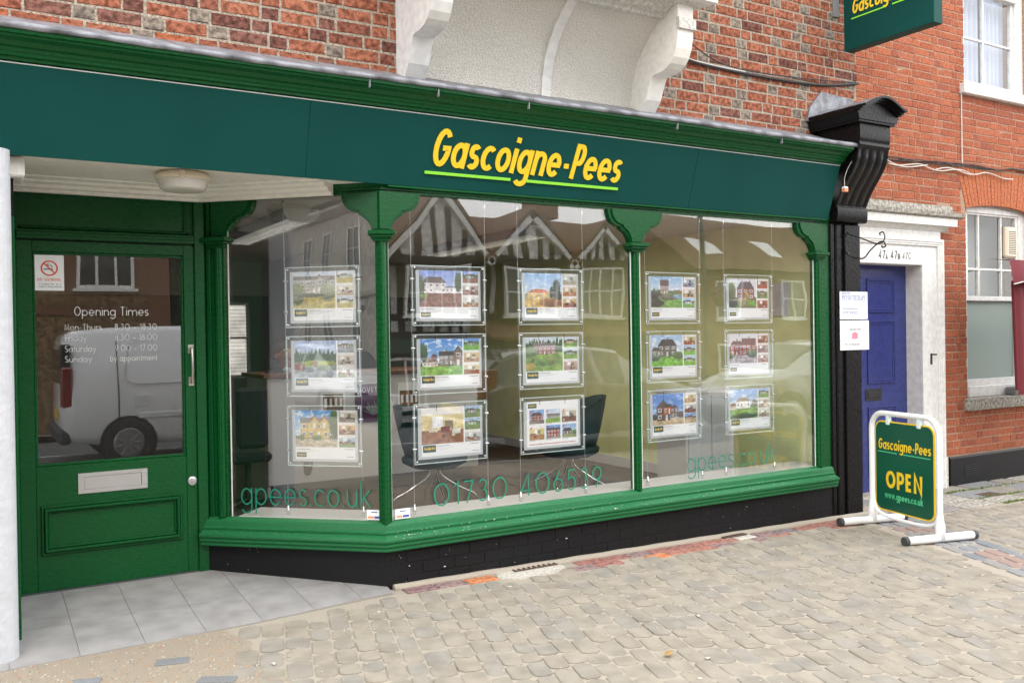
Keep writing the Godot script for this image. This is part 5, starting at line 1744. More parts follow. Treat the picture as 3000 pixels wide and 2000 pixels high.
# ------------------------------------------------------------------ things in the street
func street_things():
	# projecting sign
	var o := thing("hanging_sign", "dark green projecting shop sign high on the brick wall, cut off above", "sign")
	bx("panel", V(6.5, 3.95, -0.05), V(6.61, 4.75, 0.8), "teal_board", o, 0.003)
	var s := st()
	var t := Transform3D(Basis(V(0, 0, 1), V(0, 1, 0), V(-1, 0, 0)), V(6.4985, 4.245, 0.035))
	spell("letter", o, "yellow_letter", "Gascoigne-Pees", 0.125, 0.14, 0.2, t, {"x": 0.68, "slant": 0.15, "width": 0.73, "gap": 0.05})
	box(s, V(0, 0, 0), V(0.33, 0.011, 0.001), 0.0, Transform3D(t.basis, V(6.4985, 4.203, 0.03)))
	put("underline", s, "lime_line", o)
	s = st()
	box(s, V(0.4, 0, 0), V(0.73, 0.011, 0.001), 0.0, Transform3D(t.basis, V(6.4985, 4.203, 0.03)))
	put("underline", s, "lime_line", o)
	bx("wall_plate", V(6.48, 4.28, -0.155), V(6.555, 4.8, -0.138), "slate", o, 0.003)
	s = st()
	tube(s, [V(6.53, 4.7, -0.15), V(6.55, 4.7, -0.04)], 0.02, 8)
	put("arm", s, "iron", o)
	# the board on the pavement
	var y0 := gy(6.26, 0.65)
	var a := thing("pavement_sign", "green OPEN board in a white tubular frame standing on the pavement", "sign", "", V(6.26, y0, 0.66))
	var bt := Transform3D(Basis(V(-0.232, 0, 0.973), V(0, 1, 0), V(-0.973, 0, -0.232)), Vector3.ZERO)
	s = st()
	var pts := []
	var hw := 0.37
	pts.append(bt * V(-hw, 0.12, 0))
	pts.append(bt * V(-hw, 0.5, 0))
	for q in arc(-hw + 0.13, 0.79, 0.13, 0.13, 180, 90): pts.append(bt * V(q.x, q.y, 0))
	for q in arc(hw - 0.13, 0.79, 0.13, 0.13, 90, 0): pts.append(bt * V(q.x, q.y, 0))
	pts.append(bt * V(hw, 0.5, 0))
	pts.append(bt * V(hw, 0.12, 0))
	tube(s, pts, 0.022, 14)
	put("frame", s, "plastic_white", a)
	s = st()
	pts = []
	for q in smooth([V(-hw + 0.015, 0.2, 0), V(-hw + 0.04, 0.14, 0), V(-hw + 0.13, 0.098, 0), V(0, 0.085, 0), V(hw - 0.13, 0.098, 0), V(hw - 0.04, 0.14, 0), V(hw - 0.015, 0.2, 0)], 4): pts.append(bt * q)
	tube(s, pts, 0.014, 10)
	put("cross_tube", s, "plastic_white", a)
	for sx in [-1, 1]:
		s = st()
		lathe(s, [V2(0.0, 0.02), V2(0.036, 0.02), V2(0.036, 0.13), V2(0.028, 0.16), V2(0.023, 0.2), V2(0.0, 0.2)], Transform3D(Basis(), bt * V(hw * sx, 0.0, 0)), 16)
		put("socket", s, "plastic_white", a)
		s = st()
		var f := bt * V(hw * sx, 0.034, 0)
		tube(s, [f + bt.basis * V(0, 0, -0.3), f + bt.basis * V(0, 0, 0.3)], 0.031, 16)
		var foot := put("foot", s, "plastic_white", a)
		s = st()
		tube(s, [f + bt.basis * V(0, 0, 0.298), f + bt.basis * V(0, 0, 0.33)], 0.0335, 16)
		put("end_cap", s, "rubber_grey", foot)
		s = st()
		tube(s, [f + bt.basis * V(0, 0, -0.298), f + bt.basis * V(0, 0, -0.33)], 0.0335, 16)
		put("end_cap", s, "rubber_grey", foot)
	var rr := func(w: float, lo: float, hi: float, r: float) -> PackedVector2Array:
		var p := PackedVector2Array()
		for q in [[w - r, lo + r, -90, 0], [w - r, hi - r, 0, 90], [-w + r, hi - r, 90, 180], [-w + r, lo + r, 180, 270]]:
			for e in arc(q[0], q[1], r, r, q[2], q[3]): p.append(e)
		return p
	s = st()
	prism(s, rr.call(0.325, 0.135, 0.86, 0.075), -0.006, 0.004, bt)
	var board := put("board_edge", s, "yellow_letter", a)
	s = st()
	prism(s, rr.call(0.314, 0.146, 0.849, 0.066), -0.0065, 0.0048, bt)
	put("board", s, "sign_green", a)
	s = st()
	var ft := func(x: float, y: float) -> Transform3D: return Transform3D(bt.basis, bt * V(x, y, 0.0052))
	spell("letter", a, "yellow_letter", "Gascoigne-Pees", 0.085, 0.15, 0.2, gt(a, ft.call(-0.285, 0.632)), {"x": 0.68, "slant": 0.08, "width": 0.575, "gap": 0.055})
	spell("letter", a, "yellow_letter", "OPEN", 0.14, 0.2, 0.235, gt(a, ft.call(-0.2, 0.325)), {"width": 0.4, "gap": 0.1})
	box(s, V(-0.29, 0.606, 0.004), V(-0.075, 0.613, 0.0055), 0.0, bt)
	put("underline", s, "mint_letter", a)
	s = st()
	box(s, V(-0.03, 0.606, 0.004), V(0.285, 0.613, 0.0055), 0.0, bt)
	put("underline", s, "mint_letter", a)
	spell("letter", a, "mint_letter", "www.gpees.co.uk", 0.058, 0.15, 0.24, gt(a, ft.call(-0.215, 0.24)), {"width": 0.42, "gap": 0.1})
	for x in [-0.17, 0.17]:
		s = st()
		box(s, V(x - 0.02, 0.83, -0.016), V(x + 0.02, 0.91, 0.016), 0.006, bt)
		put("clip", s, "acrylic_edge", a)
	# white rendered pier at the left edge of the entrance
	s = st()
	var pier := PackedVector2Array([V2(-0.6, 0.05), V2(-0.6, -0.17), V2(0.09, -0.17)])
	for q in arc(0.09, -0.09, 0.08, 0.08, -90, 0): pier.append(q)
	pier.append(V2(0.17, 0.05))
	prism(s, pier, -0.1, 2.49, Transform3D(Basis(V(1, 0, 0), V(0, 0, -1), V(0, 1, 0)), Vector3.ZERO))
	var pr := thing("white_pier", "white painted pier left of the shop door", "pier")
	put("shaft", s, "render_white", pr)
	bx("cap", V(0.1, 2.39, -0.3), V(0.24, 2.49, -0.05), "cream_paint", pr, 0.01)
	bx("return_wall", V(0.08, 2.2, -0.9), V(0.19, 2.43, -0.12), "black_paint", pr, 0.004)
	bx("return_wall", V(0.08, -0.1, -0.9), V(0.19, 2.198, -0.12), "green_paint", pr, 0.004)
	# maroon canopy of the next pitch at the right edge
	var c := thing("maroon_canopy", "dark red fabric canopy with a pale hem before the lower sash window", "canopy")
	s = st()
	s.set_smooth_group(1)
	var top := []
	for k in 17:
		var u := k / 16.0
		top.append(V(8.42 + u * 1.8, 0, 0.3 + 0.02 * sin(u * 20.0)))
	for k in 16:
		var p = top[k]
		var q = top[k + 1]
		var la := 1.955 + 0.03 * absf(sin(k * 0.9))
		var lb := 1.955 + 0.03 * absf(sin((k + 1) * 0.9))
		quad(s, V(p.x, la, p.z), V(q.x, lb, q.z), V(q.x, 2.19, q.z - 0.04), V(p.x, 2.19, p.z - 0.04))
		quad(s, V(p.x, 2.19, p.z - 0.04), V(q.x, 2.19, q.z - 0.04), V(q.x, 2.225, q.z - 0.35), V(p.x, 2.225, p.z - 0.35))
	put("valance", s, "maroon", c)
	s = st()
	for k in 16:
		tube(s, [V(top[k].x, 1.955 + 0.03 * absf(sin(k * 0.9)), top[k].z), V(top[k + 1].x, 1.955 + 0.03 * absf(sin((k + 1) * 0.9)), top[k + 1].z)], 0.006, 5, false)
	put("hem", s, "cable_white", c)
	s = st()
	box(s, V(8.58, 0.95, 0.2), V(8.61, 2.0, 0.23), 0.006, Transform3D(Basis(V(0, 0, 1), 0.05), V(0.07, -0.43, 0)))
	put("post", s, "maroon", c)
	s = st()
	s.set_smooth_group(1)
	for k in 24:
		var x0 := 8.56 + k * 0.06
		quad(s, V(x0 + 0.06, 0.9, 0.22 + 0.02 * sin(k * 1.3)), V(x0 + 0.12, 0.9, 0.22 + 0.02 * sin((k + 1) * 1.3)), V(x0 + 0.06, 2.0, 0.22 + 0.02 * sin((k + 1) * 1.3)), V(x0, 2.0, 0.22 + 0.02 * sin(k * 1.3)))
	put("drape", s, "maroon", c)

# ------------------------------------------------------------------ the office behind the glass
func room():
	var f := struct("office_floor")
	bx("floor", V(-0.6, -0.1, -6.6), V(6.3, 0.06, -0.93), "carpet", f)
	var s := st()
	prism(s, PackedVector2Array([V2(1.25, 0.94), V2(6.6, 0.94), V2(6.6, 0.06), V2(2.2, 0.06)]), -0.1, 0.06, Transform3D(Basis(V(1, 0, 0), V(0, 0, -1), V(0, 1, 0)), Vector3.ZERO))
	put("floor", s, "carpet", f)
	var c := struct("office_ceiling")
	bx("ceiling", V(-0.6, 2.535, -6.6), V(6.6, 2.7, -0.96), "ceiling_white", c)
	s = st()
	prism(s, PackedVector2Array([V2(1.3, 0.96), V2(6.6, 0.96), V2(6.6, 0.07), V2(2.2, 0.07)]), 2.535, 2.7, Transform3D(Basis(V(1, 0, 0), V(0, 0, -1), V(0, 1, 0)), Vector3.ZERO))
	put("ceiling", s, "ceiling_white", c)
	var w := struct("office_walls")
	bx("side_wall", V(6.205, 0.06, -6.6), V(6.222, 2.535, -0.075), "wall_green", w)
	bx("end_wall", V(-0.6, 0.06, -6.6), V(-0.5, 2.535, -0.95), "wall_pale", w)
	# back wall with its window opening on the left
	bx("back_wall", V(-0.5, 0.06, -6.6), V(2.35, 2.1, -6.5), "wall_grey", w)
	bx("back_wall", V(3.05, 0.06, -6.6), V(6.205, 2.1, -6.5), "wall_grey", w)
	bx("back_wall", V(2.35, 0.06, -6.6), V(3.05, 1.05, -6.5), "wall_grey", w)
	bx("back_wall", V(2.35, 2.02, -6.6), V(3.05, 2.1, -6.5), "wall_grey", w)
	bx("upper_band", V(-0.5, 2.1, -6.6), V(6.205, 2.535, -6.47), "wall_pale", w)
	bx("partition", V(3.3, 0.06, -6.5), V(3.42, 2.535, -5.2), "wall_grey", w)
	bx("skirting", V(6.185, 0.06, -6.4), V(6.2045, 0.17, -0.09), "counter_white", w, 0.004)
	# pale cabinet against the green wall
	var cd := thing("office_cabinet", "pale grey cabinet against the green side wall of the office", "cabinet")
	bx("carcass", V(5.42, 0.06, -1.32), V(6.0, 1.0, -0.92), "counter_white", cd, 0.004)
	bx("top", V(5.4, 1.001, -1.34), V(6.02, 1.03, -0.9), "counter_white", cd, 0.004)
	bx("cupboard_door", V(5.44, 0.12, -0.921), V(5.7, 0.98, -0.905), "mount_grey", cd, 0.003)
	bx("cupboard_door", V(5.72, 0.12, -0.921), V(5.98, 0.98, -0.905), "mount_grey", cd, 0.003)
	var pf := thing("wall_picture", "small framed print on the green office wall", "picture")
	bx("frame", V(6.186, 1.68, -0.62), V(6.2045, 1.98, -0.42), "counter_white", pf, 0.004)
	bx("print", V(6.182, 1.76, -0.57), V(6.187, 1.9, -0.47), "mount_grey", pf)
	# window at the back with its blind
	var bw := thing("back_window", "small bright office window behind a dark slatted blind", "window")
	s = st()
	for e in [[2.35, 1.05, 2.39, 2.02], [3.01, 1.05, 3.05, 2.02], [2.39, 1.05, 3.01, 1.09], [2.39, 1.98, 3.01, 2.02], [2.39, 1.55, 3.01, 1.58]]:
		box(s, V(e[0], e[1], -6.58), V(e[2], e[3], -6.53), 0.004)
	put("frame", s, "white_paint", bw)
	for k in 20:
		bx("slat", V(2.36, 1.09 + k * 0.046, -6.5), V(3.04, 1.094 + k * 0.046, -6.465), "blind_dark", bw)
	bx("yard_wall", V(1.0, -0.1, -9.4), V(5.0, 2.6, -9.2), "stucco", bw)
	# pale lettering on the back wall
	s = st()
	var wl := thing("wall_lettering", "tall pale Gascoigne-Pees lettering on the dark back wall inside the office", "lettering")
	spell("letter", wl, "mount_grey", "Gascoigne-Pees", 0.3, 0.15, 0.17, Transform3D(Basis(), V(5.2, 1.72, -6.495)), {"x": 0.68, "slant": 0.17, "width": 0.98, "gap": 0.07})
	# reception counter
	var d := thing("reception_counter", "white fronted reception counter with a wooden top inside the office", "counter")
	bx("front_panel", V(2.28, 0.21, -3.03), V(4.45, 1.185, -3.0), "counter_white", d, 0.003)
	bx("end_panel", V(2.28, 0.07, -3.7), V(2.31, 1.185, -3.03), "counter_white", d, 0.003)
	bx("top", V(2.24, 1.187, -3.75), V(4.5, 1.225, -2.97), "wood", d, 0.004)
	bx("plinth", V(2.34, 0.065, -3.6), V(4.4, 0.205, -3.06), "blind_dark", d)
	var pm := thing("leaflet_display", "dark purple poster with white MOVETO lettering on the counter front", "poster")
	bx("sheet", V(3.12, 0.73, -2.998), V(3.42, 1.1, -2.993), "purple_print", pm)
	spell("letter", pm, "vinyl_white", "MOVETO", 0.05, 0.15, 0.34, Transform3D(Basis(), V(3.14, 1.02, -2.9925)), {"width": 0.255})
	s = st()
	for k in 16:
		var a := rng.randf_range(0.3, 2.8)
		var l := rng.randf_range(0.08, 0.16)
		ribbon(s, [V2(3.3, 0.8), V2(3.3 + cos(a) * l * 0.5, 0.8 + sin(a) * l * 0.6), V2(3.3 + cos(a) * l * 0.9, 0.8 + sin(a) * l)], 0.008, 0, 0, Transform3D(Basis(), V(0, 0, -2.992 + 0.0002 * k)), true)
	put("plant_print", s, "frosted", pm)
	for k in 2:
		var x: float = [2.78, 3.56][k]
		var q := thing("counter_card", ["white house card on the counter front left of the purple poster", "white house card on the counter front right of the corner post"][k], "card", "house cards on the counter")
		bx("sheet", V(x, 0.8, -2.998), V(x + 0.24, 1.1, -2.994), "paper", q)
		s = st()
		quad(s, V(x + 0.02, 0.86, -2.9932), V(x + 0.22, 0.86, -2.9932), V(x + 0.22, 1.02, -2.9932), V(x + 0.02, 1.02, -2.9932))
		put("picture", s, "ironstone", q)
		s = st()
		for i in 4: quad(s, V(x + 0.035 + i * 0.05, 0.9, -2.9928), V(x + 0.06 + i * 0.05, 0.9, -2.9928), V(x + 0.06 + i * 0.05, 0.98, -2.9928), V(x + 0.035 + i * 0.05, 0.98, -2.9928))
		put("windows", s, "paper", q)
	seated_person()
	# tub chairs on chrome bases
	tub_chair(V(3.42, 0.06, -1.9), 0.35, "dark teal tub chair on a chrome base at the left of the office window")
	tub_chair(V(4.72, 0.06, -1.75), PI - 0.35, "dark teal tub chair on a chrome base nearer the middle window post")
	# dark office chair and lime drawer unit by the left pane
	var oc := thing("office_chair", "black high-backed office chair behind the left pane", "chair")
	s = st()
	box(s, V(1.93, 0.6, -2.74), V(2.2, 1.13, -2.67), 0.034)
	put("backrest", s, "dark_cloth", oc)
	s = st()
	box(s, V(1.9, 0.47, -3.1), V(2.24, 0.56, -2.7), 0.03)
	put("seat", s, "dark_cloth", oc)
	s = st()
	tube(s, [V(2.07, 0.1, -2.9), V(2.07, 0.48, -2.9)], 0.03, 10)
	for k in 5:
		var a := TAU * k / 5
		tube(s, [V(2.07, 0.14, -2.9), V(2.07 + 0.2 * cos(a), 0.1, -2.9 + 0.2 * sin(a))], 0.018, 6)
	put("base", s, "blind_dark", oc)
	var lu := thing("lime_drawers", "lime green drawer unit low in the left pane", "drawer unit")
	for k in 3:
		bx("drawer", V(1.8, 0.3 + k * 0.19, -3.3), V(1.97, 0.48 + k * 0.19, -3.0), "lime_plastic", lu, 0.008)
	# fluorescent fittings
	for e in [[2.16, -3.45, -1.55, "louvred fluorescent fitting on the ceiling behind the left pane"], [4.45, -3.95, -1.72, "louvred fluorescent fitting on the ceiling behind the middle pane"]]:
		var l := thing("ceiling_light", e[3], "light fitting", "fluorescent fittings")
		s = st()
		profile_z(s, [V2(-0.13, 2.533), V2(-0.13, 2.49), V2(-0.1, 2.455), V2(-0.092, 2.45), V2(0.092, 2.45), V2(0.1, 2.455), V2(0.13, 2.49), V2(0.13, 2.533)], e[1], e[2] - 0.02, e[0])
		put("housing", s, "fitting_grey", l)
		s = st()
		profile_z(s, [V2(-0.1, 2.5), V2(-0.1, 2.452), V2(-0.085, 2.44), V2(0.085, 2.44), V2(0.1, 2.452), V2(0.1, 2.5)], e[1] + 0.02, e[2] - 0.04, e[0])
		put("louvre", s, "louvre", l)
		var al := AreaLight3D.new()
		al.name = "tube_light"
		al.area_size = Vector2(0.17, e[2] - e[1] - 0.1)
		al.light_energy = 1.2 if e[0] < 3.0 else 3.0
		al.light_color = Color(1.0, 0.97, 0.9)
		al.shadow_enabled = true
		al.area_range = 15.0
		l.add_child(al)
		al.transform = Transform3D(Basis(V(1, 0, 0), V(0, 0, -1), V(0, 1, 0)), V(e[0], 2.43, (e[1] + e[2]) / 2))
		s = st()
		profile_z(s, [V2(-0.135, 2.5345), V2(-0.135, 2.488), V2(-0.104, 2.452), V2(-0.06, 2.436), V2(0.06, 2.436), V2(0.104, 2.452), V2(0.135, 2.488), V2(0.135, 2.5345)], e[2] - 0.02, e[2], e[0])
		put("end_cap", s, "counter_white", l)

func profile_z(s: SurfaceTool, xy: Array, z0: float, z1: float, x: float):
	prism(s, PackedVector2Array(xy), z0, z1, Transform3D(Basis(), V(x, 0, 0)))

func tub_chair(at: Vector3, turn: float, label: String):
	var c := thing("tub_chair", label, "chair", "tub chairs", at, turn)
	var s := st()
	s.set_smooth_group(1)
	var n := 24
	for side in [0.0, 0.045]:   # the wrapped shell, open to +x
		for i in n:
			for j in 6:
				var q := []
				for e in [[0, 0], [1, 0], [1, 1], [0, 1]]:
					var u := float(i + e[0]) / n
					var v := float(j + e[1]) / 6.0
					var a := deg_to_rad(lerpf(62, 298, u))
					var drop := pow(absf(u - 0.5) * 2.0, 2.2)
					var top := lerpf(0.92, 0.62, drop)
					var y := lerpf(0.36, top, v)
					var rad = lerpf(0.2, 0.36 - 0.03 * drop, pow(v, 0.6)) - side
					q.append(V(rad * cos(a), y + (side * 0.3 if v < 0.5 else -side * 0.2), rad * sin(a)))
				if side > 0.0: quad(s, q[0], q[1], q[2], q[3])
				else: quad(s, q[3], q[2], q[1], q[0])
	put("shell", s, "teal_cloth", c)
	s = st()
	lathe(s, [V2(0.0, 0.35), V2(0.2, 0.36), V2(0.28, 0.4), V2(0.29, 0.44), V2(0.25, 0.47), V2(0.0, 0.475)], Transform3D(), 20)
	put("seat", s, "teal_cloth", c)
	for k in 4:
		s = st()
		var a := TAU * (k + 0.35) / 4
		var d := V(cos(a), 0, sin(a))
		tube(s, smooth([V(0, 0.36, 0) + d * 0.03, V(0, 0.28, 0) + d * 0.06, V(0, 0.17, 0) + d * 0.22, V(0, 0.11, 0) + d * 0.34, V(0, 0.07, 0) + d * 0.37, V(0, 0.012, 0) + d * 0.372], 4), 0.011, 8)
		put("leg", s, "chrome", c)

# ------------------------------------------------------------------ a figure meshed from joined capsules
func capsule(p: Vector3, a: Vector3, b: Vector3, ra: float, rb: float) -> float:
	var ab := b - a
	var t := clampf((p - a).dot(ab) / maxf(ab.length_squared(), 1e-9), 0.0, 1.0)
	return p.distance_to(a + ab * t) - lerpf(ra, rb, t)

func field_mesh(s: SurfaceTool, bones: Array, cell: float, k: float, lo: Vector3, hi: Vector3):
	var nx := int((hi.x - lo.x) / cell) + 2
	var ny := int((hi.y - lo.y) / cell) + 2
	var nz := int((hi.z - lo.z) / cell) + 2
	var val := PackedFloat32Array()
	val.resize(nx * ny * nz)
	for z in nz:
		for y in ny:
			for x in nx:
				var p := lo + V(x, y, z) * cell
				var d := 10.0
				for b in bones:
					var e := capsule(p, b[0], b[1], b[2], b[3])
					var h := maxf(k - absf(d - e), 0.0) / k
					d = minf(d, e) - h * h * k * 0.25
				val[(z * ny + y) * nx + x] = d
	var vert := {}
	for z in nz - 1:
		for y in ny - 1:
			for x in nx - 1:
				var sum := Vector3.ZERO
				var cnt := 0
				for e in [[0, 0, 0, 1, 0, 0], [0, 1, 0, 1, 1, 0], [0, 0, 1, 1, 0, 1], [0, 1, 1, 1, 1, 1], [0, 0, 0, 0, 1, 0], [1, 0, 0, 1, 1, 0], [0, 0, 1, 0, 1, 1], [1, 0, 1, 1, 1, 1], [0, 0, 0, 0, 0, 1], [1, 0, 0, 1, 0, 1], [0, 1, 0, 0, 1, 1], [1, 1, 0, 1, 1, 1]]:
					var va := val[((z + e[2]) * ny + y + e[1]) * nx + x + e[0]]
					var vb := val[((z + e[5]) * ny + y + e[4]) * nx + x + e[3]]
					if (va < 0.0) != (vb < 0.0):
						sum += V(x + e[0], y + e[1], z + e[2]).lerp(V(x + e[3], y + e[4], z + e[5]), va / (va - vb))
						cnt += 1
				if cnt: vert[(z * ny + y) * nx + x] = lo + sum / cnt * cell
	s.set_smooth_group(1)
	var step := [1, nx, nx * ny]
	for z in range(1, nz - 1):
		for y in range(1, ny - 1):
			for x in range(1, nx - 1):
				var at := (z * ny + y) * nx + x
				for ax in 3:
					var a := val[at]
					var b := val[at + step[ax]]
					if (a < 0.0) == (b < 0.0): continue
					var u: int = step[(ax + 1) % 3]
					var v: int = step[(ax + 2) % 3]
					if not (vert.has(at) and vert.has(at - u) and vert.has(at - v) and vert.has(at - u - v)): continue
					if a < 0.0: quad(s, vert[at - u - v], vert[at - v], vert[at], vert[at - u])
					else: quad(s, vert[at - u - v], vert[at - u], vert[at], vert[at - v])
	s.set_smooth_group(-1)

func seated_person():
	var p := thing("person", "person in a dark suit and pale shirt sitting behind the reception counter", "person", "", V(2.56, 0.06, -3.42), 0.5)
	# local: faces +z; hips at the seat
	var s := st()
	field_mesh(s, [[V(-0.08, 0.7, 0), V(0.08, 0.7, 0), 0.14, 0.14], [V(0, 0.75, 0), V(0, 1.0, 0.01), 0.145, 0.15], [V(-0.13, 1.1, 0), V(0.13, 1.1, 0), 0.095, 0.095], [V(0, 1.0, 0), V(0, 1.16, 0), 0.13, 0.07],
		[V(-0.2, 1.11, 0), V(-0.27, 0.86, 0.06), 0.068, 0.052], [V(-0.27, 0.86, 0.06), V(-0.16, 0.8, 0.24), 0.052, 0.04], [V(0.2, 1.11, 0), V(0.27, 0.86, 0.06), 0.068, 0.052], [V(0.27, 0.86, 0.06), V(0.16, 0.8, 0.24), 0.052, 0.04],
		[V(-0.09, 0.68, 0.02), V(-0.12, 0.66, 0.42), 0.095, 0.07], [V(0.09, 0.68, 0.02), V(0.12, 0.66, 0.42), 0.095, 0.07], [V(-0.12, 0.66, 0.42), V(-0.12, 0.25, 0.4), 0.065, 0.045], [V(0.12, 0.66, 0.42), V(0.12, 0.25, 0.4), 0.065, 0.045]], 0.028, 0.06, V(-0.42, 0.14, -0.26), V(0.42, 1.3, 0.56))
	put("suit", s, "dark_cloth", p)
	s = st()   # head, neck, ears and nose in one
	field_mesh(s, [[V(0, 1.12, 0), V(0, 1.26, 0.015), 0.058, 0.054], [V(0, 1.35, -0.005), V(0, 1.37, 0.0), 0.09, 0.09], [V(0, 1.27, 0.04), V(0, 1.31, 0.035), 0.05, 0.062], [V(0, 1.34, 0.09), V(0, 1.305, 0.108), 0.011, 0.016], [V(-0.088, 1.33, -0.005), V(-0.09, 1.3, -0.002), 0.016, 0.012], [V(0.088, 1.33, -0.005), V(0.09, 1.3, -0.002), 0.016, 0.012], [V(-0.03, 1.365, 0.075), V(0.03, 1.365, 0.075), 0.014, 0.014]], 0.011, 0.03, V(-0.13, 1.06, -0.13), V(0.13, 1.5, 0.15))
	put("head", s, "skin", p)
	s = st()
	field_mesh(s, [[V(0, 1.375, -0.02), V(0, 1.385, 0.0), 0.093, 0.09], [V(-0.05, 1.33, -0.055), V(0.05, 1.33, -0.055), 0.05, 0.05], [V(-0.07, 1.36, 0.0), V(-0.078, 1.32, -0.02), 0.03, 0.02], [V(0.07, 1.36, 0.0), V(0.078, 1.32, -0.02), 0.03, 0.02]], 0.012, 0.02, V(-0.13, 1.24, -0.15), V(0.13, 1.5, 0.1))
	put("hair", s, "hair", p)
	s = st()
	prism(s, PackedVector2Array([V2(-0.075, 1.19), V2(0.0, 0.98), V2(0.075, 1.19), V2(0.04, 1.215), V2(0, 1.15), V2(-0.04, 1.215)]), 0.06, 0.135)
	put("shirt", s, "shirt", p)
	for sx in [-1.0, 1.0]:   # hands resting
		s = st()
		var w := V(0.16 * sx, 0.8, 0.24)
		var bones := [[w, w + V(-0.03 * sx, -0.005, 0.06), 0.026, 0.034], [w + V(-0.02 * sx, 0, 0.03), w + V(-0.065 * sx, -0.005, 0.07), 0.014, 0.01]]
		for k in 4:
			var b := w + V((-0.03 + (k - 1.5) * 0.02) * sx, 0.0, 0.085)
			bones.append([b, b + V(-0.004 * sx, -0.004, 0.035), 0.0095, 0.009])
			bones.append([b + V(-0.004 * sx, -0.004, 0.035), b + V(-0.012 * sx, -0.02, 0.035 + [0.026, 0.034, 0.03, 0.02][k]), 0.009, 0.0075])
		field_mesh(s, bones, 0.006, 0.008, w + V(-0.14, -0.06, -0.04), w + V(0.14, 0.06, 0.2))
		put("hand", s, "skin", p)
	var ch := thing("stool", "dark stool under the person behind the counter", "stool", "", V(2.56, 0.06, -3.42))
	s = st()
	lathe(s, [V2(0, 0.48), V2(0.19, 0.48), V2(0.2, 0.51), V2(0.19, 0.55), V2(0, 0.56)], Transform3D(), 20)
	put("seat", s, "dark_cloth", ch)
	s = st()
	tube(s, [V(0, 0.0, 0), V(0, 0.49, 0)], 0.03, 10)
	lathe(s, [V2(0, 0.0), V2(0.21, 0.0), V2(0.2, 0.02), V2(0.04, 0.04), V2(0, 0.04)], Transform3D(), 20)
	put("base", s, "chrome", ch)

# ------------------------------------------------------------------ property cards hanging in the window
var cell_noise: FastNoiseLite
var soft_noise: FastNoiseLite

func shade(c: Color, k: float) -> Color:
	return Color(clampf(c.r * k, 0, 1), clampf(c.g * k, 0, 1), clampf(c.b * k, 0, 1))

func rect(im: Image, x0: float, y0: float, x1: float, y1: float, c: Color):
	im.fill_rect(Rect2i(int(x0), int(y0), maxi(1, int(x1) - int(x0)), maxi(1, int(y1) - int(y0))), c)

func speckle(im: Image, x0: int, y0: int, x1: int, y1: int, a: Color, b: Color, scale: float, seed_: float):
	for y in range(maxi(y0, 0), mini(y1, im.get_height())):
		for x in range(maxi(x0, 0), mini(x1, im.get_width())):
			var n := 0.5 + 0.8 * soft_noise.get_noise_2d(x * scale + seed_, y * scale) + 0.35 * (rng.randf() - 0.5)
			im.set_pixel(x, y, a.lerp(b, clampf(n, 0, 1)))

func bush(im: Image, box_: Rect2i, cx: float, cy: float, rx: float, ry: float, a: Color, b: Color):
	for y in range(maxi(box_.position.y, int(cy - ry)), mini(box_.end.y, int(cy + ry) + 1)):
		for x in range(maxi(box_.position.x, int(cx - rx)), mini(box_.end.x, int(cx + rx) + 1)):
			var d := V2((x - cx) / rx, (y - cy) / ry).length() + 0.35 * soft_noise.get_noise_2d(x * 9.0, y * 9.0)
			if d < 0.92:
				im.set_pixel(x, y, a.lerp(b, clampf(0.5 - (y - cy) / ry * 0.35 + 0.6 * (rng.randf() - 0.5), 0, 1)))

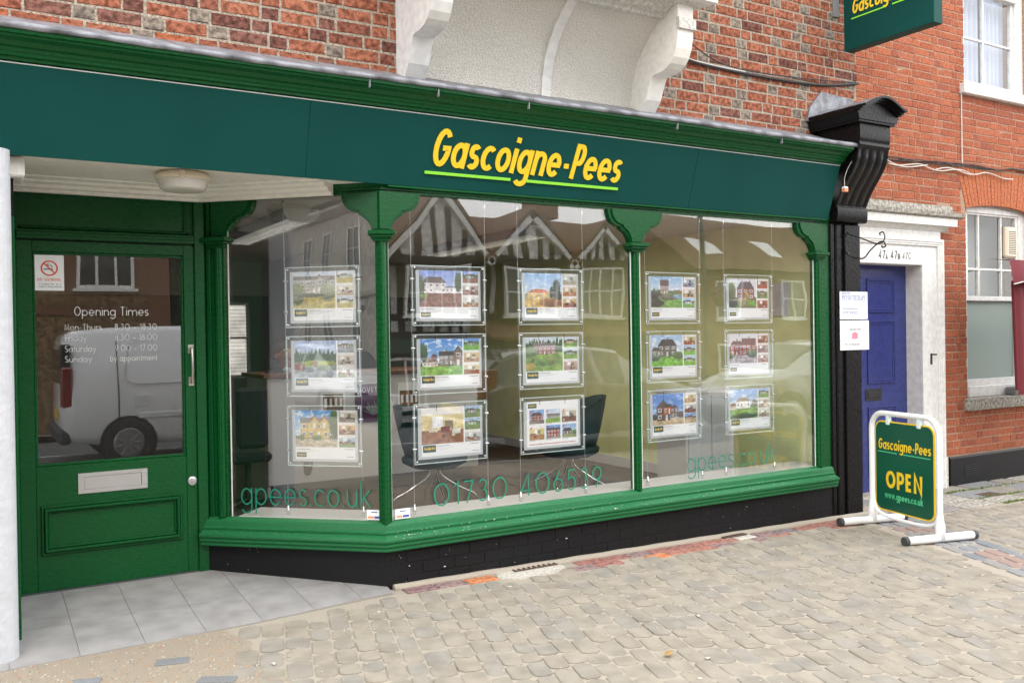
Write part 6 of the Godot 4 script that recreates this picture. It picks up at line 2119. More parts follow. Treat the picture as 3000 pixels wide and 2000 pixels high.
# d: sky [top, low], ground [a, b], horizon, house {...}, bushes, foreground
func paint_view(im: Image, r: Rect2i, d: Dictionary):
	var W := r.size.x
	var H := r.size.y
	var X := r.position.x
	var Y := r.position.y
	var hz: float = d.get("horizon", 0.55)
	var sa := Color(d.sky[0])
	var sb := Color(d.sky[1])
	for y in H:
		for x in W:
			var c := sa.lerp(sb, clampf(float(y) / (H * hz), 0, 1))
			var cl := soft_noise.get_noise_2d(x * 1.6 + d.seed * 77.0, y * 3.2)
			im.set_pixel(X + x, Y + y, c.lerp(Color(0.96, 0.97, 1), clampf(cl * d.get("cloud", 1.0) * 1.3 - 0.1, 0, 0.8)))
	if d.has("trees"):
		var ta := Color(d.trees[0])
		var tb := Color(d.trees[1])
		for x in W:
			var h := H * hz - H * float(d.trees[2]) * (0.55 + 0.9 * absf(soft_noise.get_noise_2d(x * 4.0 + d.seed * 31.0, d.seed * 9.0)) + 0.12 * rng.randf())
			for y in range(int(h), int(H * hz)):
				if y >= 0: im.set_pixel(X + x, Y + y, ta.lerp(tb, clampf(0.5 + soft_noise.get_noise_2d(x * 12.0, y * 12.0) + 0.5 * (rng.randf() - 0.5), 0, 1)))
	speckle(im, X, Y + int(H * hz), X + W, Y + H, Color(d.ground[0]), Color(d.ground[1]), 2.5, d.seed * 13.0)
	if d.has("drive"):
		var q: Array = d.drive
		for y in range(int(H * hz), H):
			var u := (y - H * hz) / (H * (1 - hz))
			rect(im, X + maxf(0, W * lerpf(q[1], q[3], u)), Y + y, X + minf(W, W * lerpf(q[2], q[4], u)), Y + y + 1, shade(Color(q[0]), 0.9 + 0.2 * rng.randf()))
	for h in d.get("houses", []):   # [x0, x1, wall top, wall foot, ridge, wall, roof, windows, storeys, chimneys, hipped]
		var x0: float = X + W * h[0]
		var x1: float = X + W * h[1]
		var yt: float = Y + H * h[2]
		var yf: float = Y + H * h[3]
		var yr: float = Y + H * h[4]
		var wall := Color(h[5])
		var roof := Color(h[6])
		for k in int(h[9]):
			var cx := lerpf(x0, x1, (k + 0.6) / (h[9] + 0.2))
			rect(im, cx, yr - H * 0.07, cx + W * 0.03, yr + 4, shade(wall, 0.75))
		for y in range(int(yr), int(yt)):
			var u := (y - yr) / maxf(1.0, yt - yr)
			var ins: float = (x1 - x0) * 0.5 * (1 - u) if h[10] == 2 else (x1 - x0) * 0.22 * (1 - u) * h[10]
			if h[10] == 2: rect(im, x0 + ins, y, x1 - ins, y + 1, shade(wall, 0.95))
			for x in range(int(x0 + ins - 2), int(x1 - ins + 2)):
				if h[10] != 2 or x < x0 + ins + 4 or x > x1 - ins - 4:
					if x >= X and x < X + W and y >= Y: im.set_pixel(x, y, shade(roof, 0.85 + 0.3 * rng.randf()))
		for y in range(int(yt), int(yf)):
			for x in range(maxi(X, int(x0)), mini(X + W, int(x1))):
				im.set_pixel(x, y, shade(wall, 0.92 + 0.16 * rng.randf()))
		var st_: int = h[8]
		for fl in st_:
			for k in int(h[7]):
				var wx := lerpf(x0, x1, (k + 0.5) / h[7])
				var wy := lerpf(yt, yf, (fl + 0.45) / st_)
				var ww: float = (x1 - x0) / h[7] * 0.26
				var wh: float = (yf - yt) / st_ * 0.27
				if fl == st_ - 1 and k == int(h[7]) / 2:
					rect(im, wx - ww * 0.6, wy - wh, wx + ww * 0.6, yf, Color(0.9, 0.9, 0.88))
				else:
					rect(im, wx - ww, wy - wh, wx + ww, wy + wh, Color(0.93, 0.93, 0.92))
					rect(im, wx - ww * 0.7, wy - wh * 0.7, wx + ww * 0.7, wy + wh * 0.7, Color(0.3, 0.34, 0.38))
					rect(im, wx, wy - wh, wx + 1, wy + wh, Color(0.93, 0.93, 0.92))
	for b in d.get("bushes", []):
		bush(im, r, X + W * b[0], Y + H * b[1], W * b[2], H * b[3], Color(b[4]), Color(b[5]))

func paint_room(im: Image, r: Rect2i, wall: Color, floor_: Color, seed_: int):
	var X := r.position.x
	var Y := r.position.y
	var W := r.size.x
	var H := r.size.y
	rect(im, X, Y, X + W, Y + H, wall)
	rect(im, X, Y, X + W, Y + H * 0.2, Color(0.93, 0.92, 0.9))
	rect(im, X, Y + H * 0.62, X + W, Y + H, floor_)
	rect(im, X + W * (0.1 + 0.08 * (seed_ % 4)), Y + H * 0.25, X + W * (0.34 + 0.08 * (seed_ % 4)), Y + H * 0.55, Color(0.96, 0.98, 1))
	rect(im, X + W * 0.55, Y + H * (0.3 + 0.03 * (seed_ % 3)), X + W * 0.75, Y + H * 0.64, shade(wall, 0.6))
	for k in 7:
		var x := X + W * rng.randf_range(0.02, 0.8)
		var y := Y + H * rng.randf_range(0.5, 0.8)
		rect(im, x, y, minf(X + W, x + W * rng.randf_range(0.06, 0.22)), minf(Y + H, y + H * rng.randf_range(0.06, 0.2)), [Color(0.85, 0.84, 0.8), Color(0.3, 0.18, 0.1), Color(0.2, 0.2, 0.22), Color(0.65, 0.35, 0.15), Color(0.75, 0.7, 0.6), Color(0.5, 0.1, 0.08)][rng.randi() % 6])
	for y in range(Y, Y + H):
		for x in range(X, X + W):
			im.set_pixel(x, y, shade(im.get_pixel(x, y), 0.9 + 0.2 * rng.randf()))

func paint_card(d: Dictionary) -> StandardMaterial3D:
	var im := Image.create_empty(260, 188, false, Image.FORMAT_RGB8)
	im.fill(Color(0.95, 0.955, 0.96))
	if d.has("sheet"):
		for k in 6:
			var r := Rect2i(12 + (k % 3) * 82, 34 + (k / 3) * 68, 74, 58)
			var q: Dictionary = d.sheet[k]
			if q.has("room"): paint_room(im, r, Color(q.room[0]), Color(q.room[1]), k)
			else: paint_view(im, r, q)
			for i in 9:
				for j in 9:
					var x := r.position.x + i + 8 - j
					if absi(i - 4) < 3 and x >= r.position.x: im.set_pixel(x, r.position.y + mini(i + j, 57), Color(0.78, 0.06, 0.06))
		for k in 30: rect(im, 14 + k * 7.8, 176, 14 + k * 7.8 + 5.5, 180, Color(0.75, 0.2, 0.2))
		for k in 6: rect(im, 12 + (k % 3) * 82, 94 + (k / 3) * 68, 44 + (k % 3) * 82, 96 + (k / 3) * 68, Color(0.7, 0.7, 0.7))
	else:
		var main := Rect2i(0, 0, 184, 142)
		if d.has("room"): paint_room(im, main, Color(d.room[0]), Color(d.room[1]), 2)
		else: paint_view(im, main, d)
		for k in 3:
			var r := Rect2i(190, 0 + k * 48, 70, 46)
			var q = d.small[k]
			if q is Array: paint_room(im, r, Color(q[0]), Color(q[1]), k)
			else: paint_view(im, r, {"sky": d.get("sky", ["8fb4e0", "d8e6f2"]), "ground": d.get("ground", ["5c7a30", "8ba050"]), "horizon": 0.5, "trees": ["2c4a20", "6a8a40", 0.25], "seed": k + d.seed * 3, "houses": [[0.2, 0.75, 0.38, 0.62, 0.22, q, "5a4a44", 3, 1, 1, 1]]})
		var lx := 62.0 if d.get("wide", true) else 4.0
		rect(im, lx, 149, lx + 60, 151, Color(0.45, 0.45, 0.47))
		rect(im, 214, 149, 254, 151, Color(0.45, 0.45, 0.47))
		for k in 3: rect(im, lx, 155 + k * 4, lx + 95 - 20 * k, 156 + k * 4, Color(0.75, 0.75, 0.76))
		rect(im, 222, 178, 254, 180, Color(0.55, 0.55, 0.57))
	if not d.has("sheet"):
		var ph: float = float(d.seed) * 41.0
		for y in 142:
			for x in 260:
				if x >= 184 and (x < 190 or y % 48 >= 46): continue
				var c := im.get_pixel(x, y)
				var deep := clampf((y % 48 if x >= 190 else y) / 70.0 - 0.3, 0.15, 1.0)
				var k := 0.92 + deep * (0.26 * soft_noise.get_noise_2d(x * 2.2 + ph, y * 3.5) + 0.16 * soft_noise.get_noise_2d(x * 9.0 - ph, y * 9.0))
				if y > 70: k *= 1.06 - 0.22 * absf(soft_noise.get_noise_2d(x * 0.9 + ph * 2.0, y * 5.0))
				var grey := c.r * 0.3 + c.g * 0.59 + c.b * 0.11
				c = c.lerp(Color(grey, grey, grey), 0.14)
				im.set_pixel(x, y, shade(c, k + 0.06))
	im.generate_mipmaps()
	var m := StandardMaterial3D.new()
	m.resource_name = "card_print"
	m.albedo_texture = ImageTexture.create_from_image(im)
	m.albedo_color = Color(0.96, 0.96, 0.96)
	m.roughness = 0.45
	m.texture_repeat = false
	return m

func displays():
	soft_noise = FastNoiseLite.new()
	soft_noise.frequency = 0.012
	soft_noise.fractal_octaves = 3
	var blue := ["4f8fe0", "c5ddf2"]
	var pale := ["b5cfee", "e6eef6"]
	var lawn := ["6f9a2e", "9cba48"]
	var gold := ["b09a2c", "c9b848"]
	var cards := [
		[{"seed": 1, "sky": ["cfdff0", "e9eff5"], "horizon": 0.62, "ground": gold, "trees": ["28381e", "55683a", 0.2], "houses": [[0.0, 1.0, 0.22, 0.6, 0.12, "a9a7a0", "77675e", 7, 2, 0, 0], [0.55, 0.72, 0.2, 0.6, 0.07, "b0a89c", "6a5a50", 1, 2, 0, 2]], "bushes": [[0.08, 0.6, 0.2, 0.34, "2f4416", "93a63c"], [0.82, 0.56, 0.2, 0.26, "46572a", "c9cfb0"], [0.4, 0.64, 0.4, 0.06, "263018", "485a2c"]], "small": ["9aa48c", ["d9cfb6", "b09a78"], "ece4d2"]}, "grey stone terrace and clipped lawn", "top left pane"],
		[{"seed": 2, "sky": ["9db6ea", "dbe4f5"], "horizon": 0.6, "ground": ["7f878e", "a3abb0"], "trees": ["24401c", "5f8248", 0.36], "bushes": [[0.55, 0.62, 0.5, 0.1, "8a9a26", "b8c040"], [0.1, 0.72, 0.16, 0.13, "7a4530", "b0785a"], [0.5, 0.62, 0.06, 0.09, "6a2a18", "b06a30"], [0.72, 0.74, 0.2, 0.08, "46602c", "92a860"], [0.85, 0.9, 0.1, 0.12, "303838", "505a5a"]], "small": ["6a4a3c", ["dcc8ac", "bca890"], ["e8e4d4", "9aa06c"]]}, "garden patio with table and tall trees", "middle left pane"],
		[{"seed": 3, "sky": ["4fa4ee", "c2e2f8"], "cloud": 2.2, "horizon": 0.78, "ground": ["b9a88c", "d0c2a8"], "trees": ["4a5a34", "7c8a54", 0.12], "houses": [[0.12, 0.82, 0.34, 0.76, 0.2, "cfae58", "6f6a6a", 4, 2, 1, 0], [0.36, 0.56, 0.3, 0.5, 0.12, "d2b25c", "9c5038", 1, 1, 0, 2], [0.6, 0.78, 0.3, 0.5, 0.13, "d2b25c", "9c5038", 1, 1, 0, 2]], "bushes": [[0.93, 0.35, 0.14, 0.42, "1f3a18", "5f8a3c"], [0.16, 0.74, 0.06, 0.09, "34502a", "6c8a44"], [0.5, 0.74, 0.12, 0.08, "3a5a2c", "7c9a4c"]], "wide": false, "small": [["cfc0a0", "7a6a50"], ["d8a04c", "8a5a30"], ["a8c0d0", "7a9460"]]}, "yellow brick semi with red trim under blue sky", "bottom left pane"],
		[{"seed": 4, "sky": ["7f9cf0", "c9d6f8"], "cloud": 0.6, "horizon": 0.6, "ground": ["85584a", "a87864"], "trees": ["5a6234", "8c9456", 0.16], "houses": [[0.06, 0.64, 0.34, 0.62, 0.17, "e9dfe2", "6c5a52", 4, 2, 1, 1], [0.62, 1.0, 0.47, 0.62, 0.43, "e4dce0", "8a8088", 4, 1, 0, 0]], "bushes": [[0.02, 0.5, 0.1, 0.4, "33421e", "5f6e38"], [0.92, 0.3, 0.1, 0.3, "3f4c2c", "6a764a"], [0.08, 0.7, 0.14, 0.06, "5a7a20", "8aa834"]], "wide": false, "small": ["7a8a70", ["b8a89a", "9a6a5a"], ["dcd8cc", "b07a4a"]]}, "white house behind a brown brick drive", "middle pane top left"],
		[{"seed": 5, "sky": ["3f86e6", "b4d4f4"], "cloud": 1.8, "horizon": 0.75, "ground": ["5fa82c", "96cc50"], "trees": ["2a3a22", "5a6a40", 0.1], "houses": [[0.45, 1.0, 0.46, 0.72, 0.34, "8a8074", "4a4442", 5, 2, 2, 0], [0.8, 1.0, 0.36, 0.74, 0.2, "8a6a56", "4a4040", 1, 2, 0, 2], [0.04, 0.42, 0.64, 0.76, 0.5, "cfc3ae", "8a7662", 3, 1, 0, 1]], "bushes": [[0.06, 0.36, 0.12, 0.28, "243c18", "58742e"], [0.32, 0.5, 0.08, 0.1, "5a2a22", "7a3a2c"]], "small": ["6a7a58", ["d8b878", "b08850"], ["d9c890", "a06a3c"]]}, "stone house with tall chimneys and bright lawn", "middle pane centre left"],
		[{"seed": 6, "room": ["e3cf90", "9a5a2c"], "small": ["8a8084", "7aa050", ["c9c9c4", "a89a8c"]]}, "warm kitchen with an island", "middle pane bottom left"],
		[{"seed": 7, "sky": ["8fc0f4", "e2edf8"], "cloud": 1.0, "horizon": 0.72, "ground": ["c99a3a", "e4c068"], "trees": ["8a9468", "b4b88c", 0.2], "houses": [[0.08, 0.66, 0.58, 0.76, 0.47, "e2b850", "d0703c", 5, 2, 0, 1]], "bushes": [[0.86, 0.45, 0.11, 0.32, "1c241a", "3a4630"], [0.72, 0.56, 0.06, 0.2, "2a3420", "4a5a34"], [0.75, 0.86, 0.4, 0.14, "6a3a14", "c07a2c"], [0.9, 0.68, 0.14, 0.1, "1e2618", "343e28"]], "small": [["c4ccc0", "aaa48c"], ["d6b888", "c0702c"], ["dcb870", "b85a30"]]}, "golden house beside a tall dark tree", "middle pane top right"],
		[{"seed": 8, "sky": ["c9d8e4", "e0e8ec"], "horizon": 0.45, "ground": ["5f8e22", "a0bc48"], "trees": ["1f3a16", "567a34", 0.4], "houses": [[0.22, 0.8, 0.3, 0.5, 0.18, "a0584a", "8a7a78", 5, 2, 2, 0]], "bushes": [[0.12, 0.45, 0.2, 0.22, "3c5a22", "7c9a44"], [0.5, 0.7, 0.5, 0.16, "3f6a1c", "9ab83c"], [0.18, 0.68, 0.05, 0.14, "3a5220", "7a8a2c"], [0.74, 0.72, 0.05, 0.14, "5a5a20", "9a8a30"], [0.1, 0.86, 0.16, 0.12, "a08a20", "c0a838"]], "small": ["c0a484", "7a9060", ["c8a088", "b09080"]]}, "brick house across a lush garden", "middle pane centre right"],
		[{"seed": 9, "sheet": [{"seed": 21, "sky": ["6f9cd8", "c4d8ec"], "horizon": 0.75, "ground": ["7a6458", "94807a"], "houses": [[0.1, 0.9, 0.4, 0.75, 0.2, "9a4c3c", "5a4440", 4, 2, 1, 1]]}, {"seed": 22, "sky": ["b8cce0", "dfe8f0"], "horizon": 0.7, "ground": lawn, "houses": [[0.1, 0.95, 0.5, 0.7, 0.34, "8c8478", "7a7068", 4, 1, 0, 0]], "bushes": [[0.7, 0.75, 0.3, 0.14, "4a7a1c", "9ac03c"]]}, {"room": ["c4b6a4", "7a4a34"]}, {"room": ["d8c880", "b0824c"]}, {"seed": 25, "sky": ["5f94d4", "b8d0ec"], "horizon": 0.85, "ground": ["8a8a80", "a4a49a"], "houses": [[0.08, 0.95, 0.35, 0.85, 0.2, "a04432", "4a4444", 4, 2, 1, 0]]}, {"seed": 26, "sky": ["88aede", "d0e0f0"], "horizon": 0.7, "ground": ["8a9a50", "a0a088"], "houses": [[0.05, 0.7, 0.5, 0.72, 0.28, "6a5a50", "3a3434", 3, 1, 0, 1]], "bushes": [[0.85, 0.6, 0.16, 0.18, "3a5a22", "7c9a44"]]}]}, "six small sold property pictures with red corner flashes", "middle pane bottom right"],
		[{"seed": 10, "sky": ["8cc0f0", "e4eef8"], "cloud": 1.4, "horizon": 0.55, "ground": ["5c9a34", "8abc50"], "trees": ["4a5a3c", "7c8a64", 0.14], "houses": [[0.3, 0.56, 0.3, 0.55, 0.1, "a88a7c", "6a5450", 3, 2, 0, 0]], "bushes": [[0.1, 0.62, 0.3, 0.14, "2c302c", "4c5250"], [0.55, 0.66, 0.36, 0.1, "5a5a48", "8a8a70"], [0.14, 0.85, 0.3, 0.14, "2a2c28", "44483e"], [0.85, 0.64, 0.16, 0.08, "6a8ab4", "a4c4e4"]], "wide": false, "small": [["a4b8c4", "7aa0c0"], ["c8ccb4", "c89a5c"], "c0c8d0"]}, "small tall house beyond a sweeping green bank", "right pane top left"],
		[{"seed": 11, "sky": ["9cc4ee", "dfeaf4"], "cloud": 1.6, "horizon": 0.7, "ground": ["5cae24", "8ccc40"], "trees": ["3a4a30", "6a7a50", 0.1], "houses": [[0.2, 0.8, 0.34, 0.68, 0.14, "6a645a", "3c3836", 3, 2, 1, 1], [0.0, 0.3, 0.5, 0.7, 0.4, "8a8274", "5a5450", 2, 1, 0, 1]], "bushes": [[0.1, 0.72, 0.2, 0.12, "2e4a2c", "8aa888"], [0.85, 0.66, 0.2, 0.14, "3a5a2c", "6c8a4c"]], "small": [["c8b878", "a84a20"], "8a7a6c", "9ab070"]}, "dark stone cottage with a domed green lawn", "right pane centre left"],
		[{"seed": 12, "sky": ["3f80e0", "9cc4f0"], "cloud": 0.7, "horizon": 0.8, "ground": ["b89c6c", "d4bc90"], "houses": [[0.12, 0.56, 0.42, 0.86, 0.2, "6a4632", "3c2e2a", 2, 2, 1, 2], [0.36, 0.6, 0.44, 0.66, 0.34, "c8642c", "4c3a34", 2, 1, 0, 0], [0.58, 0.82, 0.46, 0.78, 0.36, "74523e", "43342e", 2, 2, 0, 2]], "bushes": [[0.05, 0.72, 0.12, 0.1, "28261e", "443e30"], [0.92, 0.68, 0.2, 0.12, "3a3428", "5c5240"]], "small": [["d8b470", "c08a30"], ["c8beb0", "7a4a3c"], "8a5a44"]}, "brick and orange tile house on a gravel drive", "right pane bottom left"],
		[{"seed": 13, "sky": ["d8dce4", "eceef2"], "cloud": 0.3, "horizon": 0.72, "ground": ["4a5a28", "7c9a40"], "trees": ["4a5230", "7c8450", 0.1], "houses": [[0.3, 0.92, 0.34, 0.72, 0.1, "9c5446", "5c4c54", 3, 2, 2, 1]], "bushes": [[0.1, 0.5, 0.16, 0.4, "3a4a1c", "8a9238"], [0.46, 0.8, 0.18, 0.16, "7a7a48", "b4b484"], [0.66, 0.62, 0.08, 0.16, "6a7a20", "b4b43c"], [0.14, 0.85, 0.18, 0.14, "2c1e16", "4c3a2c"], [0.85, 0.84, 0.14, 0.1, "4a9a20", "78c038"]], "wide": false, "small": [["a0583c", "c04a20"], "8a7a28", ["b0522c", "9a3a18"]]}, "brick house with a hipped roof in an autumn garden", "right pane top right"],
		[{"seed": 14, "sky": ["dfe2ea", "f0f0f4"], "cloud": 0.3, "horizon": 0.7, "ground": ["a89ca4", "c4bcc0"], "trees": ["6a6a58", "94907c", 0.3], "houses": [[0.02, 0.5, 0.42, 0.72, 0.24, "b0504a", "7a5a5c", 3, 2, 1, 1], [0.45, 0.95, 0.38, 0.72, 0.16, "b4584e", "7c5c5c", 3, 2, 1, 0]], "bushes": [[0.8, 0.66, 0.2, 0.16, "4a5a44", "7a8a6c"], [0.06, 0.74, 0.14, 0.1, "3f5a2c", "6c8a4c"]], "wide": false, "small": [["c08a6c", "a05a34"], ["b89078", "9a6a54"], ["c89a84", "b07a68"]]}, "pair of red brick houses beyond a pale drive", "right pane centre right"],
		[{"seed": 15, "sky": ["7fb0f0", "e0ecf8"], "cloud": 1.5, "horizon": 0.62, "ground": ["5a9428", "8cb848"], "trees": ["6a7a4c", "98a070", 0.1], "houses": [[0.22, 0.72, 0.42, 0.66, 0.3, "efe9dc", "b49a6c", 4, 1, 2, 1], [0.0, 0.22, 0.56, 0.68, 0.46, "e0cfb8", "a06a48", 2, 1, 0, 1]], "bushes": [[0.88, 0.5, 0.14, 0.14, "4a4c34", "7c7c58"], [0.5, 0.92, 0.55, 0.1, "1c2c14", "3c5428"]], "small": ["b0a48c", ["c8b48c", "a88a60"], ["cfd4cc", "b0a08c"]]}, "low white cottage behind a broad lawn", "right pane bottom right"],
	]
	# shared pieces
	var W := 0.53
	var H := 0.388
	var pw := 0.43
	var ph := 0.311
	var s := st()
	quad(s, V(0, 0, 0), V(W, 0, 0), V(W, H, 0), V(0, H, 0))
	s.generate_normals()
	var sheet_mesh := s.commit()
	s = st()
	for e in [[0, 0, W, 0.0045], [0, H - 0.0045, W, H], [0, 0.0045, 0.0045, H - 0.0045], [W - 0.0045, 0.0045, W, H - 0.0045]]:
		box(s, V(e[0], e[1], -0.009), V(e[2], e[3], -0.001), 0.001)
	s.generate_normals()
	var edge_mesh := s.commit()
	s = st()
	box(s, V(0.03, 0.028, -0.013), V(W - 0.028, H - 0.03, -0.0105), 0.001)
	s.generate_normals()
	var mount_mesh := s.commit()
	var px := 0.054
	var py := 0.045
	s = SurfaceTool.new()
	s.begin(Mesh.PRIMITIVE_TRIANGLES)
	for e in [[0, 0, 0, 1], [1, 1, 1, 0], [1, 0, 1, 1], [0, 0, 0, 1], [0, 1, 0, 0], [1, 1, 1, 0]]:
		s.set_uv(V2(e[2], e[3]))
		s.set_normal(V(0, 0, 1))
		s.add_vertex(V(px + pw * e[0], py + ph * e[1], -0.0098))
	var print_mesh := s.commit()
	s = st()
	lathe(s, [V2(0, -0.008), V2(0.0075, -0.008), V2(0.0075, 0.002), V2(0.005, 0.0045), V2(0, 0.0045)], Transform3D(Basis(V(1, 0, 0), PI / 2), Vector3.ZERO), 10)
	s.generate_normals()
	var stud_mesh := s.commit()
	s = st()
	tube(s, [V(-0.014, 0, -0.005), V(0.014, 0, -0.005)], 0.0065, 8)
	s.generate_normals()
	var grip_mesh := s.commit()
	var logo := {}
	for big in [true, false]:
		var a := st()
		var b := st()
		var lw := 0.092 if big else 0.07
		var lh := 0.046 if big else 0.03
		box(a, V(0, 0, -0.0095), V(lw, lh, -0.0092), 0.0)
		words(b, "Gascoigne-Pees", lh * 0.36, 0.2, 0.2, Transform3D(Basis(), V(lw * 0.1, lh * 0.38, -0.009)), {"x": 0.68, "slant": 0.15, "gap": 0.06, "width": lw * 0.8})
		var mesh := ArrayMesh.new()
		a.generate_normals(); a.commit(mesh)
		mesh.surface_set_material(0, M["logo_green"])
		b.generate_normals(); b.commit(mesh)
		mesh.surface_set_material(1, M["yellow_letter"])
		logo[big] = mesh
	var tops := [2.005, 1.562, 1.117]
	for col in 5:
		var base: Transform3D
		if col == 0: base = bay_at(0.522, -0.115, 0)
		else: base = facing(V(1, 0, 0), V([0, 2.407, 3.203, 4.316, 5.11][col], 0, -0.1))
		var scale_x := 0.95 if col == 0 else 1.0
		for row in 3:
			var c = cards[col * 3 + row]
			var o := Node3D.new()
			o.name = numbered("property_card", self)
			add_child(o, true)
			o.transform = base * Transform3D(Basis().scaled(V(scale_x, 1, 1)), V(0, tops[row] - H, 0))
			tag(o, "%s card, showing %s" % [c[2], c[1]], "property card", "property cards hanging in the window")
			put("acrylic_panel", sheet_mesh, "acrylic", o)
			put("panel_edge", edge_mesh, "acrylic_edge", o)
			put("mount", mount_mesh, "mount_grey", o)
			var pr := put("print", print_mesh, paint_card(c[0]), o)
			var big: bool = c[0].get("wide", true) and not c[0].has("sheet")
			var lg := MeshInstance3D.new()
			lg.name = "logo"
			lg.mesh = logo[big]
			lg.position = V(px + 0.008, py + (0.026 if big else 0.012), 0.0003)
			if c[0].has("sheet"): lg.position = V(px + 0.01, py + 0.268, 0.0003)
			pr.add_child(lg)
			for q in [[0.016, 0.016], [W - 0.016, 0.016], [0.016, H - 0.016], [W - 0.016, H - 0.016]]:
				put("stud", stud_mesh, "chrome", o, Transform3D(Basis(), V(q[0], q[1], 0)))
			for y in [0.1, 0.3]:
				for x in [0.0, W]:
					put("cable_grip", grip_mesh, "chrome", o, Transform3D(Basis(), V(x, y, 0)))
			for x in [0.16, 0.37]:
				bx("clip", V(x, H - 0.052, -0.0098), V(x + 0.0035, H - 0.012, -0.0085), "blind_dark", o)
		var names := ["left pane", "left of the middle pane", "right of the middle pane", "left of the right pane", "right of the right pane"]
		for side in 2:
			var x := -0.006 if side == 0 else W * scale_x + 0.006
			var cb := thing("display_cable", "thin steel cable at the %s edge of the card column, %s" % [["left", "right"][side], names[col]], "cable", "display cables")
			s = st()
			tube(s, [base * V(x, 0.47, -0.005), base * V(x, 1.4, -0.005), base * V(x, 2.44, -0.005)], 0.0016, 5)
			put("wire", s, "steel", cb)
			s = st()
			lathe(s, [V2(0, 0.412), V2(0.011, 0.412), V2(0.011, 0.446), V2(0.0075, 0.452), V2(0.006, 0.478), V2(0, 0.48)], base * Transform3D(Basis(), V(x, 0, -0.005)), 10)
			put("tensioner", s, "chrome", cb)
			s = st()
			lathe(s, [V2(0, 2.4), V2(0.008, 2.402), V2(0.008, 2.44), V2(0, 2.44)], base * Transform3D(Basis(), V(x, 0, -0.005)), 10)
			put("top_fixing", s, "chrome", cb)

# ------------------------------------------------------------------ the far side of the street (seen in the glass)
func facade_window(parent: Node3D, x0: float, x1: float, y0: float, y1: float, z: float, cols: int, rows: int, m := "white_paint"):   # faces -z
	var w := window_node(parent)
	bx("pane", V(x0 + 0.03, y0 + 0.03, z - 0.03), V(x1 - 0.03, y1 - 0.03, z + 0.02), "dark_glass", w)
	var s := st()
	box(s, V(x0, y0, z - 0.06), V(x0 + 0.06, y1, z + 0.02))
	box(s, V(x1 - 0.06, y0, z - 0.06), V(x1, y1, z + 0.02))
	box(s, V(x0 + 0.06, y0, z - 0.06), V(x1 - 0.06, y0 + 0.06, z + 0.02))
	box(s, V(x0 + 0.06, y1 - 0.06, z - 0.06), V(x1 - 0.06, y1, z + 0.02))
	for i in range(1, cols): box(s, V(lerpf(x0, x1, float(i) / cols) - 0.025, y0 + 0.06, z - 0.055), V(lerpf(x0, x1, float(i) / cols) + 0.025, y1 - 0.06, z + 0.01))
	for j in range(1, rows): box(s, V(x0 + 0.06, lerpf(y0, y1, float(j) / rows) - 0.02, z - 0.05), V(x1 - 0.06, lerpf(y0, y1, float(j) / rows) + 0.02, z + 0.01))
	put("frame", s, m, w)
	bx("sill", V(x0 - 0.06, y0 - 0.06, z - 0.1), V(x1 + 0.06, y0 - 0.002, z + 0.01), m, w)

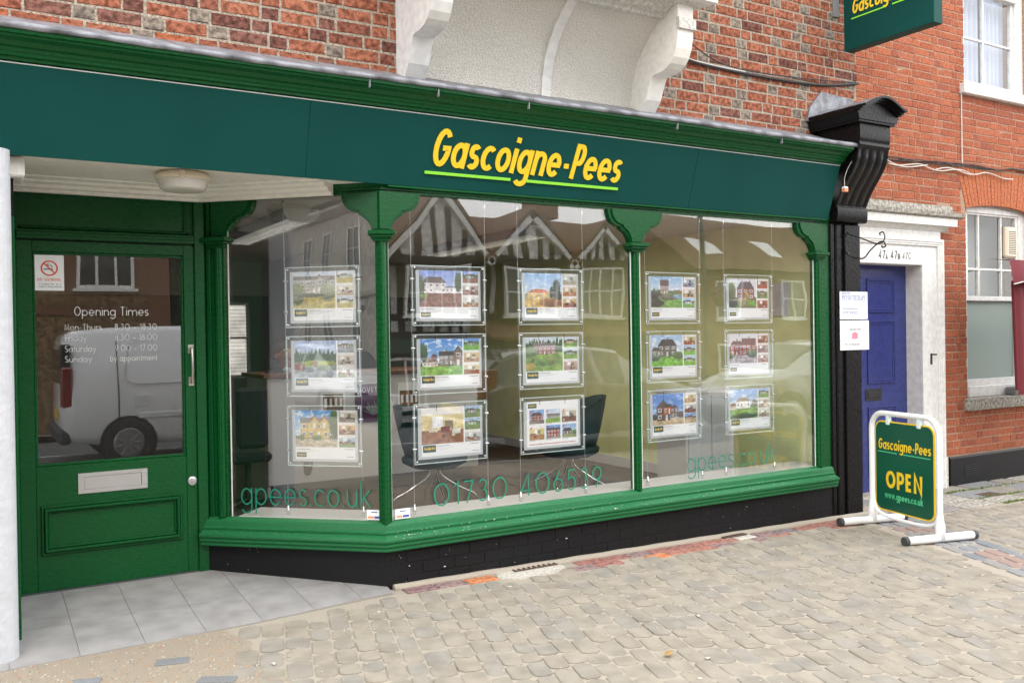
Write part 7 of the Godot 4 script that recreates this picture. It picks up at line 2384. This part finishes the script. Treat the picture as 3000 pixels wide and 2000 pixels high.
func across_the_street():
	var g := -0.3
	# half-timbered row with three gables and shops below
	var t := thing("timbered_building", "half-timbered building with three gables across the street, seen in the glass", "building")
	var z := 15.0
	bx("wall", V(8.2, -1.2, z), V(16.3, 3.5, z + 6), "timber_black", t)
	for k in 40:
		var px := 8.32 + (k % 20) * 0.4
		bx("plaster_panel", V(px, 1.62 if k < 20 else 2.12, z - 0.02), V(px + 0.26, 1.92 if k < 20 else 3.3, z + 0.05), "plaster_white", t)
	var gables := [[8.55, 11.1, 5.05], [11.35, 13.6, 4.55], [13.75, 15.75, 4.4]]
	for gb in gables:
		var mid: float = (gb[0] + gb[1]) / 2
		var half: float = (gb[1] - gb[0]) / 2
		var base: float = 3.45
		var s := st()
		prism(s, PackedVector2Array([V2(gb[0], base), V2(gb[1], base), V2(mid, gb[2])]), z - 0.45, z + 0.1)
		put("gable", s, "plaster_white", t)
		s = st()
		for k in 6:   # uprights cut to the slope
			var u := (k + 0.5) / 6.0
			var x: float = lerpf(gb[0], gb[1], u)
			var hh: float = (gb[2] - base) * (1.0 - absf(u - 0.5) * 2.0)
			if hh > 0.1: box(s, V(x - 0.07, base, z - 0.475), V(x + 0.07, base + hh * 0.95, z - 0.44))
		box(s, V(gb[0], base - 0.12, z - 0.48), V(gb[1], base + 0.08, z - 0.43))
		put("timber", s, "timber_black", t)
		s = st()
		for sx in [-1, 1]:
			var a := V2(mid, gb[2] + 0.12)
			var b := V2(mid + (half + 0.25) * sx, base - 0.12)
			var d := (b - a).normalized()
			var n := V2(-d.y, d.x) * 0.13
			prism(s, PackedVector2Array([a, b, b - n * sx, a - n * sx]), z - 0.62, z - 0.5)
		put("bargeboard", s, "white_paint", t)
		s = st()
		for sx in [-1, 1]:
			var a := V2(mid, gb[2] + 0.16)
			var b := V2(mid + (half + 0.3) * sx, base - 0.1)
			prism(s, PackedVector2Array([a, b, b + V2(0, 0.1), a + V2(0, 0.1)]), z - 0.65, z + 3.0)
		put("roof_slope", s, "roof_tile", t)
		facade_window(t, mid - half * 0.72, mid + half * 0.72, 2.05, 3.3, z - 0.4, 4, 2)
		bx("bay_apron", V(mid - half * 0.74, 1.98, z - 0.38), V(mid + half * 0.74, 3.36, z - 0.03), "timber_black", t)
	var s := st()
	prism(s, PackedVector2Array([V2(8.0, 3.5), V2(16.5, 3.5), V2(16.0, 5.6), V2(8.5, 5.6)]), 0, 0.1, Transform3D(Basis(V(1, 0, 0), V(0, 0.62, 0.78), V(0, -0.78, 0.62)), V(0, 1.35, z - 2.9)))
	put("main_roof", s, "roof_tile", t)
	s = st()
	for x in [8.25, 9.0, 11.22, 13.68, 15.85, 16.2]: box(s, V(x - 0.09, 1.5, z - 0.04), V(x + 0.09, 3.45, z + 0.01))
	for y in [1.55, 2.0, 3.4]: box(s, V(8.2, y - 0.08, z - 0.045), V(16.3, y + 0.08, z + 0.012))
	put("timber", s, "timber_black", t)
	bx("chimney", V(14.4, 5.0, z + 2.2), V(15.0, 6.6, z + 3.0), "far_brick", t)
	s = st()   # tiled pent roof and dark shop fronts under it
	profile_x(s, [V2(z, 1.95), V2(z - 0.9, 1.55), V2(z - 0.9, 1.48), V2(z, 1.5)], 11.0, 16.4)
	put("pent_roof", s, "roof_tile", t)
	for k in 3:
		var x0: float = [8.3, 11.2, 13.9][k]
		var x1: float = [11.0, 13.7, 16.2][k]
		bx("shop_fascia", V(x0, 1.1, z - 0.2), V(x1, 1.45, z - 0.01), "logo_green", t)
		facade_window(t, x0 + 0.2, x1 - 0.9, -0.2, 1.0, z - 0.05, 3, 1)
		bx("shop_door", V(x1 - 0.8, -0.6, z - 0.06), V(x1 - 0.1, 1.0, z - 0.005), "timber_black", t)
	spell("letter", t, "vinyl_white", "STOCKLEY", 0.13, 0.13, 0.3, Transform3D(Basis(V(-1, 0, 0), V(0, 1, 0), V(0, 0, -1)), V(12.9, 1.22, z - 0.202)), {"gap": 0.2})
	# white stuccoed terrace further left
	var w := thing("stucco_terrace", "pale stuccoed terrace with tall windows across the street, seen in the left pane", "building")
	z = 13.0
	bx("wall", V(-46, -1, z), V(-9, 7.4, z + 8), "stucco", w)
	s = st()
	profile_x(s, [V2(z + 0.1, 6.6), V2(z - 0.15, 6.65), V2(z - 0.45, 6.85), V2(z - 0.5, 7.05), V2(z + 0.1, 7.1)], -46.2, -8.8)
	profile_x(s, [V2(z + 0.1, 3.3), V2(z - 0.15, 3.32), V2(z - 0.2, 3.5), V2(z + 0.1, 3.55)], -46.2, -8.8)
	put("cornice", s, "stucco", w)
	for k in 14:
		var x := -44.0 + k * 2.5
		facade_window(w, x, x + 1.0, 4.1, 6.0, z, 2, 2)
		facade_window(w, x, x + 1.0, 0.4, 2.6, z, 2, 2)
		bx("window_hood", V(x - 0.15, 2.72, z - 0.2), V(x + 1.15, 2.9, z + 0.01), "stucco", w)
	# ironstone cottage right opposite the door
	var c := thing("stone_cottage", "brown ironstone cottage with white three-light window opposite the shop door", "cottage")
	z = 12.0
	bx("wall", V(-5.5, -1, z), V(3.35, 5.2, z + 6), "ironstone", c)
	bx("brick_quoin", V(2.95, -1, z - 0.02), V(3.37, 5.2, z + 0.3), "far_brick", c)
	bx("brick_quoin", V(1.45, 2.5, z - 0.015), V(1.7, 3.7, z + 0.2), "far_brick", c)
	bx("brick_quoin", V(2.72, 2.5, z - 0.015), V(2.94, 3.7, z + 0.2), "far_brick", c)
	bx("brick_band", V(-5.5, 2.05, z - 0.018), V(2.95, 2.22, z + 0.2), "far_brick", c)
	facade_window(c, 1.7, 2.72, 2.56, 3.65, z - 0.01, 3, 1)
	facade_window(c, -3.0, -1.9, 2.56, 3.65, z - 0.01, 3, 1)
	facade_window(c, -3.0, -1.6, 0.2, 1.6, z - 0.01, 3, 1)
	s = st()
	profile_x(s, [V2(z - 0.35, 5.15), V2(z + 3, 7.6), V2(z + 6.3, 5.15)], -5.7, 3.55)
	put("roof", s, "roof_tile", c)
	# brown brick building with rooflights to the right
	var b := thing("brown_building", "long brown brick building across the street, seen in the right pane", "building")
	z = 13.0
	bx("wall", V(16.6, -1.2, z), V(30, 3.3, z + 7), "far_brick", b)
	s = st()
	profile_x(s, [V2(z - 0.3, 3.25), V2(z + 2.6, 5.0), V2(z + 6.5, 3.25)], 16.4, 30.2)
	put("roof", s, "roof_tile", b)
	for x in [17.4, 19.9, 22.6, 25.4]:
		facade_window(b, x, x + 1.0, 1.9, 3.0, z, 2, 2)
		facade_window(b, x, x + 1.3, -0.2, 1.2, z, 2, 2)
		s = st()
		box(s, V(x, 0, 0), V(x + 0.8, 0.9, 0.06), 0.01, Transform3D(Basis(V(1, 0, 0), V(0, 0.517, 0.856), V(0, -0.856, 0.517)), V(0, 3.75, z + 0.5)).scaled_local(V(1, 1, 1)))
		put("rooflight", s, "white_paint", b)
	# brick house filling the gap behind the trees
	var f := thing("far_house", "plain brick house behind the trees across the street", "house")
	bx("wall", V(3.9, -1, 19), V(8.0, 4.2, 25), "far_brick", f)
	s = st()
	profile_x(s, [V2(18.6, 4.15), V2(22, 6.4), V2(25.4, 4.15)], 3.7, 8.1)
	put("roof", s, "roof_tile", f)
	for x in [4.3, 6.2]: facade_window(f, x, x + 1.2, 2.2, 3.4, 19.0, 2, 1)
	# trees in the gap
	tree("conifer_tree", "dark pointed conifer beside the stone cottage across the street", V(3.9, -0.4, 13.6), 5.2, 0.9, "conifer", true)
	tree("garden_tree", "light green bushy tree beside the stone cottage across the street", V(5.2, -0.4, 14.2), 3.4, 1.5, "foliage_light", false)
	tree("garden_tree", "dark green round tree left of the half-timbered building", V(7.2, -0.5, 16.0), 4.4, 1.5, "foliage", false)
	# lamp post with hanging baskets
	var l := thing("lamp_post", "dark street lamp post across the street seen in the right pane", "lamp post", "", V(12.5, gy(12.5, 8.2), 8.2))
	s = st()
	lathe(s, [V2(0.0, 0), V2(0.11, 0), V2(0.1, 0.8), V2(0.06, 0.9), V2(0.045, 5.0), V2(0, 5.0)], Transform3D(), 12)
	put("column", s, "iron", l)
	s = st()
	lathe(s, [V2(0.05, 4.95), V2(0.16, 5.05), V2(0.2, 5.4), V2(0.05, 5.6), V2(0, 5.62)], Transform3D(), 10)
	put("lantern", s, "dark_glass", l)
	s = st()
	tube(s, [V(-0.55, 2.75, 0), V(0.55, 2.75, 0)], 0.018, 6)
	put("basket_arm", s, "iron", l)
	for e in [[-0.5, 2.2, "flower_red", "basket of red flowers hanging from the left of the lamp post"], [0.5, 2.2, "flower_purple", "basket of purple flowers hanging from the right of the lamp post"]]:
		var hb := thing("hanging_basket", e[3], "hanging basket", "", V(12.5 + e[0], gy(12.5, 8.2) + e[1], 8.2))
		s = st()
		lathe(s, [V2(0, -0.05), V2(0.12, -0.03), V2(0.2, 0.1), V2(0.22, 0.2), V2(0, 0.2)], Transform3D(), 12)
		for k in 3: tube(s, [V(0.2 * cos(k * 2.1), 0.2, 0.2 * sin(k * 2.1)), V(0, 0.55, 0)], 0.005, 4)
		put("basket", s, "bark", hb)
		leaves(hb, "foliage", "foliage", Vector3(0, 0.2, 0), V(0.34, 0.2, 0.34), 260, 0.04)
		leaves(hb, "flowers", e[2], Vector3(0, 0.24, 0), V(0.36, 0.2, 0.36), 160, 0.04)

func gt(n: Node, t: Transform3D) -> Transform3D:
	return global_of(n) * t

func leaves(parent: Node3D, called: String, m: String, c: Vector3, r: Vector3, n: int, size: float):
	var s := st()
	for k in n:
		var d := V(rng.randfn(), rng.randfn(), rng.randfn()).normalized() * pow(rng.randf(), 0.4)
		d *= 0.8 + 0.25 * sin(d.x * 5.0 + n) * cos(d.z * 4.0)
		var p := c + d * r
		var a := V(rng.randfn(), rng.randfn(), rng.randfn()).normalized() * size
		var b := V(rng.randfn(), rng.randfn(), rng.randfn()).normalized() * size * 0.7
		quad(s, p - a, p - b, p + a, p + b)
	put(called, s, m, parent)

func tree(called: String, label: String, at: Vector3, h: float, r: float, m: String, pointed: bool):
	var t := thing(called, label, "tree", "", at)
	var s := st()
	lathe(s, [V2(0, 0), V2(0.16, 0), V2(0.11, h * 0.4), V2(0.03, h * 0.9), V2(0, h * 0.9)], Transform3D(), 8)
	for k in 7:
		var a := k * 2.4
		var y := h * (0.3 + 0.07 * k)
		tube(s, [V(0, y, 0), V(cos(a) * r * 0.5, y + 0.3, sin(a) * r * 0.5), V(cos(a) * r * 0.8, y + 0.6, sin(a) * r * 0.8)], 0.03, 5)
	put("trunk", s, "bark", t)
	s = st()
	for k in 2600:
		var u := rng.randf()
		var p: Vector3
		if pointed:
			var y := h * (0.12 + 0.88 * u)
			var rr := r * (1.0 - u) * (0.55 + 0.45 * absf(sin(y * 5.0))) + 0.05
			var a := rng.randf() * TAU
			p = V(cos(a) * rr * sqrt(rng.randf()), y, sin(a) * rr * sqrt(rng.randf()))
		else:
			var d := V(rng.randfn(), rng.randfn(), rng.randfn()).normalized()
			var lump := 0.75 + 0.25 * sin(d.x * 6.0 + 1.0) * sin(d.y * 5.0 + at.x) * cos(d.z * 6.0)
			p = V(0, h * 0.66, 0) + d * V(r, h * 0.36, r) * lump * pow(rng.randf(), 0.35)
		var a1 := V(rng.randfn(), rng.randfn(), rng.randfn()).normalized() * 0.1
		var b1 := V(rng.randfn(), rng.randfn(), rng.randfn()).normalized() * 0.07
		quad(s, p - a1, p - b1, p + a1, p + b1)
	put("crown", s, m, t)

# ------------------------------------------------------------------ parked vehicles
# stations along the length: [x, underside, belt, roof, half width at the belt, half width at the roof]; glass where the roof stands clear of the belt
func vehicle(called: String, label: String, cat: String, at: Vector3, turn: float, paint: String, sta: Array, wheels: Array, wr: float, pillars: Array, tail: Dictionary) -> Node3D:
	var c := thing(called, label, cat, "", at, turn)
	var body := st()
	var glass := st()
	var rings := []
	for q in sta:
		var half := []
		var wb: float = q[4]
		half.append(V2(wb * 0.55, q[1]))
		half.append(V2(wb * 0.93, q[1] + 0.03))
		half.append(V2(wb * 0.985, q[1] + 0.14))
		half.append(V2(wb, lerpf(q[1], q[2], 0.6)))
		half.append(V2(wb * 0.97, q[2] - 0.05))
		half.append(V2(lerpf(wb * 0.95, q[5], 0.04), q[2]))
		half.append(V2(lerpf(wb * 0.95, q[5], 0.93), lerpf(q[2], q[3], 0.88)))
		half.append(V2(q[5] * 0.9, lerpf(q[2], q[3], 0.98)))
		half.append(V2(q[5] * 0.4, q[3]))
		var ring := []
		for p in half: ring.append(V(q[0], p.y, p.x))
		for k in range(half.size() - 1, -1, -1): ring.append(V(q[0], half[k].y, -half[k].x))
		rings.append(ring)
	var m: int = rings[0].size()
	body.set_smooth_group(1)
	for i in rings.size() - 1:
		for j in m:
			var k := (j + 1) % m
			var side := j == 5 or j == m - 7
			var over := (j >= 6 and j <= m - 8)
			var a: Array = sta[i]
			var b: Array = sta[i + 1]
			var clear: bool = a[3] - a[2] > 0.12 and b[3] - b[2] > 0.12
			var screen: bool = over and absf(a[3] - b[3]) > 0.22 * absf(b[0] - a[0]) and maxf(a[3] - a[2], b[3] - b[2]) > 0.2
			var is_glass: bool = (side and clear and not pillars.has(i)) or (screen and not pillars.has(i))
			quad(glass if is_glass else body, rings[i][j], rings[i][k], rings[i + 1][k], rings[i + 1][j])
	for e in [[0, true], [rings.size() - 1, false]]:
		for j in range(1, m - 1):
			if e[1]: tri(body, rings[e[0]][0], rings[e[0]][j + 1], rings[e[0]][j])
			else: tri(body, rings[e[0]][0], rings[e[0]][j], rings[e[0]][j + 1])
	put("body", body, paint, c)
	put("windows", glass, "dark_glass", c)
	var w: float = sta[sta.size() / 2][4]
	for x in wheels:
		for sx in [-1, 1]:
			var bas := Basis(V(1, 0, 0), PI / 2 * sx)
			var s := st()
			lathe(s, [V2(0, 0), V2(wr * 1.16, 0), V2(wr * 1.16, 0.012), V2(0, 0.012)], Transform3D(bas, V(x, wr, sx * (w * 0.985))), 24)
			put("wheel_arch", s, "tyre", c)
			s = st()
			lathe(s, [V2(wr * 0.6, 0.02), V2(wr * 0.9, 0.03), V2(wr, 0.012), V2(wr, -0.16), V2(0, -0.16)], Transform3D(bas, V(x, wr, sx * w * 0.99)), 24)
			var wh := put("wheel", s, "tyre", c)
			s = st()
			lathe(s, [V2(0.0, 0.03), V2(0.05, 0.03), V2(wr * 0.5, 0.018), V2(wr * 0.62, 0.026), V2(wr * 0.64, 0.016), V2(0.0, 0.005)], Transform3D(bas, V(x, wr, sx * w * 0.99)), 24)
			for k in 9:
				var a := TAU * k / 9
				box(s, V(0.06, 0.02, -0.012), V(wr * 0.58, 0.032, 0.012), 0.003, Transform3D(bas * Basis(V(0, 1, 0), a), V(x, wr, sx * w * 0.99)))
			put("rim", s, "wheel_silver", wh)
	for k in tail:
		for sx in [-1, 1]:
			var q: Array = tail[k]
			var s := st()
			box(s, V(q[0], q[1], q[2]), V(q[3], q[4], q[5]), 0.02, Transform3D(Basis(V(1, 0, 0), V(0, 1, 0), V(0, 0, sx)), Vector3.ZERO) if sx > 0 else Transform3D(Basis(V(0, 1, 0), 0.0), V(0, 0, -q[2] - q[5])))
			put(k, s, "tail_red" if k == "tail_light" else "head_clear", c)
	return c

func mirror_etc(c: Node3D, x: float, y: float, w: float, paint: String):
	for sx in [-1, 1]:
		var s := st()
		box(s, V(x - 0.06, y, minf(sx * w, sx * (w + 0.16))), V(x + 0.07, y + 0.13, maxf(sx * w, sx * (w + 0.16))), 0.03)
		put("door_mirror", s, paint, c)

func parked_cars():
	var y := -0.11
	# white panel van behind the camera, its back towards the left
	var v := vehicle("panel_van", "white panel van parked behind the viewer, mirrored in the shop door", "van", V(0.98, y, 6.9), 0.0, "car_white", [
		[0.0, 0.45, 1.0, 1.55, 0.78, 0.6], [0.03, 0.34, 1.05, 1.72, 0.84, 0.66], [0.14, 0.3, 1.05, 1.8, 0.88, 0.7], [0.5, 0.26, 1.05, 1.84, 0.9, 0.73], [1.2, 0.24, 1.05, 1.86, 0.91, 0.74], [2.0, 0.22, 1.05, 1.86, 0.91, 0.74], [2.08, 0.22, 1.05, 1.86, 0.91, 0.74], [2.7, 0.22, 1.03, 1.83, 0.9, 0.72], [2.95, 0.22, 1.02, 1.74, 0.9, 0.7], [3.35, 0.24, 1.0, 1.2, 0.89, 0.66], [3.75, 0.26, 0.95, 1.02, 0.86, 0.6], [4.02, 0.3, 0.8, 0.86, 0.78, 0.5], [4.1, 0.4, 0.62, 0.66, 0.6, 0.4]],
		[0.78, 3.3], 0.31, [0, 1, 2, 3, 4, 5], {"tail_light": [-0.012, 0.8, 0.66, 0.12, 1.32, 0.86], "headlight": [3.78, 0.66, 0.55, 4.03, 0.86, 0.8]})
	var s2 := st()
	bx("number_plate", V(-0.02, 0.62, -0.26), V(-0.005, 0.73, 0.26), "plate_yellow", v)
	bx("rear_bumper", V(-0.06, 0.32, -0.84), V(0.1, 0.52, 0.84), "rubber_grey", v, 0.04)
	bx("side_moulding", V(0.9, 0.62, -0.925), V(2.9, 0.7, -0.9), "car_white", v, 0.01)
	var side := func(x: float, t: float) -> Vector3: return V(x, lerpf(1.08, 1.68, t), -(lerpf(0.872, 0.742, t) + 0.006))
	for loop in [[0.75, 1.75], [1.85, 2.75]]:   # pressed panels where windows would be
		var q := []
		for e in [[0.0, 0.15], [0.05, 0.05], [0.15, 0.0], [0.85, 0.0], [0.95, 0.05], [1.0, 0.15], [1.0, 0.8], [0.9, 0.95], [0.2, 0.95], [0.06, 0.85], [0.0, 0.15]]:
			q.append(side.call(lerpf(loop[0], loop[1], e[0]), e[1]))
		s2 = st()
		tube(s2, q, 0.009, 5)
		put("panel_pressing", s2, "cable_white", v)
	for x in [0.66, 1.8, 2.8]:
		s2 = st()
		tube(s2, [V(x, 0.4, -0.899), V(x, 0.8, -0.908), V(x, 1.0, -0.882), side.call(x, 0.1), side.call(x, 0.95)], 0.007, 5)
		put("door_gap", s2, "tyre", v)
	bx("fuel_flap", V(0.86, 0.78, -0.912), V(1.04, 0.94, -0.9), "car_white", v, 0.006)
	bx("rear_pillar", V(-0.02, 1.3, -0.83), V(0.1, 1.62, -0.68), "dark_glass", v, 0.02)
	bx("rear_glass", V(-0.012, 1.1, -0.6), V(0.01, 1.55, 0.6), "dark_glass", v, 0.004)
	mirror_etc(v, 2.9, 1.05, 0.9, "rubber_grey")
	# silver hatchback
	var h := vehicle("hatchback_car", "silver hatchback parked behind the viewer, mirrored in the middle pane", "car", V(5.75, y, 6.1), 0.0, "car_silver", [
		[0.0, 0.5, 0.8, 0.86, 0.66, 0.5], [0.05, 0.34, 0.9, 0.98, 0.78, 0.56], [0.16, 0.26, 0.95, 1.08, 0.84, 0.56], [0.42, 0.22, 0.98, 1.34, 0.88, 0.58], [0.75, 0.2, 0.99, 1.45, 0.9, 0.6], [1.3, 0.2, 0.98, 1.5, 0.91, 0.62], [1.95, 0.2, 0.96, 1.49, 0.91, 0.62], [2.03, 0.2, 0.96, 1.485, 0.91, 0.62], [2.5, 0.2, 0.94, 1.42, 0.9, 0.6], [3.2, 0.2, 0.92, 1.0, 0.89, 0.6], [3.8, 0.22, 0.82, 0.88, 0.84, 0.55], [4.15, 0.28, 0.68, 0.72, 0.72, 0.45], [4.25, 0.4, 0.56, 0.6, 0.55, 0.35]],
		[0.75, 3.4], 0.31, [6, 0, 1], {"tail_light": [0.0, 0.82, 0.62, 0.3, 1.22, 0.8], "headlight": [3.85, 0.6, 0.52, 4.15, 0.8, 0.78]})
	bx("number_plate", V(-0.02, 0.6, -0.26), V(0.04, 0.71, 0.26), "plate_yellow", h)
	bx("rear_bumper", V(-0.05, 0.34, -0.76), V(0.12, 0.52, 0.76), "car_silver", h, 0.04)
	mirror_etc(h, 2.85, 0.95, 0.9, "car_silver")
	# white car further right, nose towards the hatchback
	var w := vehicle("saloon_car", "pale grey car nose to nose with the silver hatchback, mirrored in the right pane", "car", V(15.2, y, 6.2), PI, "car_pale", [
		[0.0, 0.5, 0.8, 0.86, 0.66, 0.5], [0.05, 0.34, 0.9, 0.98, 0.78, 0.56], [0.16, 0.26, 0.95, 1.02, 0.84, 0.56], [0.6, 0.22, 0.98, 1.3, 0.88, 0.58], [1.0, 0.2, 0.99, 1.44, 0.9, 0.6], [1.5, 0.2, 0.98, 1.48, 0.91, 0.62], [2.1, 0.2, 0.96, 1.47, 0.91, 0.62], [2.18, 0.2, 0.96, 1.465, 0.91, 0.62], [2.6, 0.2, 0.94, 1.4, 0.9, 0.6], [3.3, 0.2, 0.92, 1.0, 0.89, 0.6], [3.9, 0.22, 0.82, 0.88, 0.84, 0.55], [4.25, 0.28, 0.68, 0.72, 0.72, 0.45], [4.35, 0.4, 0.56, 0.6, 0.55, 0.35]],
		[0.8, 3.5], 0.31, [6, 0, 1], {"tail_light": [0.0, 0.72, 0.6, 0.2, 0.95, 0.8], "headlight": [3.95, 0.6, 0.52, 4.25, 0.8, 0.78]})
	bx("number_plate", V(4.33, 0.45, -0.26), V(4.37, 0.56, 0.26), "vinyl_white", w)
	mirror_etc(w, 2.95, 0.95, 0.9, "car_pale")
	var p := vehicle("saloon_car", "pale car parked far left, its bonnet mirrored in the left pane", "car", V(-13.5, y, 5.6), 0.0, "car_pale", [
		[0.0, 0.5, 0.8, 0.86, 0.66, 0.5], [0.05, 0.34, 0.9, 0.98, 0.78, 0.56], [0.16, 0.26, 0.95, 1.02, 0.84, 0.56], [0.6, 0.22, 0.98, 1.3, 0.88, 0.58], [1.0, 0.2, 0.99, 1.44, 0.9, 0.6], [1.5, 0.2, 0.98, 1.48, 0.91, 0.62], [2.1, 0.2, 0.96, 1.47, 0.91, 0.62], [2.18, 0.2, 0.96, 1.465, 0.91, 0.62], [2.6, 0.2, 0.94, 1.4, 0.9, 0.6], [3.3, 0.2, 0.92, 1.0, 0.89, 0.6], [3.9, 0.22, 0.82, 0.88, 0.84, 0.55], [4.25, 0.28, 0.68, 0.72, 0.72, 0.45], [4.35, 0.4, 0.56, 0.6, 0.55, 0.35]],
		[0.8, 3.5], 0.31, [6, 0, 1], {"tail_light": [0.0, 0.72, 0.6, 0.2, 0.95, 0.8], "headlight": [3.95, 0.6, 0.52, 4.25, 0.8, 0.78]})
	bx("number_plate", V(4.33, 0.45, -0.26), V(4.37, 0.56, 0.26), "vinyl_white", p)
	mirror_etc(p, 2.95, 0.95, 0.9, "car_pale")
